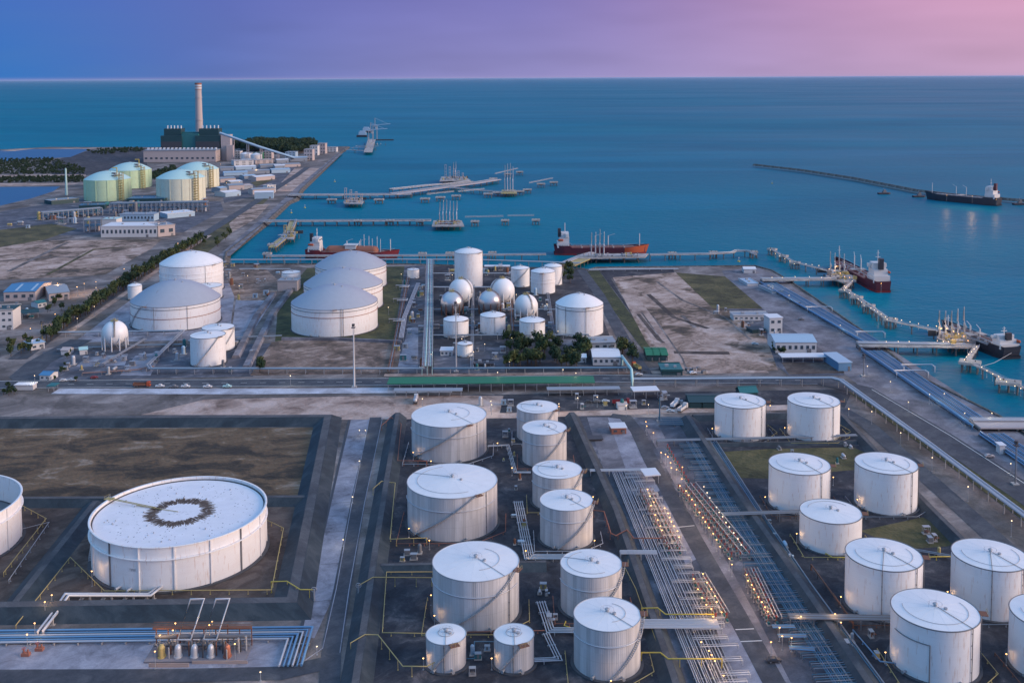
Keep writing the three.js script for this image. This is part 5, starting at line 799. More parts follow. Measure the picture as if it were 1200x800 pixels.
// --- power station
{
  const a = [-849.8,-2352.6], b = [-683.9,-2343.5], w = Math.hypot(b[0] - a[0], b[1] - a[1]), k = Math.hypot(...a) * 0 - a[1] / 1200, t = thing('power_station', 'power station with a pale turbine hall and dark green boiler houses', 'building', a[0], 0, a[1]);
  part('turbine_hall', box(w / 2, 0, -20, w, 26, 40), M.wallPink, t); part('hall_roof', box(w / 2, 26, -20, w + 2, 2, 42), M.roofGrey, t);
  for (let i = 0; i < 18; i++) part('roof_vent', box(w * (i + 0.5) / 18, 28, -20, 4, 4, 6), M.roofWhite, t);
  for (let i = 0; i < 14; i++) part('window', box(w * (i + 0.5) / 14, 7, 0.1, 5.5, 4, 0.4), M.glass, t);
  for (const [x0, x1] of [[0.14, 0.44], [0.63, 0.98]]) { const W2 = w * (x1 - x0), X = w * (x0 + x1) / 2; part('boiler_house', box(X, 0, -75, W2, 58, 50), M.tealDark, t); part('boiler_panel', box(X, 24, -49.4, W2 * 0.96, 20, 1.4), M.dark, t); part('boiler_top', box(X, 58, -75, W2 * 0.8, 16, 30), M.tealDark, t); for (let i = 0; i < 5; i++) part('roof_stack', cyl(X + (i - 2) * W2 * 0.16, 74, -75, 1.6, 7, 8), M.roofWhite, t); }
  part('bunker_bay', box(w * 0.55, 0, -70, w * 0.24, 62, 34), M.teal, t); part('top_gallery', box(w * 0.55, 62, -72, w * 0.78, 4, 12), M.teal, t);
  part('transfer_tower', [box(w * 1.06, 0, -60, 22, 60, 22), box(w * 1.14, 0, -40, 14, 36, 14)], M.wallPink, t); void k;
}
{
  const [x, z, h] = [-764.9,-2500.6,181.4], t = thing('chimney', 'tall pinkish concrete chimney with red and white bands at the top', 'chimney', x, 0, z), r = h * 0.043;
  part('shaft', cyl(0, 0, 0, r * 1.25, h * 0.86, 32, r * 0.98), M.wallPink, t);
  [['wallPink', 0.86, 0.05], ['brick', 0.91, 0.008], ['wallWhite', 0.918, 0.026], ['brick', 0.944, 0.008], ['wallWhite', 0.952, 0.024], ['brick', 0.976, 0.024]].forEach(([m, a, k]) => part('painted_band', cyl(0, h * a, 0, r * (m === 'wallPink' ? 0.97 : 1.05), h * k, 32), M[m], t));
  part('base_house', box(0, 0, 0, r * 4, h * 0.12, r * 4), M.wallPink, t); part('gallery', [cyl(0, h * 0.80, 0, r * 1.25, 1.5, 24), cyl(0, h * 0.5, 0, r * 1.3, 1.5, 24)], M.steel, t);
}
{ // coal conveyor
  const p0 = [-676.9,-2367.2], p1 = [-574.7,-2337.4], p2 = [-502.7,-2357.5], t = thing('conveyor_bridge', 'long sloping conveyor bridge on tall legs beside the power station', 'conveyor', p0[0], 0, p0[1]);
  const q = [[p0[0], 66, p0[1]], [p1[0], 34, p1[1]], [p2[0], 8, p2[1]]]; partW('gallery', tube(q, 3, 4), M.paleBlue, t);
  for (const [x, y, z] of [[mix(q[0][0], q[1][0], 0.3), 55, q[0][2]], [mix(q[0][0], q[1][0], 0.68), 43, mix(q[0][2], q[1][2], 0.68)], [q[1][0], 32, q[1][2]], [mix(q[1][0], q[2][0], 0.5), 20, mix(q[1][2], q[2][2], 0.5)]]) partW('leg', [box(x - 2, 0, z, 1.6, y, 1.6), box(x + 2, 0, z, 1.6, y, 1.6)], M.wallPink, t);
}
for (const [a, R2, h, l] of [[[-623.1,-2388.7], 13, 16, 'white round silo below the conveyor, nearer the tower'], [[-592.6,-2362.5], 13, 16, 'white round silo below the conveyor, beside the green block']]) { const t = thing('silo', l, 'silo', a[0], 0, a[1]); part('drum', cyl(0, 0, 0, R2, h, 24), M.white, t); part('roof', cyl(0, h, 0, R2 + 0.4, 4, 24, 1), M.roofWhite, t); }
// --- masts
function mast(name, label, x, z, h, r, mat, arms) { const t = thing(name, label, 'mast', x, 0, z); part('base', box(0, 0, 0, 3, 0.8, 3), M.pier, t); part('pole', cyl(0, 0.8, 0, r, h - 0.8, 12, r * 0.55), mat, t); part('head', arms ? [box(0, h - 0.6, 0, 3.2, 0.5, 0.8), box(0, h - 0.1, 0, 0.8, 1, 0.8)] : [cyl(0, h, 0, 0.9, 1.4, 10), box(0, h - 1, 0, 2.4, 0.3, 2.4)], M.dark, t); part('ladder_cage', [tube([[r + 0.3, 1, 0], [r * 0.6 + 0.3, h - 1, 0]], 0.08, 4)], M.steel, t); return t; }
mast('flood_mast', 'tall white mast standing beside the cross road in front of the domes', -98,-619.7,38.4, 0.6, M.wallWhite, false);
mast('lattice_mast', 'tall pale mast beside the cold storage tanks and the pond track', -735.2,-1678.5,45.2, 2.2, M.paleGreen, true);
mast('flood_mast', 'thin mast in front of the short white tank by the tall rack', -36.9,-651.8,44.8, 0.4, M.pipeWhite, false);
mast('flood_mast', 'thin mast beside the lone sphere', -344.4,-737.2,13.3, 0.4, M.ochre, false);
mast('flood_mast', 'thin dark mast at the back of the pump corridor', 81,-554.4,15.4, 0.4, M.pipeTeal, false);
mast('flood_mast', 'thin pole on the quay beside the long raised rack', 222.5,-638.2,13.2, 0.3, M.mid, false);
mast('flood_mast', 'thin pole on the quay below the near jetty', 233.7,-464.6,19.5, 0.3, M.mid, false);
// --- vehicles
function wheelsOf(t, xs, w, r) { for (const x of xs) for (const s of [-1, 1]) { const g = new THREE.CylinderGeometry(r, r, 0.3, 14); g.rotateX(Math.PI / 2); g.translate(x, r, s * w / 2); const wh = part('wheel', g, M.dark, t); const q = new THREE.CylinderGeometry(r * 0.5, r * 0.5, 0.32, 10); q.rotateX(Math.PI / 2); q.translate(x, r, s * (w / 2 + 0.02)); part('rim', q, M.steel, wh); } }
function car(label, x, z, turn, mat, kind, group) {
  const t = thing(kind === 'pickup' ? 'pickup_truck' : 'parked_car', label, kind === 'pickup' ? 'pickup' : 'car', x, 0.22, z, group, turn), sh = new THREE.Shape();
  const pr = kind === 'pickup' ? [[-2.6, 0.45], [2.6, 0.45], [2.65, 1.0], [1.5, 1.15], [0.8, 1.85], [-0.6, 1.85], [-0.8, 1.2], [-2.6, 1.2]] : [[-2.2, 0.4], [2.2, 0.4], [2.25, 0.85], [1.2, 1.0], [0.5, 1.5], [-1.3, 1.5], [-1.9, 1.0], [-2.25, 0.9]];
  pr.forEach(([a, b], i) => i ? sh.lineTo(a, b) : sh.moveTo(a, b)); const g = new THREE.ExtrudeGeometry(sh, { depth: 1.7, bevelEnabled: true, bevelSize: 0.06, bevelThickness: 0.06, bevelSegments: 1 }); g.translate(0, 0, -0.85); part('body', g, mat, t);
  part('windscreen', box(kind === 'pickup' ? 1.17 : 0.86, 1.2, 0, 0.06, 0.62, 1.5, 0, 0, 0.75), M.glass, t); for (const s of [-1, 1]) part('side_window', box(kind === 'pickup' ? 0.1 : -0.4, kind === 'pickup' ? 1.3 : 1.05, s * 0.9, 1.3, 0.4, 0.06), M.glass, t);
  for (const s of [-0.6, 0.6]) part('headlight', box(kind === 'pickup' ? 2.66 : 2.27, 0.72, s, 0.08, 0.16, 0.3), M.roofWhite, t); wheelsOf(t, kind === 'pickup' ? [-1.6, 1.6] : [-1.35, 1.4], 1.7, 0.36); return t;
}
function truck(label, x, z, turn, cab, load, kind) {
  const t = thing(kind === 'tanker' ? 'tank_lorry' : 'lorry', label, 'lorry', x, 0.22, z, null, turn); part('chassis', box(-0.5, 0.7, 0, 10, 0.35, 2.0), M.dark, t); const c = part('cab', [box(4.2, 0.6, 0, 2.0, 2.5, 2.4), box(4.0, 3.1, 0, 1.4, 0.3, 2.2)], cab, t); part('windscreen', box(5.22, 1.9, 0, 0.06, 0.9, 2.1), M.glass, c);
  if (kind === 'tanker') { const g = new THREE.CapsuleGeometry(1.2, 6.2, 6, 18); g.rotateZ(Math.PI / 2); g.translate(-1.2, 2.25, 0); part('tank', g, load, t); part('catwalk', box(-1.2, 3.42, 0, 6, 0.1, 0.8), M.steel, t); } else part('cargo_body', [box(-1.3, 1.05, 0, 7.8, 0.2, 2.45), box(-1.3, 1.25, 1.15, 7.8, 1.3, 0.12), box(-1.3, 1.25, -1.15, 7.8, 1.3, 0.12), box(-5.1, 1.25, 0, 0.12, 1.3, 2.2), box(2.5, 1.25, 0, 0.12, 1.7, 2.2)], load, t);
  wheelsOf(t, [4, -2.6, -4], 2.1, 0.5); return t;
}
truck('rusty orange tipper lorry parked on the cross road', ...[-230.1,-622.6], 0.02, M.hullOrange, M.rust, 'tipper');
[[[-218.6,-621.5], 'wallWhite', 'white pickup parked just beyond the orange lorry'], [[-209.8,-620.5], 'mid', 'dark pickup parked between two white pickups'], [[-202.5,-620.8], 'wallWhite', 'white pickup third from the orange lorry'], [[-188.7,-620.2], 'wallWhite', 'white pickup beside the green tinted one'], [[-176.6,-620.4], 'paleGreen', 'green tinted pickup at the end of the parked row']].forEach(([p, m, l]) => car(l, p[0], p[1], 0.02, M[m], 'pickup', 'pickups parked along the cross road'));
truck('white tank lorry standing beside the pale canopy roof', ...[-57.4,-590.8], 1.6, M.wallWhite, M.pipeWhite, 'tanker');
truck('white lorry on the parking yard below the gate canopy', ...[93.7,-580.8], 1.1, M.wallWhite, M.roofWhite, 'tipper');
truck('white lorry beside the dark teal sheds', ...[96.8,-573.1], 1.0, M.wallWhite, M.wallWhite, 'tipper');
truck('dark red lorry beside the pale pink hut', ...[62.9,-584.3], 0.1, M.hullRed, M.hullRed, 'tipper');
truck('orange lorry on the service road by the tree', ...[80.8,-657.7], 1.9, M.hullOrange, M.ochre, 'tipper');
[[[-284.1,-635], 'white car on the verge beside the gatehouse', 'wallWhite'], [[-279.1,-635.8], 'second white car on the verge beside the gatehouse', 'wallWhite'], [[-267.3,-641.2], 'dark red car on the verge of the lone sphere yard', 'hullRed'], [[44.3,-587.7], 'dark car under the grey canopy roof, first of its row', 'dark'], [[49.3,-588.5], 'grey car under the grey canopy roof, second of its row', 'mid'], [[54.3,-588.4], 'white car under the grey canopy roof, third of its row', 'wallWhite'], [[80.5,-642.3], 'white car entering the cross road', 'wallWhite'], [[115.5,-645.5], 'white van bodied car among scrap beside the sand plot', 'roofWhite'], [[87.5,-576.3], 'silver car on the parking yard, nearest the white lorry', 'steel'], [[89.5,-570.2], 'white car on the parking yard behind the white lorry', 'wallWhite'], [[172.2,-716.2], 'white car on the lane beside the sand plot', 'wallWhite'], [[240.2,-843.8], 'dark car on the quay road beside the blue pipes', 'dark'], [[225.7,-789.7], 'second dark car on the quay road', 'mid'], [[237.7,-498.9], 'pale car on the quay below the near jetty', 'wallPink'], [[84.5,-320.6], 'dark car on the pump corridor road', 'dark']].forEach(([p, l, m]) => car(l, p[0], p[1], rr(-0.3, 0.3), M[m], 'car'));
for (let k = 0; k < 7; k++) { const [x, z] = lerp2([112.8,-649.4], [124.9,-649.2], k / 7), t = thing('scrap_skid', `${nth(k)} small pile of scrap machinery at the foot of the sand plot`, 'scrap', x + rr(-1, 1), 0.15, z + rr(-6, 3), 'scrap beside the sand plot', rr(0, 3)); part('crate', box(0, 0, 0, rr(2, 4), rr(0.8, 2), rr(1.4, 2.4)), M.mid, t); part('drum', cyl(rr(1.5, 2.4), 0, 0.4, 0.6, 1.5, 10), M.pipeWhite, t); }

// ================================================================ YARD CLUTTER AND TRACKS
// skids of small plant: each its own mix of drums, boxes and pipes
function skids(pts, n, where, group, big = 1) {
  const xs = pts.map((p) => p[0]), zs = pts.map((p) => p[1]); let k = 0;
  for (let q = 0; q < n * 30 && k < n; q++) {
    const p = [rr(Math.min(...xs), Math.max(...xs)), rr(Math.min(...zs), Math.max(...zs))]; if (!within(p, pts)) continue;
    const kind = rnd() * 4 | 0, m = [M.pipeWhite, M.steel, M.rust, M.mid, M.paleBlue, M.ochre, M.teal][rnd() * 7 | 0], turn = (rnd() * 2 | 0) * 1.571 + rr(-0.08, 0.08), s = big * rr(0.7, 1.4);
    const t = thing('equipment_skid', `${nth(k)} ${['skid with an upright drum', 'skid with a lying vessel', 'boxed equipment cabinet', 'skid with a small pipe frame'][kind]} ${where}`, 'equipment', p[0], 0, p[1], group, turn);
    part('base', box(0, 0.1, 0, 3.4 * s, 0.35, 2.4 * s), M.pier, t);
    if (kind === 0) { part('drum', [cyl(0, 0.4, 0, 0.9 * s, 3.4 * s, 12), ball(0, 3.4 * s + 0.4, 0, 0.9 * s, 12)], m, t); part('ladder', [tube([[1 * s, 0.4, -0.2], [1 * s, 3.6 * s, -0.2]], 0.06, 4), tube([[1 * s, 0.4, 0.2], [1 * s, 3.6 * s, 0.2]], 0.06, 4)], M.ochre, t); }
    else if (kind === 1) { const g = new THREE.CapsuleGeometry(0.8 * s, 2.4 * s, 5, 12); g.rotateZ(Math.PI / 2); g.translate(0, 1.5 * s, 0); part('vessel', g, m, t); part('saddle', [box(-0.9 * s, 0.4, 0, 0.3, 1 * s, 1.2 * s), box(0.9 * s, 0.4, 0, 0.3, 1 * s, 1.2 * s)], M.mid, t); }
    else if (kind === 2) { part('cabinet', box(0, 0.4, 0, 2.6 * s, 2.2 * s, 1.8 * s), m, t); part('lid', box(0, 0.4 + 2.2 * s, 0, 2.9 * s, 0.15, 2.1 * s), M.roofGrey, t); part('door', box(0, 0.7, 0.9 * s + 0.02, 1 * s, 1.6 * s, 0.06), M.mid, t); }
    else { part('frame', [-1.4, 1.4].flatMap((a) => [-0.9, 0.9].map((b) => box(a * s, 0.4, b * s, 0.18, 3 * s, 0.18))).concat(box(0, 3 * s + 0.4, 0, 3.2 * s, 0.18, 2.1 * s)), M.steel, t); for (const a of [-0.6, 0, 0.6]) part('pipe', tube([[a * s, 0.3, 0], [a * s, 1.8 * s, 0], [a * s, 1.8 * s, 2.4 * s]], 0.16, 6), m, t); }
    k++;
  }
}
const within = (p, pts) => { let r = false; for (let i = 0, j = pts.length - 1; i < pts.length; j = i++) if ((pts[i][1] > p[1]) !== (pts[j][1] > p[1]) && p[0] < (pts[j][0] - pts[i][0]) * (p[1] - pts[i][1]) / (pts[j][1] - pts[i][1]) + pts[i][0]) r = !r; return r; };
skids([[-69.7,-890.9],[33.2,-888.7],[27.3,-733],[-57.8,-734.5]], 56, 'among the spheres', 'small plant among the spheres', 1.2);
skids([[-80,-1026.3],[-0.5,-1024.4],[-0.6,-946.2],[-27.7,-946.8],[-56.5,-947.4],[-74.1,-947.8]], 18, 'behind the spheres', 'small plant behind the spheres', 1.4);
skids([[-56.7,-720.2],[-6.7,-719.3],[-6.2,-651.3],[-51.5,-652]], 10, 'at the front of the sphere yard', 'small plant at the front of the sphere yard');
skids([[-102.1,-956.6],[-82.8,-956.2],[-58.1,-663.9],[-78.4,-664.2]], 24, 'beside the tall pipe rack', 'small plant beside the tall pipe rack', 1.2);
skids([[-300,-692.8],[-259.1,-709.8],[-239.3,-651.1],[-295.9,-644.4]], 18, 'in the lone sphere yard', 'small plant in the lone sphere yard');
skids([[-246.9,-691.9],[-234.8,-728],[-183.5,-720],[-172.6,-653.9],[-234,-654.9]], 18, 'around the pair of white tanks', 'small plant around the pair of white tanks');
skids([[-294.1,-1031.6],[-234.7,-1030.2],[-204,-876.3],[-243,-870.3]], 16, 'between the white dome and the three domes', 'small plant between the domes', 1.3);
skids([[171.3,-782.3],[197.7,-781.8],[204.7,-713.3],[179.7,-697.8]], 10, 'in the utility yard by the office', 'small plant in the utility yard');
skids([[160.6,-829.5],[181.5,-829.1],[180.1,-763.2],[166.8,-755.6]], 5, 'at the switch house', 'small plant at the switch house');
skids([[29.8,-597.6],[101.3,-599.8],[97.6,-577.7],[28.7,-575.6]], 12, 'on the parking yard', 'small plant on the parking yard');
skids([[-28.3,-592],[19.5,-594.5],[18.8,-572.7],[-12.8,-570.2]], 6, 'under the long green canopy', 'small plant by the green canopy');
skids([[-649.9,-1433.6],[-617.3,-1549.1],[-466.3,-1543.6],[-436.7,-1444.5],[-542.6,-1345.5],[-590.4,-1300.8]], 26, 'in the gas terminal', 'small plant in the gas terminal', 2.6);
skids([[-680.4,-1349.9],[-621.1,-1450.8],[-577,-1346.6],[-628.1,-1245.1]], 10, 'at the edge of the gas terminal', 'small plant at the terminal edge', 2.2);
skids([[-429.3,-860.8],[-392.6,-860],[-368.1,-776.1],[-388,-776.4]], 8, 'in the works at the left edge', 'small plant in the left works');
skids([[36.6,-475],[44.7,-474.9],[48.6,-396.2],[43.5,-396.3]], 0, 'x', 'x');
// wheel tracks and bare strips on the empty plots
for (const [pts, w, m] of [[[[101,-812.4],[105.9,-731.6],[108.2,-722]], 3, 'brownYard'], [[[104.5,-818.4],[107.6,-726.8]], 1.2, 'earth'], [[[111.8,-806.3],[114.9,-681.6],[112.8,-649.4]], 1.2, 'earth'], [[[135.6,-805.8],[138.8,-766.6]], 3, 'earth'], [[[111.5,-696.8],[149.3,-694]], 7, 'brownYard'], [[[134.6,-943.1],[145,-862.2],[168.3,-799.4],[172.5,-730.4]], 2, 'earth'], [[[119.2,-886.9],[127.9,-800.2],[148,-763.8]], 4, 'brownYard'], [[[-501.9,-1009],[-519.8,-1165.3],[-520.6,-1189.8]], 5, 'earth'], [[[-455.2,-990.2],[-470.5,-1140.5],[-430.7,-1162.9]], 4, 'dryGrass'], [[[-539.4,-1067.1],[-503.4,-1086.6],[-443,-1095.6]], 3, 'earth']]) struct('wheel_track', strip(pts, w, 0.24), M[m]);
// joints between the slabs of the service apron
for (const [a, b] of [[[-88.7,-532.3], [-78,-533.5]], [[-86.5,-505.2], [-75.8,-506.2]], [[-84.2,-476.4], [-74.2,-477.9]], [[-81.8,-446.9], [-72.9,-448.7]], [[-79.5,-417.5], [-70.5,-419.1]], [[-77.3,-388.8], [-68.8,-390.2]], [[-74.9,-360], [-66.9,-361.8]]]) struct('slab_joint', strip([a, b], 0.25, 0.10), M.dark);

// pipe runs between the small tanks of the sphere yard and in the lone sphere yard
for (const [pts, l, y, m] of [[[[-65.9,-821.8],[-0.6,-822],[61.7,-819.2]], 'low pipe run in front of the spheres', 2.2, 'pipeGrey'], [[[-61.9,-770.4],[-26.7,-769.7],[57.7,-766.8]], 'low pipe run behind the short white tanks', 1.6, 'pipeTeal'], [[[-38.2,-1016],[-33.2,-839.7],[-26.6,-651.6]], 'pipe run from the tall slim tank to the road', 2.6, 'pipeGrey'], [[[-2.1,-889.5],[-0,-728.7]], 'short pipe run beside the middle short tank', 2.0, 'rust'], [[[30.8,-885.2],[30.2,-728.1]], 'short pipe run beside the large domed tank', 2.0, 'pipeGrey'], [[[-77.6,-972.7],[-0.6,-970.9]], 'pipe run behind the tall slim tank', 3.0, 'pipeWhite'], [[[-320.1,-706.4],[-273.8,-716.9],[-234.9,-718.6]], 'pipe run behind the lone sphere', 1.4, 'pipeGrey'], [[[-272.2,-667.3],[-267.5,-733.4]], 'slanting pipe run beside the lone sphere', 1.8, 'steel'], [[[-277.7,-647.9],[-245.1,-655.1],[-236.7,-662.8]], 'pipe run along the front of the lone sphere yard', 1.4, 'rust'], [[[-202.7,-737.1],[-170,-741.4]], 'pipe run between the pair of tanks and the domes', 1.6, 'pipeGrey'], [[[-271,-1003.4],[-220,-1002.2]], 'pipe run behind the brown shed', 2.4, 'pipeWhite']]) rack('pipe_rack', l, pts, seq(-0.9, 0.9, 3), { r: 0.24, y, mats: [M[m], M.pipeGrey], step: 12, frameMat: M.mid });

// fire water and drain lines round the paddock tanks
tankSpots.filter((o) => o.group === gClad || o.group === gWhite).forEach((o, i) => {
  const e = o.R + 2.6, w = o.group === gWhite, { x, z } = o;
  line('ring_pipe', `low ${w ? ['grey', 'ochre', 'red brown'][i % 3] : ['white', 'red brown', 'ochre'][i % 3]} pipe round the foot of the ${w ? nth(i - 9) + ' white tank' : nth(i) + ' clad tank'}, back rows first`, [[x - e, z - e * 0.4], [x - e, z + e], [x + e * 0.5, z + e], [x + e + 1, z + e * 0.5], [x + e + 1, z - e * 0.3]], 0.13, 1.0, w ? [M.pipeGrey, M.ochre, M.rust][i % 3] : [M.pipeWhite, M.brick, M.ochre][i % 3], { post: 6, group: 'low pipes round the paddock tanks' });
});
for (const [pts, l, n] of [[[[-4,-475.5],[4.2,-475.4],[6.9,-404.1],[-0.7,-404.2]], 'between the wide and slim clad tanks', 7], [[[3.1,-369.3],[14.5,-369.2],[15.5,-342.5],[5.8,-342.5]], 'beside the third wide clad tank', 6], [[[-45.5,-400.9],[-35.2,-400.8],[-36.7,-387.1],[-49,-387.2]], 'at the cross bund of the middle paddock', 5], [[[-15.8,-335.7],[-8.3,-335.6],[-7.8,-313.7],[-13.8,-313.8]], 'between the two small clad tanks', 4], [[[-7.7,-547.3],[1.2,-547.2],[1.8,-491.6],[-4.9,-491.6]], 'beside the first wide clad tank', 5], [[[105.3,-435.9],[110.7,-430.6],[111.8,-392],[104.1,-387.1]], 'beside the short squat tank', 6], [[[177.9,-430.7],[175.5,-402.4],[164.7,-387.9],[168.3,-410.2]], 'beside the perimeter bund', 5], [[[106.1,-339],[127,-336.1],[117.5,-313.7],[108,-313.7]], 'at the foot of the large front white tank', 8], [[[132.8,-513.2],[175.4,-516.3],[168.2,-489.6],[130.2,-486.7]], 'behind the second row of white tanks', 6], [[[142.2,-341.4],[149.5,-339.7],[147.2,-334.3],[141.7,-336.5]], 'between the front white tanks', 3]]) skids(pts, n, l, `small plant ${l}`, 0.7);

// ================================================================ JETTIES AND SHIPS
const SEA = -3;
const crossT = (x, z, h, d) => [x + Math.sin(h) * d, z + Math.cos(h) * d];
// a trestle: deck on pile bents, pipes along it, railings
function trestle(label, pts, w, y, { pipes = 3, step = 14, name = 'jetty_trestle', mat = M.pier, rail = true, pipeMat = M.pipeGrey, curb = true } = {}) {
  const t = thing(name, label, 'jetty', pts[0][0], SEA, pts[0][1]);
  partW('deck', profile(pts, [[-w / 2, y - 0.7], [-w / 2, y], [w / 2, y], [w / 2, y - 0.7], [-w / 2, y - 0.7]]), mat, t);
  for (const [x, z, h] of along(pts, step)) { const g = [box(x, y - 1.5, z, 1.1, 0.8, w * 0.95, h)]; for (const k of w > 3 ? [-0.38, 0.38] : [0]) { const [a, b] = crossT(x, z, h, k * w); g.push(cyl(a, SEA - 4, b, 0.5, y - SEA + 3, 8)); } partW('pile_bent', g, M.pile, t); }
  for (let i = 0; i < pipes; i++) { const o = -w / 2 + 0.7 + i * 0.95; partW('pipe', tube(up(ribbon(pts, 0, o)[0], y + 0.75), 0.32, 6), i % 2 ? pipeMat : M.pipeWhite, t); }
  if (rail) for (const s of [-1, 1]) { const e = ribbon(pts, 0, s * (w / 2 - 0.1))[0], g = [tube(up(e, y + 1.1), 0.07, 4), tube(up(e, y + 0.6), 0.05, 4)]; for (const [x, z] of along(e, step / 2)) g.push(cyl(x, y, z, 0.06, 1.1, 4)); partW('railing', g, M.pipeWhite, t); }
  return t;
}
// a mooring dolphin
function dolphin(label, x, z, w = 8, d = 6, turn = 0, group) {
  const t = thing('mooring_dolphin', label, 'dolphin', x, SEA, z, group, turn), y = 5.6; part('cap', [box(0, y, 0, w, 1.7, d), box(0, y + 1.7, 0, w * 0.9, 0.18, d * 0.9)], M.pier, t);
  for (const [a, b] of [[-0.36, -0.34], [0.36, -0.34], [-0.36, 0.34], [0.36, 0.34], [0, 0]]) part('pile', cyl(a * w, -4, b * d, 0.55, y + 4, 8), M.pile, t);
  part('bollard', [cyl(-w * 0.2, y + 1.8, 0, 0.4, 0.9, 10), cyl(-w * 0.2, y + 2.5, 0, 0.65, 0.3, 10), cyl(w * 0.25, y + 1.8, 0.6, 0.4, 0.9, 10)], M.dark, t); part('railing', [box(0, y + 2.8, d * 0.44, w * 0.9, 0.08, 0.08), ...[-0.42, 0, 0.42].map((k) => box(k * w, y + 1.8, d * 0.44, 0.08, 1, 0.08))], M.yellow, t); part('fender', box(0, y - 2.5, -d / 2 - 0.4, w * 0.5, 3.4, 0.7), M.dark, t); return t;
}
function catwalk(label, a, b, y = 4.2) { const t = thing('catwalk', label, 'catwalk', a[0], SEA, a[1]), h = Math.atan2(-(b[1] - a[1]), b[0] - a[0]), l = Math.hypot(b[0] - a[0], b[1] - a[1]), m = lerp2(a, b, 0.5); partW('deck', box(m[0], y, m[1], l, 0.25, 1.4, h), M.pier, t); for (const s of [-0.7, 0.7]) { const e = [a, b].map((p) => crossT(p[0], p[1], h, s)); partW('truss', [tube(up(e, y + 1.2), 0.1, 4), tube(up(e, y - 0.5), 0.12, 4), ...along(e, 4).map(([x, z]) => cyl(x, y - 0.5, z, 0.07, 1.7, 4))], M.pipeWhite, t); } return t; }
// a jetty head with loading arms
function jettyHead(label, pts, y, { arms = 4, armH = 20, at = 0.5, mat = M.pier, gear = 14, gearMat = M.wallPink, tower = 0 } = {}) {
  const cx = pts.reduce((s, p) => s + p[0], 0) / pts.length, cz = pts.reduce((s, p) => s + p[1], 0) / pts.length, t = thing('jetty_platform', label, 'jetty', cx, SEA, cz);
  const sh = new THREE.Shape(pts.map(([x, z]) => new THREE.Vector2(x - cx, -(z - cz)))), g = new THREE.ExtrudeGeometry(sh, { depth: 1.3, bevelEnabled: false }); g.rotateX(-Math.PI / 2); g.translate(0, y - 1.3 - SEA, 0); part('deck', g, mat, t);
  const b = new THREE.Box2(); pts.forEach(([x, z]) => b.expandByPoint(new THREE.Vector2(x - cx, z - cz))); const W = b.max.x - b.min.x, Dz = b.max.y - b.min.y;
  for (let i = 0; i < 5; i++) for (let j = 0; j < 2; j++) part('pile', cyl(b.min.x + W * (0.15 + 0.175 * i), -4, b.min.y + Dz * (0.3 + 0.4 * j), 0.6, y - SEA + 2.6, 8), M.pile, t);
  const Y = y - SEA;
  for (let i = 0; i < arms; i++) { const x = (i - (arms - 1) / 2) * 4.4 + (at - 0.5) * W, k = armH * rr(0.86, 1.08), z = -Dz * 0.12; part('loading_arm', [cyl(x, Y, z, 0.7, k * 0.5, 8), tube([[x, Y + k * 0.5, z], [x + 0.5, Y + k, z - 2], [x + 0.8, Y + k * 0.55, z - 3.6]], 0.38, 6), tube([[x, Y + k * 0.5, z], [x - 0.2, Y + k * 0.42, z + 3]], 0.5, 6), box(x - 0.2, Y + k * 0.36, z + 3, 1.1, 1.3, 1.1)], i % 2 ? M.pipeWhite : M.steel, t); }
  for (let i = 0; i < gear; i++) { const x = rr(b.min.x, b.max.x) * 0.72, z = rr(-0.2, 0.3) * Dz, h = rr(1.2, 4.2); part('deck_gear', rnd() < 0.5 ? box(x, Y, z, rr(1.2, 3), h, rr(1.2, 2.4)) : cyl(x, Y, z, rr(0.5, 1.1), h, 9), [gearMat, M.steel, M.ochre, M.mid][i % 4], t); }
  for (let i = 0; i < 4; i++) part('deck_pipe', tube([[b.min.x * 0.75, Y + 1 + i * 0.3, (0.05 + i * 0.06) * Dz], [b.max.x * 0.75, Y + 1 + i * 0.3, (0.05 + i * 0.06) * Dz]], 0.34, 6), i % 2 ? M.pipeWhite : M.pipeGrey, t);
  for (let i = 0; i < tower; i++) { const x = (i - (tower - 1) / 2) * 8, h = armH * (0.8 - 0.12 * i); part('access_tower', [[-1.4, -1.4], [1.4, -1.4], [-1.4, 1.4], [1.4, 1.4]].map(([p, q]) => box(x + p, Y, q, 0.4, h, 0.4)).concat([0.25, 0.5, 0.75, 1].map((k) => box(x, Y + h * k, 0, 3.6, 0.4, 3.6))), gearMat, t); }
  part('fender_panel', [box(0, Y - 4, b.min.y - 0.5, W * 0.8, 4, 0.8)], M.dark, t); return t;
}
const SHEAD = (a, w, d, turn = 0) => { const c = Math.cos(turn), s = Math.sin(turn); return [[-w / 2, -d / 2], [w / 2, -d / 2], [w / 2, d / 2], [-w / 2, d / 2]].map(([x, z]) => [a[0] + x * c + z * s, a[1] - x * s + z * c]); };
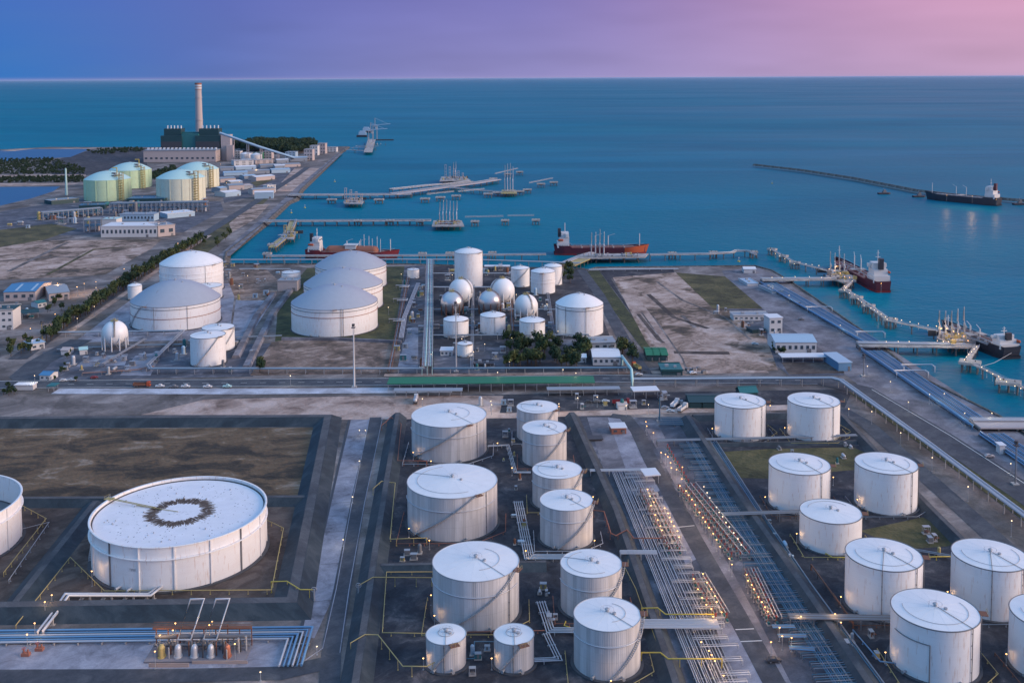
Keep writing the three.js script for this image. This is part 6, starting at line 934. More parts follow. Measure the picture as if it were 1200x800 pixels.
// --- far jetties
trestle('far trestle leading from the coast road to the double berth', [[-361.2,-1643.6],[-308.4,-1641.5],[-200,-1643.3],[-163.6,-1651.6]], 16, 3.5, { step: 22, pipes: 5 });
trestle('pinkish raised trestle rising to the outer berth', [[-193.1,-1643],[-143.6,-1710.3],[-61.2,-1818.5],[-27,-1878.3]], 17, 4, { step: 20, pipes: 4, mat: M.wallPink });
trestle('branch trestle to the outer loading platform', [[-111.6,-1749.2],[-57.3,-1700.2],[-14.3,-1666.6]], 8, 3.5, { step: 20, pipes: 2 });
trestle('mooring walkway behind the outer berth', [[-204.8,-1719.5],[-149.2,-1778.8],[-109.1,-1805.8],[-74.6,-1849.3]], 11, 3.5, { step: 22, pipes: 3 });
jettyHead('inner loading platform of the far trestle', [[-251.7,-1521.9],[-257.4,-1548.5],[-254.9,-1598.3],[-241.4,-1597.8],[-226.1,-1547.4],[-224,-1515.7]], 4, { arms: 0, tower: 4, armH: 24, gear: 44 });
jettyHead('outer berth platform with a tall pinkish steel tower', [[-132,-1851.9],[-134.5,-1932.2],[-89.1,-1930],[-74.9,-1857]], 4, { arms: 2, armH: 32, tower: 5, gear: 50 });
jettyHead('outer loading platform with white loading arms and a yellow deck edge', [[-18.3,-1648.2],[-17.4,-1698.5],[5.4,-1697.6],[8,-1647.1]], 4, { arms: 4, armH: 44, gear: 12, mat: M.ochre });
for (const [p, l] of [[[-280,-1576.9], 'far dolphin beside the inner loading platform, nearer the shore'], [[-206.3,-1574.1], 'far dolphin beyond the inner loading platform'], [[-135.7,-1582.3], 'first dolphin of the outer berth, nearest the inner platform'], [[-113.1,-1600.3], 'second dolphin of the outer berth'], [[-89.3,-1619.7], 'third dolphin of the outer berth'], [[-39,-1646.8], 'dolphin just before the outer loading platform'], [[-24.1,-1664.2], 'dolphin touching the outer loading platform'], [[12.3,-1681.1], 'dolphin just beyond the outer loading platform'], [[25.4,-1705.6], 'dolphin second beyond the outer loading platform'], [[50.9,-1798.3], 'dolphin third beyond the outer loading platform'], [[74.6,-1826], 'dolphin at the far end of the outer berth'], [[-35.2,-1898.9], 'dolphin at the top of the pinkish trestle'], [[-8.6,-1988], 'dolphin on the upper walkway behind the loading arms'], [[15.1,-2030.9], 'last dolphin on the upper walkway']]) dolphin(l, p[0], p[1], 15, 11, 0, 'dolphins of the far berths');
for (const [a, b, l] of [[[-276.3,-1582.1], [-263.8,-1587.1], 'catwalk to the near shore dolphin of the inner platform'], [[-231.7,-1585.9], [-208.3,-1579.6], 'catwalk from the inner platform outwards'], [[-134.4,-1598.8], [-93.7,-1637.2], 'catwalk linking the first three outer dolphins'], [[-86.8,-1636.9], [-45.2,-1671.1], 'catwalk to the outer loading platform'], [[-32.7,-1938.8], [11.8,-2052.8], 'upper catwalk of the outer berth'], [[29.2,-1764.6], [74,-1848.1], 'catwalk at the far end of the outer berth']]) catwalk(l, a, b, 8.5);
trestle('long level trestle to the middle berth', [[-327.1,-1337.4],[-225.1,-1338.1],[-107.1,-1338.3]], 11, 3.5, { step: 16, pipes: 4 });
jettyHead('middle berth platform with a row of pale loading arms', [[-101.8,-1283.8],[-103.5,-1334.1],[-66.4,-1332.9],[-60.8,-1282.6]], 4, { arms: 6, armH: 30, gear: 60, gearMat: M.brick });
for (const [p, l] of [[[-204.1,-1339.8], 'dolphin under the long level trestle, nearest the shore'], [[-161.2,-1338.4], 'dolphin under the long level trestle, second from the shore'], [[-121.4,-1333.3], 'dolphin beside the middle berth platform'], [[-48.9,-1327.1], 'dolphin just beyond the middle berth'], [[-9.4,-1335.2], 'dolphin second beyond the middle berth'], [[31,-1338.6], 'last dolphin of the middle berth']]) dolphin(l, p[0], p[1], 11, 9, 0, 'dolphins of the middle berth');
for (const [a, b, l] of [[[-62.5,-1343.2], [-11.8,-1349.5], 'catwalk beyond the middle berth'], [[-6.1,-1353.3], [29.2,-1356.2], 'last catwalk of the middle berth']]) catwalk(l, a, b, 7);
trestle('short curved jetty with brown gear beside the coast road', [[-290.1,-1348.3],[-280.1,-1285.7],[-270,-1215.1],[-267.2,-1128.5]], 9, 3.5, { step: 12, pipes: 3, mat: M.ochre });
jettyHead('small jetty head of the short curved jetty', [[-272.3,-1189.2],[-280.7,-1249.6],[-264.4,-1242.1],[-254.9,-1182.3]], 4, { arms: 0, tower: 2, armH: 14, gear: 18, gearMat: M.ochre });
dolphin('dolphin at the end of the short curved jetty', ...[-271.6,-1147.1], 10, 8);
// --- the shore berth behind the domes
trestle('thin walkway trestle along the shore berths', [[-260.1,-1071.1],[-108.5,-1069.7],[35.6,-1073.8]], 3, 3.5, { step: 18, pipes: 1 });
trestle('thin walkway beyond the orange bowed ship', [[145.1,-1068.3],[206.9,-1071.9],[233.7,-1079.1],[239.7,-1089.7],[252.4,-1089.3],[256.5,-1067.9]], 3, 3.5, { step: 16, pipes: 1 });
trestle('pale broad trestle from the tanks to the orange bowed ship', [[54.3,-1017.6],[76.5,-1063.4],[90.7,-1083.8]], 18, 2.5, { step: 10, pipes: 7, mat: M.ochre });
jettyHead('berth platform alongside the orange bowed ship', [[59.6,-1050.1],[81.1,-1077.8],[144.4,-1076.2],[138.1,-1055.6],[88,-1051.8]], 3.5, { arms: 4, armH: 26, gear: 20, at: 0.35 });
for (const [p, l] of [[[-263.1,-1086.9], 'dolphin at the shore end of the thin walkway'], [[-96.2,-1082.6], 'dolphin of the walkway beside the tall pipe rack'], [[-67.2,-1084.5], 'pinkish dolphin beside the tall slim tank'], [[-21.6,-1085.9], 'dolphin behind the cone roofed tank'], [[170.1,-1078.4], 'dolphin just beyond the orange bow'], [[214.5,-1082.4], 'dolphin midway along the last walkway'], [[257.6,-1083.9], 'dolphin at the end of the last walkway']]) dolphin(l, p[0], p[1], 9, 7, 0, 'dolphins along the shore berths');
// --- the lit jetties on the right
const litDeck = (pts, w) => ({ pts, w });
void litDeck;
trestle('lit trestle from the quay to the maroon ship', [[230.1,-933.9],[303.4,-934.2]], 9, 3.5, { step: 14, pipes: 5 });
jettyHead('lit berth platform beside the maroon ship', [[292.4,-944.6],[307.4,-982.6],[319.3,-973.5],[314.2,-924],[300.8,-916.5]], 4, { arms: 4, armH: 20, gear: 44, gearMat: M.ochre });
trestle('lit walkway from the maroon ship towards the near jetty', [[310.3,-924.1],[290.5,-886.9],[291.1,-855.5],[290,-823],[287.9,-770.4]], 3.4, 4, { step: 12, pipes: 1 });
trestle('lit walkway with dolphins beyond the maroon ship', [[303,-973.9],[283.7,-1019.9],[280.4,-1102.3]], 2.6, 4, { step: 16, pipes: 0 });
for (const [p, l] of [[[290.1,-883.1], 'lit dolphin nearest the maroon ship'], [[291.5,-856.1], 'lit dolphin second from the maroon ship'], [[290.6,-824.6], 'lit dolphin third from the maroon ship'], [[290.8,-775.9], 'lit dolphin fourth from the maroon ship'], [[284.5,-1019.5], 'lit dolphin beyond the maroon bow, nearest it'], [[282.7,-1057.8], 'lit dolphin beyond the maroon bow, middle one'], [[281.6,-1099.1], 'lit dolphin beyond the maroon bow, farthest one']]) dolphin(l, p[0], p[1], 9, 8, -0.6, 'lit dolphins of the maroon ship berth');
trestle('lit trestle from the quay to the dark tanker', [[241.3,-703.6],[318.5,-697.7]], 10, 3.5, { step: 13, pipes: 6 });
jettyHead('lit berth platform beside the dark tanker', [[302.4,-718.9],[313.6,-738.4],[324,-720.9],[321,-695.4],[304.8,-693.5]], 4, { arms: 5, armH: 21, gear: 54, gearMat: M.ochre });
trestle('lit walkway from the dark tanker berth to its mooring dolphins', [[322,-697.7],[298,-659.6]], 3, 4, { step: 9, pipes: 0 });
trestle('lit walkway running off the picture below the dark tanker', [[298.4,-655.6],[302.7,-616.1],[307.9,-590.5]], 2.4, 4, { step: 14, pipes: 0 });
trestle('lit walkway between the maroon ship berth and the dark tanker berth', [[288.6,-770.4],[311.7,-738.4]], 2.4, 4, { step: 18, pipes: 0 });
for (const [p, l, w] of [[[298.5,-656.8], 'large lit dolphin below the dark tanker', 13], [[302.5,-613.1], 'large lit dolphin at the picture edge below the dark tanker', 14]]) dolphin(l, p[0], p[1], w, 10, -0.5, 'large lit dolphins');
trestle('near jetty leaving the quay at the picture edge', [[250,-542.1],[294.4,-541.5]], 14, 2.5, { step: 10, pipes: 5, mat: M.wallPink });
// --- far island berth and the breakwater
jettyHead('island coal berth with pale buildings far off', [[-374.9,-2578.5],[-439.7,-3117.4],[-416,-3115.6],[-353.2,-2577.2]], 5, { arms: 0, gear: 14, tower: 2, armH: 26, gearMat: M.wallWhite });
trestle('thin walkway to the island coal berth', [[-440.5,-2690.4],[-379.3,-2639.2]], 6, 4, { step: 40, pipes: 0 });
for (const [p, l] of [[[-522.1,-3650.3], 'far unloading crane barge, farther one'], [[-496.9,-3384], 'far unloading crane barge, nearer one']]) { const t = thing('barge', l, 'barge', p[0], SEA, p[1]); part('hull', box(0, 0, 0, 34, 7, 14), M.hullDark, t); part('deck_house', [box(2, 7, 0, 24, 10, 10), box(2, 17, 0, 18, 4, 8)], M.paleBlue, t); }
for (const [p, s, l] of [[[-405,-2930.7], 62, 'tall ship unloader crane at the island berth, nearer one'], [[-424.8,-3171.5], 66, 'tall ship unloader crane at the island berth, farther one']]) { const t = thing('unloader_crane', l, 'crane', p[0], 2, p[1]); part('tower', [[-6, -5], [6, -5], [-6, 5], [6, 5]].map(([a, b]) => box(a, 0, b, 1.6, s * 0.6, 1.6)).concat(box(0, s * 0.6, 0, 14, 2, 12), box(0, s * 0.6, 0, 2, s * 0.4, 2)), M.steel, t); part('boom', [tube([[-16, s * 0.66, 0], [48, s * 0.72, 0]], 1.1, 4), tube([[0, s, 0], [40, s * 0.72, 0]], 0.4, 4)], M.paleBlue, t); part('cabin', box(4, s * 0.5, 0, 6, 5, 5), M.wallWhite, t); }
{
  const p = [[520.2,-2190.6],[585.3,-2058.1],[633.5,-1892.4],[668.2,-1679.7],[710.7,-1600.4],[773.4,-1537.8],[827.6,-1451.3]]; single('breakwater', 'long dark stone breakwater crossing the water behind the anchored tanker', 'breakwater', profile(p, [[-5, SEA - 2], [-1, -1.2], [1, -1.2], [5, SEA - 2]]), M.rock);
}
// --- ships
function ship(label, stern, bow, beam, { hull = M.hullRed, lower = M.hullDark, deck = M.deckRed, name = 'tanker_ship', funnel = M.hullDark, depth = 7.5, house = 11, gas = false, bowMat, lifeboat = true, draft = 2 } = {}) {
  const L = Math.hypot(bow[0] - stern[0], bow[1] - stern[1]), turn = Math.atan2(-(bow[1] - stern[1]), bow[0] - stern[0]), t = thing(name, label, 'ship', stern[0], SEA, stern[1], null, turn);
  const half = (u) => beam / 2 * (u < 0.12 ? mix(0.78, 1, sstep(0, 0.12, u)) : u > 0.78 ? Math.max(0.02, 1 - ((u - 0.78) / 0.22) ** 2.1) : 1), sheer = (u) => depth + (u > 0.8 ? (u - 0.8) / 0.2 * 2.6 : 0) + (u < 0.2 ? 2.2 * (u < 0.17 ? 1 : 0) : 0);
  const hullGeo = (y0f, y1f, u0 = 0, u1 = 1, n = 36) => { const pos = [], idx = [], uv = []; for (let i = 0; i <= n; i++) { const u = mix(u0, u1, i / n), rake = u > 0.9 ? (u - 0.9) * L * 0.25 : 0; for (const s of [-1, 1]) for (const top of [0, 1]) { const y = top ? y1f(u) : y0f(u), k = half(u) * (top ? 1 : 0.93); pos.push(u * L + rake * (y / depth) - (u < 0.02 && !top ? -1.2 : 0), y, s * k); uv.push(u * L, y); } if (i < n) { const q = i * 4; idx.push(q, q + 4, q + 1, q + 1, q + 4, q + 5, q + 2, q + 3, q + 6, q + 6, q + 3, q + 7); } } const q = n * 4; idx.push(0, 1, 2, 2, 1, 3, q, q + 2, q + 1, q + 1, q + 2, q + 3); return meshOf(pos, null, uv, idx).toNonIndexed(); };
  const fix = (g) => { g.computeVertexNormals(); return g; };
  part('hull', fix(hullGeo(() => draft, sheer)), hull, t); part('lower_hull', fix(hullGeo(() => -4, () => draft)), lower, t);
  if (bowMat) part('bow_paint', fix(hullGeo(() => draft + 0.3, (u) => sheer(u) + 0.05, 0.76, 1.0005, 12)).scale(1, 1, 1.012), bowMat, t);
  { const a = [], b = []; for (let i = 0; i <= 30; i++) { const u = 0.005 + i / 30 * 0.985; a.push([u * L, half(u) * 0.98]); b.push([u * L, -half(u) * 0.98]); } part('deck', flat([...a, ...b.reverse()], depth - 0.8), deck, t); }
  { const e = [-1, 1].map((s) => { const p = []; for (let i = 0; i <= 20; i++) { const u = 0.02 + i / 20 * 0.96; p.push([u * L, sheer(u) + 1, s * half(u) * 0.98]); } return tube(p, 0.08, 4); }); part('railing', e, M.wallWhite, t); }
  const hx = L * 0.10, hs = part('superstructure', [box(hx, depth, 0, L * 0.13, house * 0.35, beam * 0.86), box(hx + L * 0.012, depth + house * 0.35, 0, L * 0.105, house * 0.3, beam * 0.74), box(hx + L * 0.02, depth + house * 0.65, 0, L * 0.08, house * 0.3, beam * 0.66)], M.wallWhite, t);
  part('bridge_wing', box(hx + L * 0.04, depth + house * 0.68, 0, L * 0.03, house * 0.2, beam * 0.98), M.wallWhite, hs);
  for (let i = 0; i < 6; i++) part('window', box(hx + L * 0.0612, depth + house * 0.76, (i - 2.5) * beam * 0.1, 0.2, 1.0, beam * 0.075), M.glass, hs);
  for (const s of [-1, 1]) for (let i = 0; i < 6; i++) part('window', box(hx + (i - 2.5) * L * 0.018, depth + house * 0.14, s * beam * 0.432, 0.7, 0.7, 0.12), M.glass, hs);
  part('funnel', [box(hx - L * 0.04, depth + house * 0.65, 0, L * 0.032, house * 0.55, beam * 0.22)], funnel, t);
  part('radar_mast', [cyl(hx + L * 0.02, depth + house * 0.95, 0, 0.4, house * 0.6, 8), box(hx + L * 0.02, depth + house * 1.2, 0, 0.5, 0.4, 4.5), box(hx + L * 0.02, depth + house * 1.4, 0, 0.4, 0.3, 2.6)], M.wallWhite, t);
  if (lifeboat) part('lifeboat', (() => { const g = new THREE.CapsuleGeometry(1.1, 4, 4, 10); g.rotateZ(Math.PI / 2); g.translate(hx - L * 0.03, depth + house * 0.5, beam * 0.44); return g; })(), M.hullOrange, t);
  part('foremast', [cyl(L * 0.93, depth, 0, 0.45, house * 0.85, 8), box(L * 0.93, depth + house * 0.6, 0, 0.4, 0.3, 3)], M.wallWhite, t);
  for (const z of [-1.6, -0.5, 0.6, 1.7]) part('deck_pipe', tube([[L * 0.2, depth + 0.6, z], [L * 0.86, depth + 0.6, z]], 0.3, 6), z > 0 ? M.brick : M.steel, t);
  part('catwalk', [box(L * 0.54, depth + 2.2, 0, L * 0.66, 0.2, 1.2), ...Array.from({ length: 9 }, (_, i) => box(L * (0.23 + i * 0.077), depth - 0.5, 0, 0.3, 2.8, 1.1))], M.mid, t);
  part('manifold', [-2, -1, 0, 1, 2].map((k) => tube([[L * 0.52 + k * 1.7, depth + 1.3, -beam * 0.42], [L * 0.52 + k * 1.7, depth + 1.3, beam * 0.42]], 0.35, 6)), M.steel, t);
  for (const u of [0.30, 0.40, 0.64, 0.76]) part('tank_hatch', [cyl(u * L, depth - 0.7, beam * 0.24, 0.9, 1.6, 10), cyl(u * L, depth - 0.7, -beam * 0.24, 0.9, 1.6, 10)], M.steel, t);
  for (const u of [0.45, 0.59]) part('deck_crane', [cyl(u * L, depth - 0.7, 0, 0.55, house * 0.75, 8), tube([[u * L, depth + house * 0.7, 0], [u * L + 7, depth + house * 0.85, 2]], 0.25, 5)], M.wallWhite, t);
  if (gas) { for (const u of [0.36, 0.66]) { const g = new THREE.CapsuleGeometry(beam * 0.33, L * 0.17, 6, 18); g.rotateZ(Math.PI / 2); g.translate(u * L, depth + 0.6, 0); part('gas_tank', g, M.brick, t); } part('compressor_house', [box(L * 0.5, depth + 3.2, 0, L * 0.12, 4, beam * 0.6), box(L * 0.5, depth + 7.2, 0, L * 0.15, 0.5, beam * 0.7)], M.wallWhite, t); for (let i = 0; i < 6; i++) part('vent_mast', cyl(L * (0.6 + i * 0.045), depth, (i % 2 - 0.5) * 4, 0.3, house * rr(0.8, 1.25), 6), M.wallWhite, t); }
  return t;
}
ship('red gas carrier moored behind the three domes', [-222.3,-1093.7], [-123.9,-1085.9], 17, { hull: M.hullRed, gas: true, house: 16, depth: 8, funnel: M.hullDark });
ship('maroon tanker with an orange bow beside the pale broad trestle', [45.4,-1113.4], [146.6,-1113.5], 18, { hull: M.hullMaroon, bowMat: M.hullOrange, house: 17, depth: 8, deck: M.deckRed, lower: M.hullRed });
ship('maroon tanker with lit stern house at the lit jetty on the right', [331.8,-903.6], [328.4,-1027.7], 17, { hull: M.hullMaroon, lower: M.hullRed, house: 18, depth: 8, funnel: M.hullDark });
ship('dark tanker with a low deck moored at the nearest lit jetty', [340.9,-686.5], [325.6,-762], 17, { hull: M.hullDark, lower: M.hullDark, deck: M.mid, house: 9, depth: 6.5 });
ship('dark anchored tanker with deck lights before the breakwater', [725.8,-1513.7], [653.9,-1602.6], 20, { hull: M.hullDark, lower: M.hullDark, house: 19, depth: 10, deck: M.mid, funnel: M.hullMaroon });
for (const [p, l] of [[[609.7,-1669.6], 'small dark tug left of the anchored tanker, farther from it'], [[649.7,-1625.9], 'small dark tug just off the bow of the anchored tanker'], [[759.5,-1522.7], 'small dark tug astern of the anchored tanker']]) { const t = thing('tug_boat', l, 'boat', p[0], SEA, p[1], 'small tugs near the breakwater', 0.1); const g = new THREE.ExtrudeGeometry(new THREE.Shape([[-9, -3], [7, -3], [11, 0], [7, 3], [-9, 3]].map(([a, b]) => new THREE.Vector2(a, b))), { depth: 3.4, bevelEnabled: true, bevelSize: 0.4, bevelThickness: 0.4, bevelSegments: 1 }); g.rotateX(-Math.PI / 2); g.translate(0, -1, 0); part('hull', g, M.hullDark, t); part('wheelhouse', [box(1, 2.6, 0, 6, 3, 4), box(1.5, 5.6, 0, 3.4, 2.2, 3)], M.mid, t); part('mast', cyl(0, 7, 0, 0.2, 4, 6), M.steel, t); }
for (const [p, l] of [[[-259.1,-1081.7], 'x'], [[471.1,-1845.6], 'small buoy alone on the water before the breakwater'], [[-333.2,-1912.2], 'small buoy between the far shore and the outer berth'], [[-319.3,-1467.7], 'small buoy beside the long level trestle'], [[-311.3,-1525.8], 'small buoy below the far trestle'], [[237.2,-1061.5], 'small white buoy near the quay corner'], [[271.8,-776.3], 'x']]) if (l !== 'x') { const t = thing('buoy', l, 'buoy', p[0], SEA, p[1]); part('float', cyl(0, -0.4, 0, 1.5, 1.5, 12), M.yellow, t); part('topmark', [cyl(0, 1.1, 0, 0.15, 3, 6), ball(0, 4.2, 0, 0.6, 8)], M.wallWhite, t); }
{ const a = [340,-686.2], b = [299.6,-649.6]; single('mooring_rope', 'pale mooring rope from the dark tanker to the large dolphin', 'rope', tube([[a[0], 4, a[1]], [mix(a[0], b[0], 0.5), 2.6, mix(a[1], b[1], 0.5)], [b[0], 4.4, b[1]]], 0.12, 5), M.wallWhite); }

// ================================================================ LAMPS
// the light stands inside the small glowing head
function lampAt([x, z], h, kind, cd, label, group, y0 = 0) {
  const t = thing(/flood/.test(label) ? 'flood_lamp' : /street/.test(label) ? 'street_lamp' : 'yard_lamp', label, 'lamp', x, y0, z, group), k = h - y0;
  part('pole', [cyl(0, 0, 0, 0.11, k - 0.2, 6, 0.07), box(0, 0, 0, 0.5, 0.25, 0.5)], M.steel, t); part('lamp_hood', cyl(0, k + 0.24, 0, 0.34, 0.1, 8, 0.2), M.mid, t);
  part('lamp_bulb', bulbGeo.clone().translate(0, k, 0), kind === 'A' ? M.glowAmber : M.glowWhite, t);
  const l = new THREE.PointLight(kind === 'A' ? new THREE.Color(1, 0.58, 0.24) : new THREE.Color(1, 0.86, 0.62), cd); l.position.set(x, h, z); l.castShadow = true; l.shadow.radius = 8; l.name = 'lamp_light'; scene.add(l);
}
const bulbGeo = new THREE.SphereGeometry(0.23, 8, 6);
[[60.4,-449.4],[60.5,-441.8],[61.2,-435.4],[59.6,-431.9],[60.1,-422.3],[60.4,-417.3],[60.7,-411.5],[60.8,-407.5],[65.1,-429.2],[65.8,-423.9],[65.8,-419.7],[65.9,-415.5],[66.3,-411.5],[67,-406.7],[66.8,-401.2]].forEach((p, i) => lampAt(p, 5, 'A', 32, `${nth(i)} lamp on the back pump row beside the long white bundle`, 'pump row lamps'));
[[66.5,-366.6],[66.7,-359],[67.1,-352.9],[67.7,-348.1],[68.9,-345.2],[68.5,-340.1],[70.7,-370.5],[71,-364],[71.6,-359],[71.9,-354.1],[71.7,-349.9],[72,-342.9],[61.5,-324.2],[63,-319.1],[63.4,-316.7],[63.8,-313.3],[64.9,-305.3]].forEach((p, i) => lampAt(p, 5, 'A', 32, `${nth(i)} lamp on the front pump row beside the long white bundle`, 'pump row lamps, front'));
[[71.5,-539.9],[71.1,-533.2],[73.2,-522.6],[73.1,-494.5],[74.9,-492.2],[75.6,-488.8],[75.7,-481],[77.2,-472.4],[80.5,-475.5],[75.1,-474.5],[77.7,-461],[75.6,-453.1]].forEach((p, i) => lampAt(p, 5, 'A', 32, `${nth(i)} lamp at the back end of the pump rows across the corridor road`, 'pump row lamps, back end'));
[[77.4,-447.3],[77.7,-442.6],[78.4,-438],[78.9,-432.5],[79.3,-424.7],[79.8,-419.6],[80.1,-415.4],[80.5,-409.7],[81.1,-404.2],[81.4,-398.7],[81.6,-392.7],[83.1,-382.6],[83.1,-377.8]].forEach((p, i) => lampAt(p, 5, 'A', 32, `${nth(i)} lamp on the double pump row, side nearest the corridor road`, 'double pump row lamps by the road'));
[[86.3,-452],[86.5,-445.3],[86.6,-439.7],[87.6,-429.8],[87.7,-424.6],[88.3,-420.3],[88.5,-414.5],[89,-410.4],[89.6,-404.8],[90.1,-399.4],[90.3,-394.1]].forEach((p, i) => lampAt(p, 5, 'W', 16, `${nth(i)} lamp on the double pump row, side nearest the blue green pipe way`, 'double pump row lamps by the pipe way'));
[[86.8,-369.7],[86.3,-365.1],[86.9,-362],[87,-358.8],[87.3,-353.3],[87.6,-349.7],[87.9,-346.2],[88.1,-343.3],[89.5,-332.8],[89,-327.5],[91.8,-326.5],[84.4,-324],[98.7,-339.9],[110.9,-341.4],[111.2,-335.9]].forEach((p, i) => lampAt(p, 5, 'A', 32, `${nth(i)} lamp on the front end of the double pump row`, 'double pump row lamps, front end'));
[[-50,-498.8],[-40.2,-487.2],[-8.1,-511.4],[-43.5,-412.4],[-34.1,-401.3],[-30,-357.5],[-27.7,-343.4],[-29.3,-317.2],[-7.3,-317],[26,-569.5],[31.3,-480.9],[35.4,-443.6],[32.6,-400.6],[-0.7,-478],[4.7,-391.9],[40.6,-321],[29.9,-304.5]].forEach((p, i) => lampAt(p, 4, 'A', 14, `${nth(i)} lamp beside a grey clad tank of the middle paddock`, 'tank lamps of the middle paddock'));
[[105.7,-531.6],[144.4,-532.4],[149,-464.7],[111.8,-442.7],[115.6,-406],[117.3,-355],[157,-358.3],[120.3,-319.4],[158.9,-318.1],[188.4,-562.7],[146,-569.3],[131.8,-455.9],[151.7,-439.5]].forEach((p, i) => lampAt(p, 4, 'A', 11, `${nth(i)} lamp at the foot of a white tank in the quay side paddock`, 'tank lamps of the quay side paddock'));
[[196.5,-549.1],[199.5,-515.3],[201.6,-480.8],[203.3,-445.8],[205.5,-410.4]].forEach((p, i) => lampAt(p, 7, 'W', 40, `${nth(i)} lamp on the long raised rack beside the quay road`, 'lamps on the long raised rack'));
[[225.8,-640.3],[228.2,-607.2],[223.9,-568.1],[241.6,-582],[250.7,-583.4],[247.2,-548.6],[236.8,-475.4],[262,-548.4],[243,-748.2],[233.4,-852.9]].forEach((p, i) => lampAt(p, 6, 'W', 45, `${nth(i)} lamp on the quay beside the blue pipes`, 'quay lamps'));
[[236.1,-920.5],[245.3,-920.2],[258,-923.9],[271.1,-923.6],[280.8,-919.4]].forEach((p, i) => lampAt(p, 8, 'W', 30, `${nth(i)} lamp on the lit trestle to the maroon ship`, 'lamps of the lit trestle to the maroon ship', 3.5));
[[303.3,-903.2],[289.2,-881],[283.4,-863.2],[284.3,-852.7],[286.4,-845.8],[283.6,-829.3],[282.1,-816.5],[279.9,-804.1],[282.1,-795],[282.7,-789.1],[283.3,-783.2],[282.8,-774.6],[283,-766.1],[281.3,-757.9]].forEach((p, i) => lampAt(p, 8, 'W', 20, `${nth(i)} lamp on the lit walkway below the maroon ship`, 'lamps of the walkway below the maroon ship', 3.5));
[[288.7,-760.5],[291.1,-755],[295.3,-749.5],[299.5,-744.2],[304.3,-738.8]].forEach((p, i) => lampAt(p, 8, 'W', 25, `${nth(i)} small lamp on the thin walkway between the two lit berths`, 'lamps between the lit berths', 3.5));
[[271.6,-1067.5],[271.6,-1046.5],[272,-1031.2],[273.3,-1016.4],[274.5,-1002],[274.9,-988],[286.4,-987.7],[290.9,-983.1],[296.1,-978.4]].forEach((p, i) => lampAt(p, 8, 'W', 30, `${nth(i)} lamp on the lit walkway beyond the maroon bow`, 'lamps beyond the maroon bow', 3.5));
[[293.9,-939.5],[295.9,-931],[297.5,-918.6],[296.2,-902.6],[305.8,-952.1],[299.4,-898.6]].forEach((p, i) => lampAt(p, 12, 'A', 90, `${nth(i)} floodlight on the berth platform beside the maroon ship`, 'berth floodlights by the maroon ship', 3.5));
[[257.1,-693.4],[265.3,-693.3],[272.8,-693.2],[293,-695.1],[296.1,-692.7],[299.6,-692.7]].forEach((p, i) => lampAt(p, 8, 'W', 35, `${nth(i)} lamp on the lit trestle to the dark tanker`, 'lamps of the lit trestle to the dark tanker', 3.5));
[[302.6,-720],[302.6,-712.5],[306.7,-712.4],[308.4,-705.1],[308.8,-697.9],[309.3,-690.8],[307.1,-679.5]].forEach((p, i) => lampAt(p, 12, 'A', 80, `${nth(i)} floodlight on the berth platform beside the dark tanker`, 'berth floodlights by the dark tanker', 3.5));
[[312.8,-679],[308.2,-672.6],[303.6,-666.2],[299.1,-660],[294.8,-653.9],[291,-647.9]].forEach((p, i) => lampAt(p, 8, 'W', 22, `${nth(i)} lamp on the short stair walkway below the dark tanker`, 'lamps of the stair walkway', 3.5));
[[293.9,-630.3],[293.7,-622.8],[293.9,-615.5],[295,-610.1],[293.5,-604.8],[294.6,-599.6],[295.5,-591.1],[296.5,-586.1]].forEach((p, i) => lampAt(p, 8, 'W', 20, `${nth(i)} lamp on the walkway running off the picture below the dark tanker`, 'lamps of the last walkway', 3.5));
[[-354.5,-740.9],[-357,-787.2],[-384.3,-892.4],[-376.9,-914.9],[-374.9,-977.1],[-368.2,-1079.4],[-372.9,-1130.2],[-408.5,-907.9],[-384.5,-907.4]].forEach((p, i) => lampAt(p, 8, 'A', 190, `${nth(i)} street lamp on the main road beside the row of trees`, 'street lamps of the main road'));
[[-333.5,-772.5],[-337.2,-813.7],[-366.1,-888.3],[-295.7,-621.1]].forEach((p, i) => lampAt(p, 8, 'W', 80, `${nth(i)} white yard lamp beside the slanting pipe rack`, 'white yard lamps'));
[[-26.7,-682.9],[-2.3,-657.4],[-55.1,-676.9],[-36.4,-717.2],[-0.6,-719],[28.6,-718.5],[6.7,-723.7],[-19.7,-702.9],[33.1,-738.1],[28.1,-828.9],[3.1,-866],[11.3,-932.9],[-56.9,-955]].forEach((p, i) => lampAt(p, 5, 'W', 30, `${nth(i)} small white yard lamp in the sphere yard`, 'yard lamps of the sphere yard'));
[[-105.1,-955.2],[-248.7,-950.2],[-158.3,-935.8],[-244.1,-902.7],[-100.3,-814.6],[-138.6,-625.4],[31.7,-635.8],[39.3,-628.1],[-9.7,-630.8]].forEach((p, i) => lampAt(p, 6, 'W', 35, `${nth(i)} small yard lamp among the works behind the domes`, 'yard lamps behind the domes'));
[[-12.8,-573.1],[-12.2,-566.9],[18.6,-565],[25.9,-567.9],[37.2,-578.6],[63.6,-564.3],[48.6,-580],[76.3,-565.7],[-52.3,-578.3]].forEach((p, i) => lampAt(p, 6, 'W', 45, `${nth(i)} yard lamp on the parking yard below the green canopy`, 'parking yard lamps'));
[[-166.1,-350.1],[-165.8,-354.9],[-162.4,-328.9],[-163.1,-335.9],[-116.1,-318.4],[-114.5,-331.1],[-115.1,-335.5],[-117.8,-328],[-103.2,-334.3],[-102.9,-336.4],[-91.4,-322.6],[-163.8,-385.8],[-158.7,-372.6]].forEach((p, i) => lampAt(p, 6, 'A', 30, `${nth(i)} lamp beside the pump station and blue pipes`, 'lamps of the front left yard'));
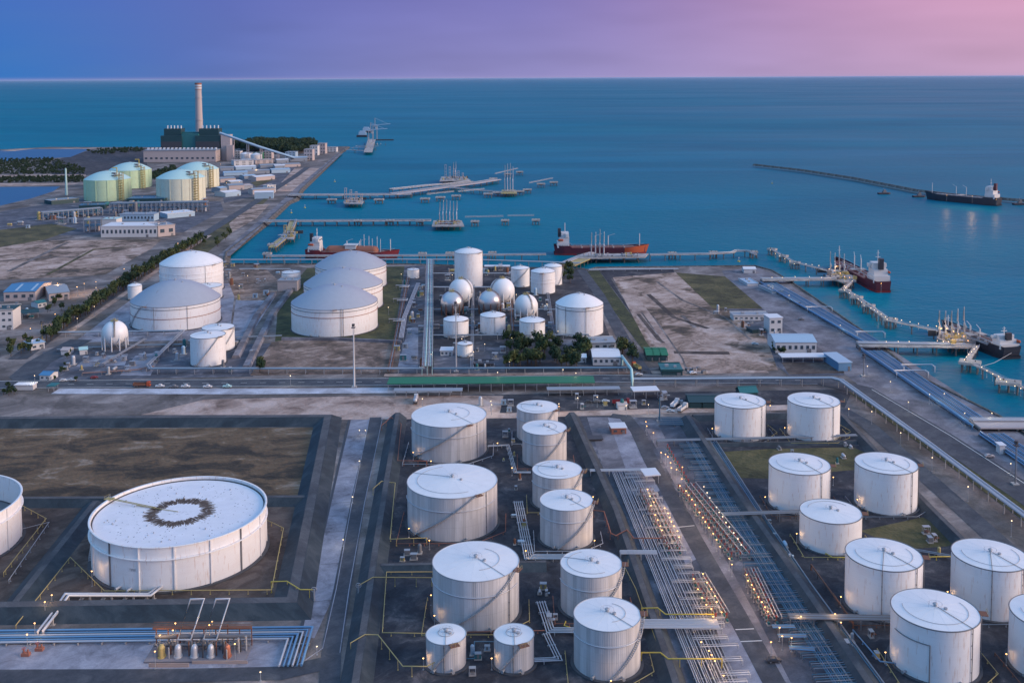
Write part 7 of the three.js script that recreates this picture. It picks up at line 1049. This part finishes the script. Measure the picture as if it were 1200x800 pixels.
[[-82.1,-534.3],[-78.9,-534.2],[-75.6,-490.3],[-72.3,-447.2],[-69.5,-404.6],[-65.3,-326.1],[-80.4,-311.6]].forEach((p, i) => lampAt(p, 3, 'W', 18, `${nth(i)} ground lamp beside the service road`, 'service road lamps'));
[[-501.4,-1787],[-386.2,-1739.1],[-625.4,-2186.5],[-482.7,-1800.9],[-516.4,-2057.4]].forEach((p, i) => lampAt(p, 9, 'A', 120, `${nth(i)} lamp at the far power station works`, 'far works lamps'));
// lights on the anchored tanker and on the maroon ship
for (const [p, h, cd, l] of [[[668.9,-1478.6], 16, 900, 'bright deck floodlight amidships on the anchored tanker'], [[644.2,-1507.8], 14, 500, 'deck floodlight forward on the anchored tanker'], [[691.4,-1452.6], 14, 400, 'stern floodlight on the anchored tanker'], [[314.2,-861.9], 14, 260, 'floodlight on the lit stern house of the maroon ship']]) lampAt(p, h, 'A', cd, l, null, 6);

// ================================================================ TREES
const crownGeo = [0, 1, 2, 3].map((v) => {
  const pos = [], uv = []; seed = 900 + v * 77;
  for (let c = 0; c < 15; c++) {
    const a = rr(0, 6.283), e = rr(-0.4, 1.1), R = rr(1.2, 2.5) * (c < 3 ? 0.5 : 1), cx = Math.cos(a) * Math.cos(e) * R, cy = 3.9 + Math.sin(e) * R * 1.05, cz = Math.sin(a) * Math.cos(e) * R, r = rr(0.8, 1.35);
    for (let i = 0; i < 26; i++) {
      const u = rr(-1, 1), f = rr(0, 6.283), q = Math.sqrt(1 - u * u), n = new THREE.Vector3(q * Math.cos(f), u, q * Math.sin(f)), p = new THREE.Vector3(cx, cy, cz).addScaledVector(n, r * rr(0.65, 1.05)), t = new THREE.Vector3(rr(-1, 1), rr(-1, 1), rr(-1, 1)).normalize(), a1 = new THREE.Vector3().crossVectors(n, t).normalize().multiplyScalar(rr(0.26, 0.5)), b1 = new THREE.Vector3().crossVectors(n, a1).normalize().addScaledVector(n, rr(-0.5, 0.5)).multiplyScalar(rr(0.26, 0.5));
      const k = [p.clone().add(a1), p.clone().add(b1), p.clone().sub(a1), p.clone().sub(b1)]; for (const w of [0, 1, 2, 0, 2, 3]) { pos.push(k[w].x, k[w].y, k[w].z); uv.push(w, w); }
    }
  } return meshOf(pos, null, uv);
});
const trunkGeo = arr([cyl(0, 0, 0, 0.24, 3.2, 7, 0.15), tube([[0, 2.4, 0], [0.9, 4.2, 0.4]], 0.1, 5), tube([[0, 2.6, 0], [-0.8, 4.4, -0.3]], 0.1, 5), tube([[0, 2.9, 0], [0.1, 4.9, -0.7]], 0.09, 5)]);
function tree(x, z, s, label, group, name = 'broadleaf_tree') { const t = thing(name, label, 'tree', x, 0, z, group, rr(0, 6.28)); t.scale.set(s * rr(0.9, 1.15), s * rr(0.85, 1.2), s * rr(0.9, 1.15)); part('trunk', trunkGeo, M.bark, t); part('crown', crownGeo[rnd() * 4 | 0], M.leaf[rnd() * 3 | 0], t); }
seed = 5150;
const inside = (p, pts) => { let r = false; for (let i = 0, j = pts.length - 1; i < pts.length; j = i++) if ((pts[i][1] > p[1]) !== (pts[j][1] > p[1]) && p[0] < (pts[j][0] - pts[i][0]) * (p[1] - pts[i][1]) / (pts[j][1] - pts[i][1]) + pts[i][0]) r = !r; return r; };
function grove(pts, n, s0, s1, label, group) { const xs = pts.map((p) => p[0]), zs = pts.map((p) => p[1]); const at = []; for (let q = 0; q < n * 20 && at.length < n; q++) { const p = [rr(Math.min(...xs), Math.max(...xs)), rr(Math.min(...zs), Math.max(...zs))]; if (inside(p, pts)) at.push(p); } at.sort((a, b) => a[0] / a[1] < b[0] / b[1] ? 1 : -1).forEach((p, i) => tree(p[0], p[1], rr(s0, s1), `${nth(i)} ${label}, counted from the left`, group)); }
along([[-365.1,-1191.6],[-359.4,-1014.6],[-350.2,-859.2],[-339.2,-729.8]], 6.2).forEach(([x, z], i) => tree(x + rr(-2, 2), z + rr(-2, 2), rr(1.3, 1.9), `${nth(i)} dark tree from the back of the close row by the main road`, 'row of trees beside the main road'));
along([[-371.2,-1185.6],[-364.7,-1010.2],[-356.8,-879.5],[-344.2,-752.1]], 11).forEach(([x, z], i) => tree(x + rr(-2, 2), z + rr(-2, 2), rr(0.8, 1.3), `${nth(i)} smaller tree from the back, road side of the close row`, 'smaller trees beside the main road'));
grove([[-5.5,-719.3],[23.9,-723.5],[53.7,-713.6],[50.4,-654.3],[-5.1,-655.2]], 46, 1.2, 1.8, 'dark tree in the grove before the sphere yard', 'grove in front of the sphere yard');
grove([[47.7,-1004.7],[60.9,-1013.6],[59,-929],[46.1,-921.6]], 7, 0.9, 1.5, 'tree in the clump at the pale broad trestle', 'clump at the trestle root');
grove([[73.3,-704.1],[85.8,-708.4],[83.9,-673.8],[73.2,-669.8]], 8, 1.1, 1.7, 'round tree between white roofed building and service road', 'trees by the service road');
grove([[-404.7,-873.7],[-394.3,-880.3],[-369.8,-827.8],[-381.1,-822]], 7, 0.7, 1.1, 'tree beside the grey roofed workshop', 'trees beside the workshop');
grove([[-369.2,-725.6],[-351.2,-739.7],[-326.1,-706.5],[-337,-689.1],[-353.3,-693.7]], 12, 0.7, 1.1, 'low tree beside the access road bend', 'trees at the access road bend');
grove([[-367.4,-1173.2],[-353.1,-1264.6],[-334,-1209.9],[-336.4,-1108.9]], 9, 0.8, 1.3, 'tree on the grass behind the domed white tank', 'trees behind the domed white tank');
grove([[-174.5,-665.8],[-169.6,-677.9],[-161.3,-657.6],[-166.2,-646.2]], 5, 0.8, 1.2, 'tree beside the dyke at the dirt plot', 'trees beside the dyke');
grove([[181.3,-706.8],[190.9,-715.8],[182.8,-672.2],[175.1,-664.1]], 6, 0.5, 0.9, 'small tree at the office fence', 'trees at the office fence');
grove([[-316.3,-619.5],[-311.2,-626.4],[-299.7,-609],[-307.8,-602.5]], 5, 0.6, 0.9, 'small tree at the left edge of the cross road', 'trees at the edge of the cross road');
grove([[-294.3,-648.2],[-311.1,-699.5],[-310.2,-708.4],[-286,-636.9],[-270.8,-636.6],[-269.3,-633],[-290.9,-633.3]], 12, 0.35, 0.6, 'clipped shrub along the access road kerb', 'shrubs along the access road');
grove([[-654.9,-1593.7],[-636.4,-1686.9],[-610.9,-1626],[-634.5,-1549.7]], 0, 1, 1, 'x', 'x');
// woods far off: one mass
function woods(name, pts, n, s0, s1, lift) {
  const xs = pts.map((p) => p[0]), zs = pts.map((p) => p[1]), m = new THREE.InstancedMesh(crownGeo[0], M.leaf[0], n), d = new THREE.Object3D(); let k = 0, g = 0;
  while (k < n && g++ < n * 40) { const p = [rr(Math.min(...xs), Math.max(...xs)), rr(Math.min(...zs), Math.max(...zs))]; if (!inside(p, pts)) continue; const s = rr(s0, s1); d.position.set(p[0], lift(p) - s * 1.6, p[1]); d.rotation.y = rr(0, 6.28); d.scale.set(s, s * rr(0.8, 1.2), s); d.updateMatrix(); m.setMatrixAt(k++, d.matrix); }
  m.count = k; m.name = numbered(name); m.userData = { kind: 'stuff', label: name === 'woods' ? 'dark wood on the low rise beyond the far works' : 'dark woods beside the lagoons', category: 'woods' }; shade(m); scene.add(m);
}
{ const c = [-626.9,-2728.9]; woods('woods', [[-732.3,-2672.3],[-728.4,-2907.7],[-568.4,-2896.7],[-523,-2722.2],[-558.8,-2572.1]], 900, 2.6, 4.2, ([x, z]) => 9 * Math.exp(-(((x - c[0] + 70) / 190) ** 2) - (((z - c[1]) / 140) ** 2))); }
woods('lagoon_woods', [[-1298.3,-2426.8],[-1109.6,-2467.4],[-914.9,-2178.7],[-861.8,-2059.6],[-1103.4,-2060.2]], 1100, 0.6, 1.2, () => 0);
woods('lagoon_woods', [[-1064.9,-1987.8],[-844,-2008.5],[-798.1,-1891],[-1011.9,-1888.2]], 600, 0.5, 1.1, () => 0);
woods('terminal_trees', [[-729,-2035],[-730.5,-2211],[-676.2,-2050.6],[-673.1,-1913.8]], 90, 1.2, 2.0, () => 0);
woods('terminal_trees', [[-1153.9,-2762.8],[-1017.8,-2820.9],[-969.9,-2687.3],[-1049.3,-2573.1]], 120, 0.9, 1.5, () => 0);

// thin evening haze over the water
scene.fog = new THREE.FogExp2(new THREE.Color(0.50, 0.66, 0.95), 0.000005);

renderer.render(scene, camera);
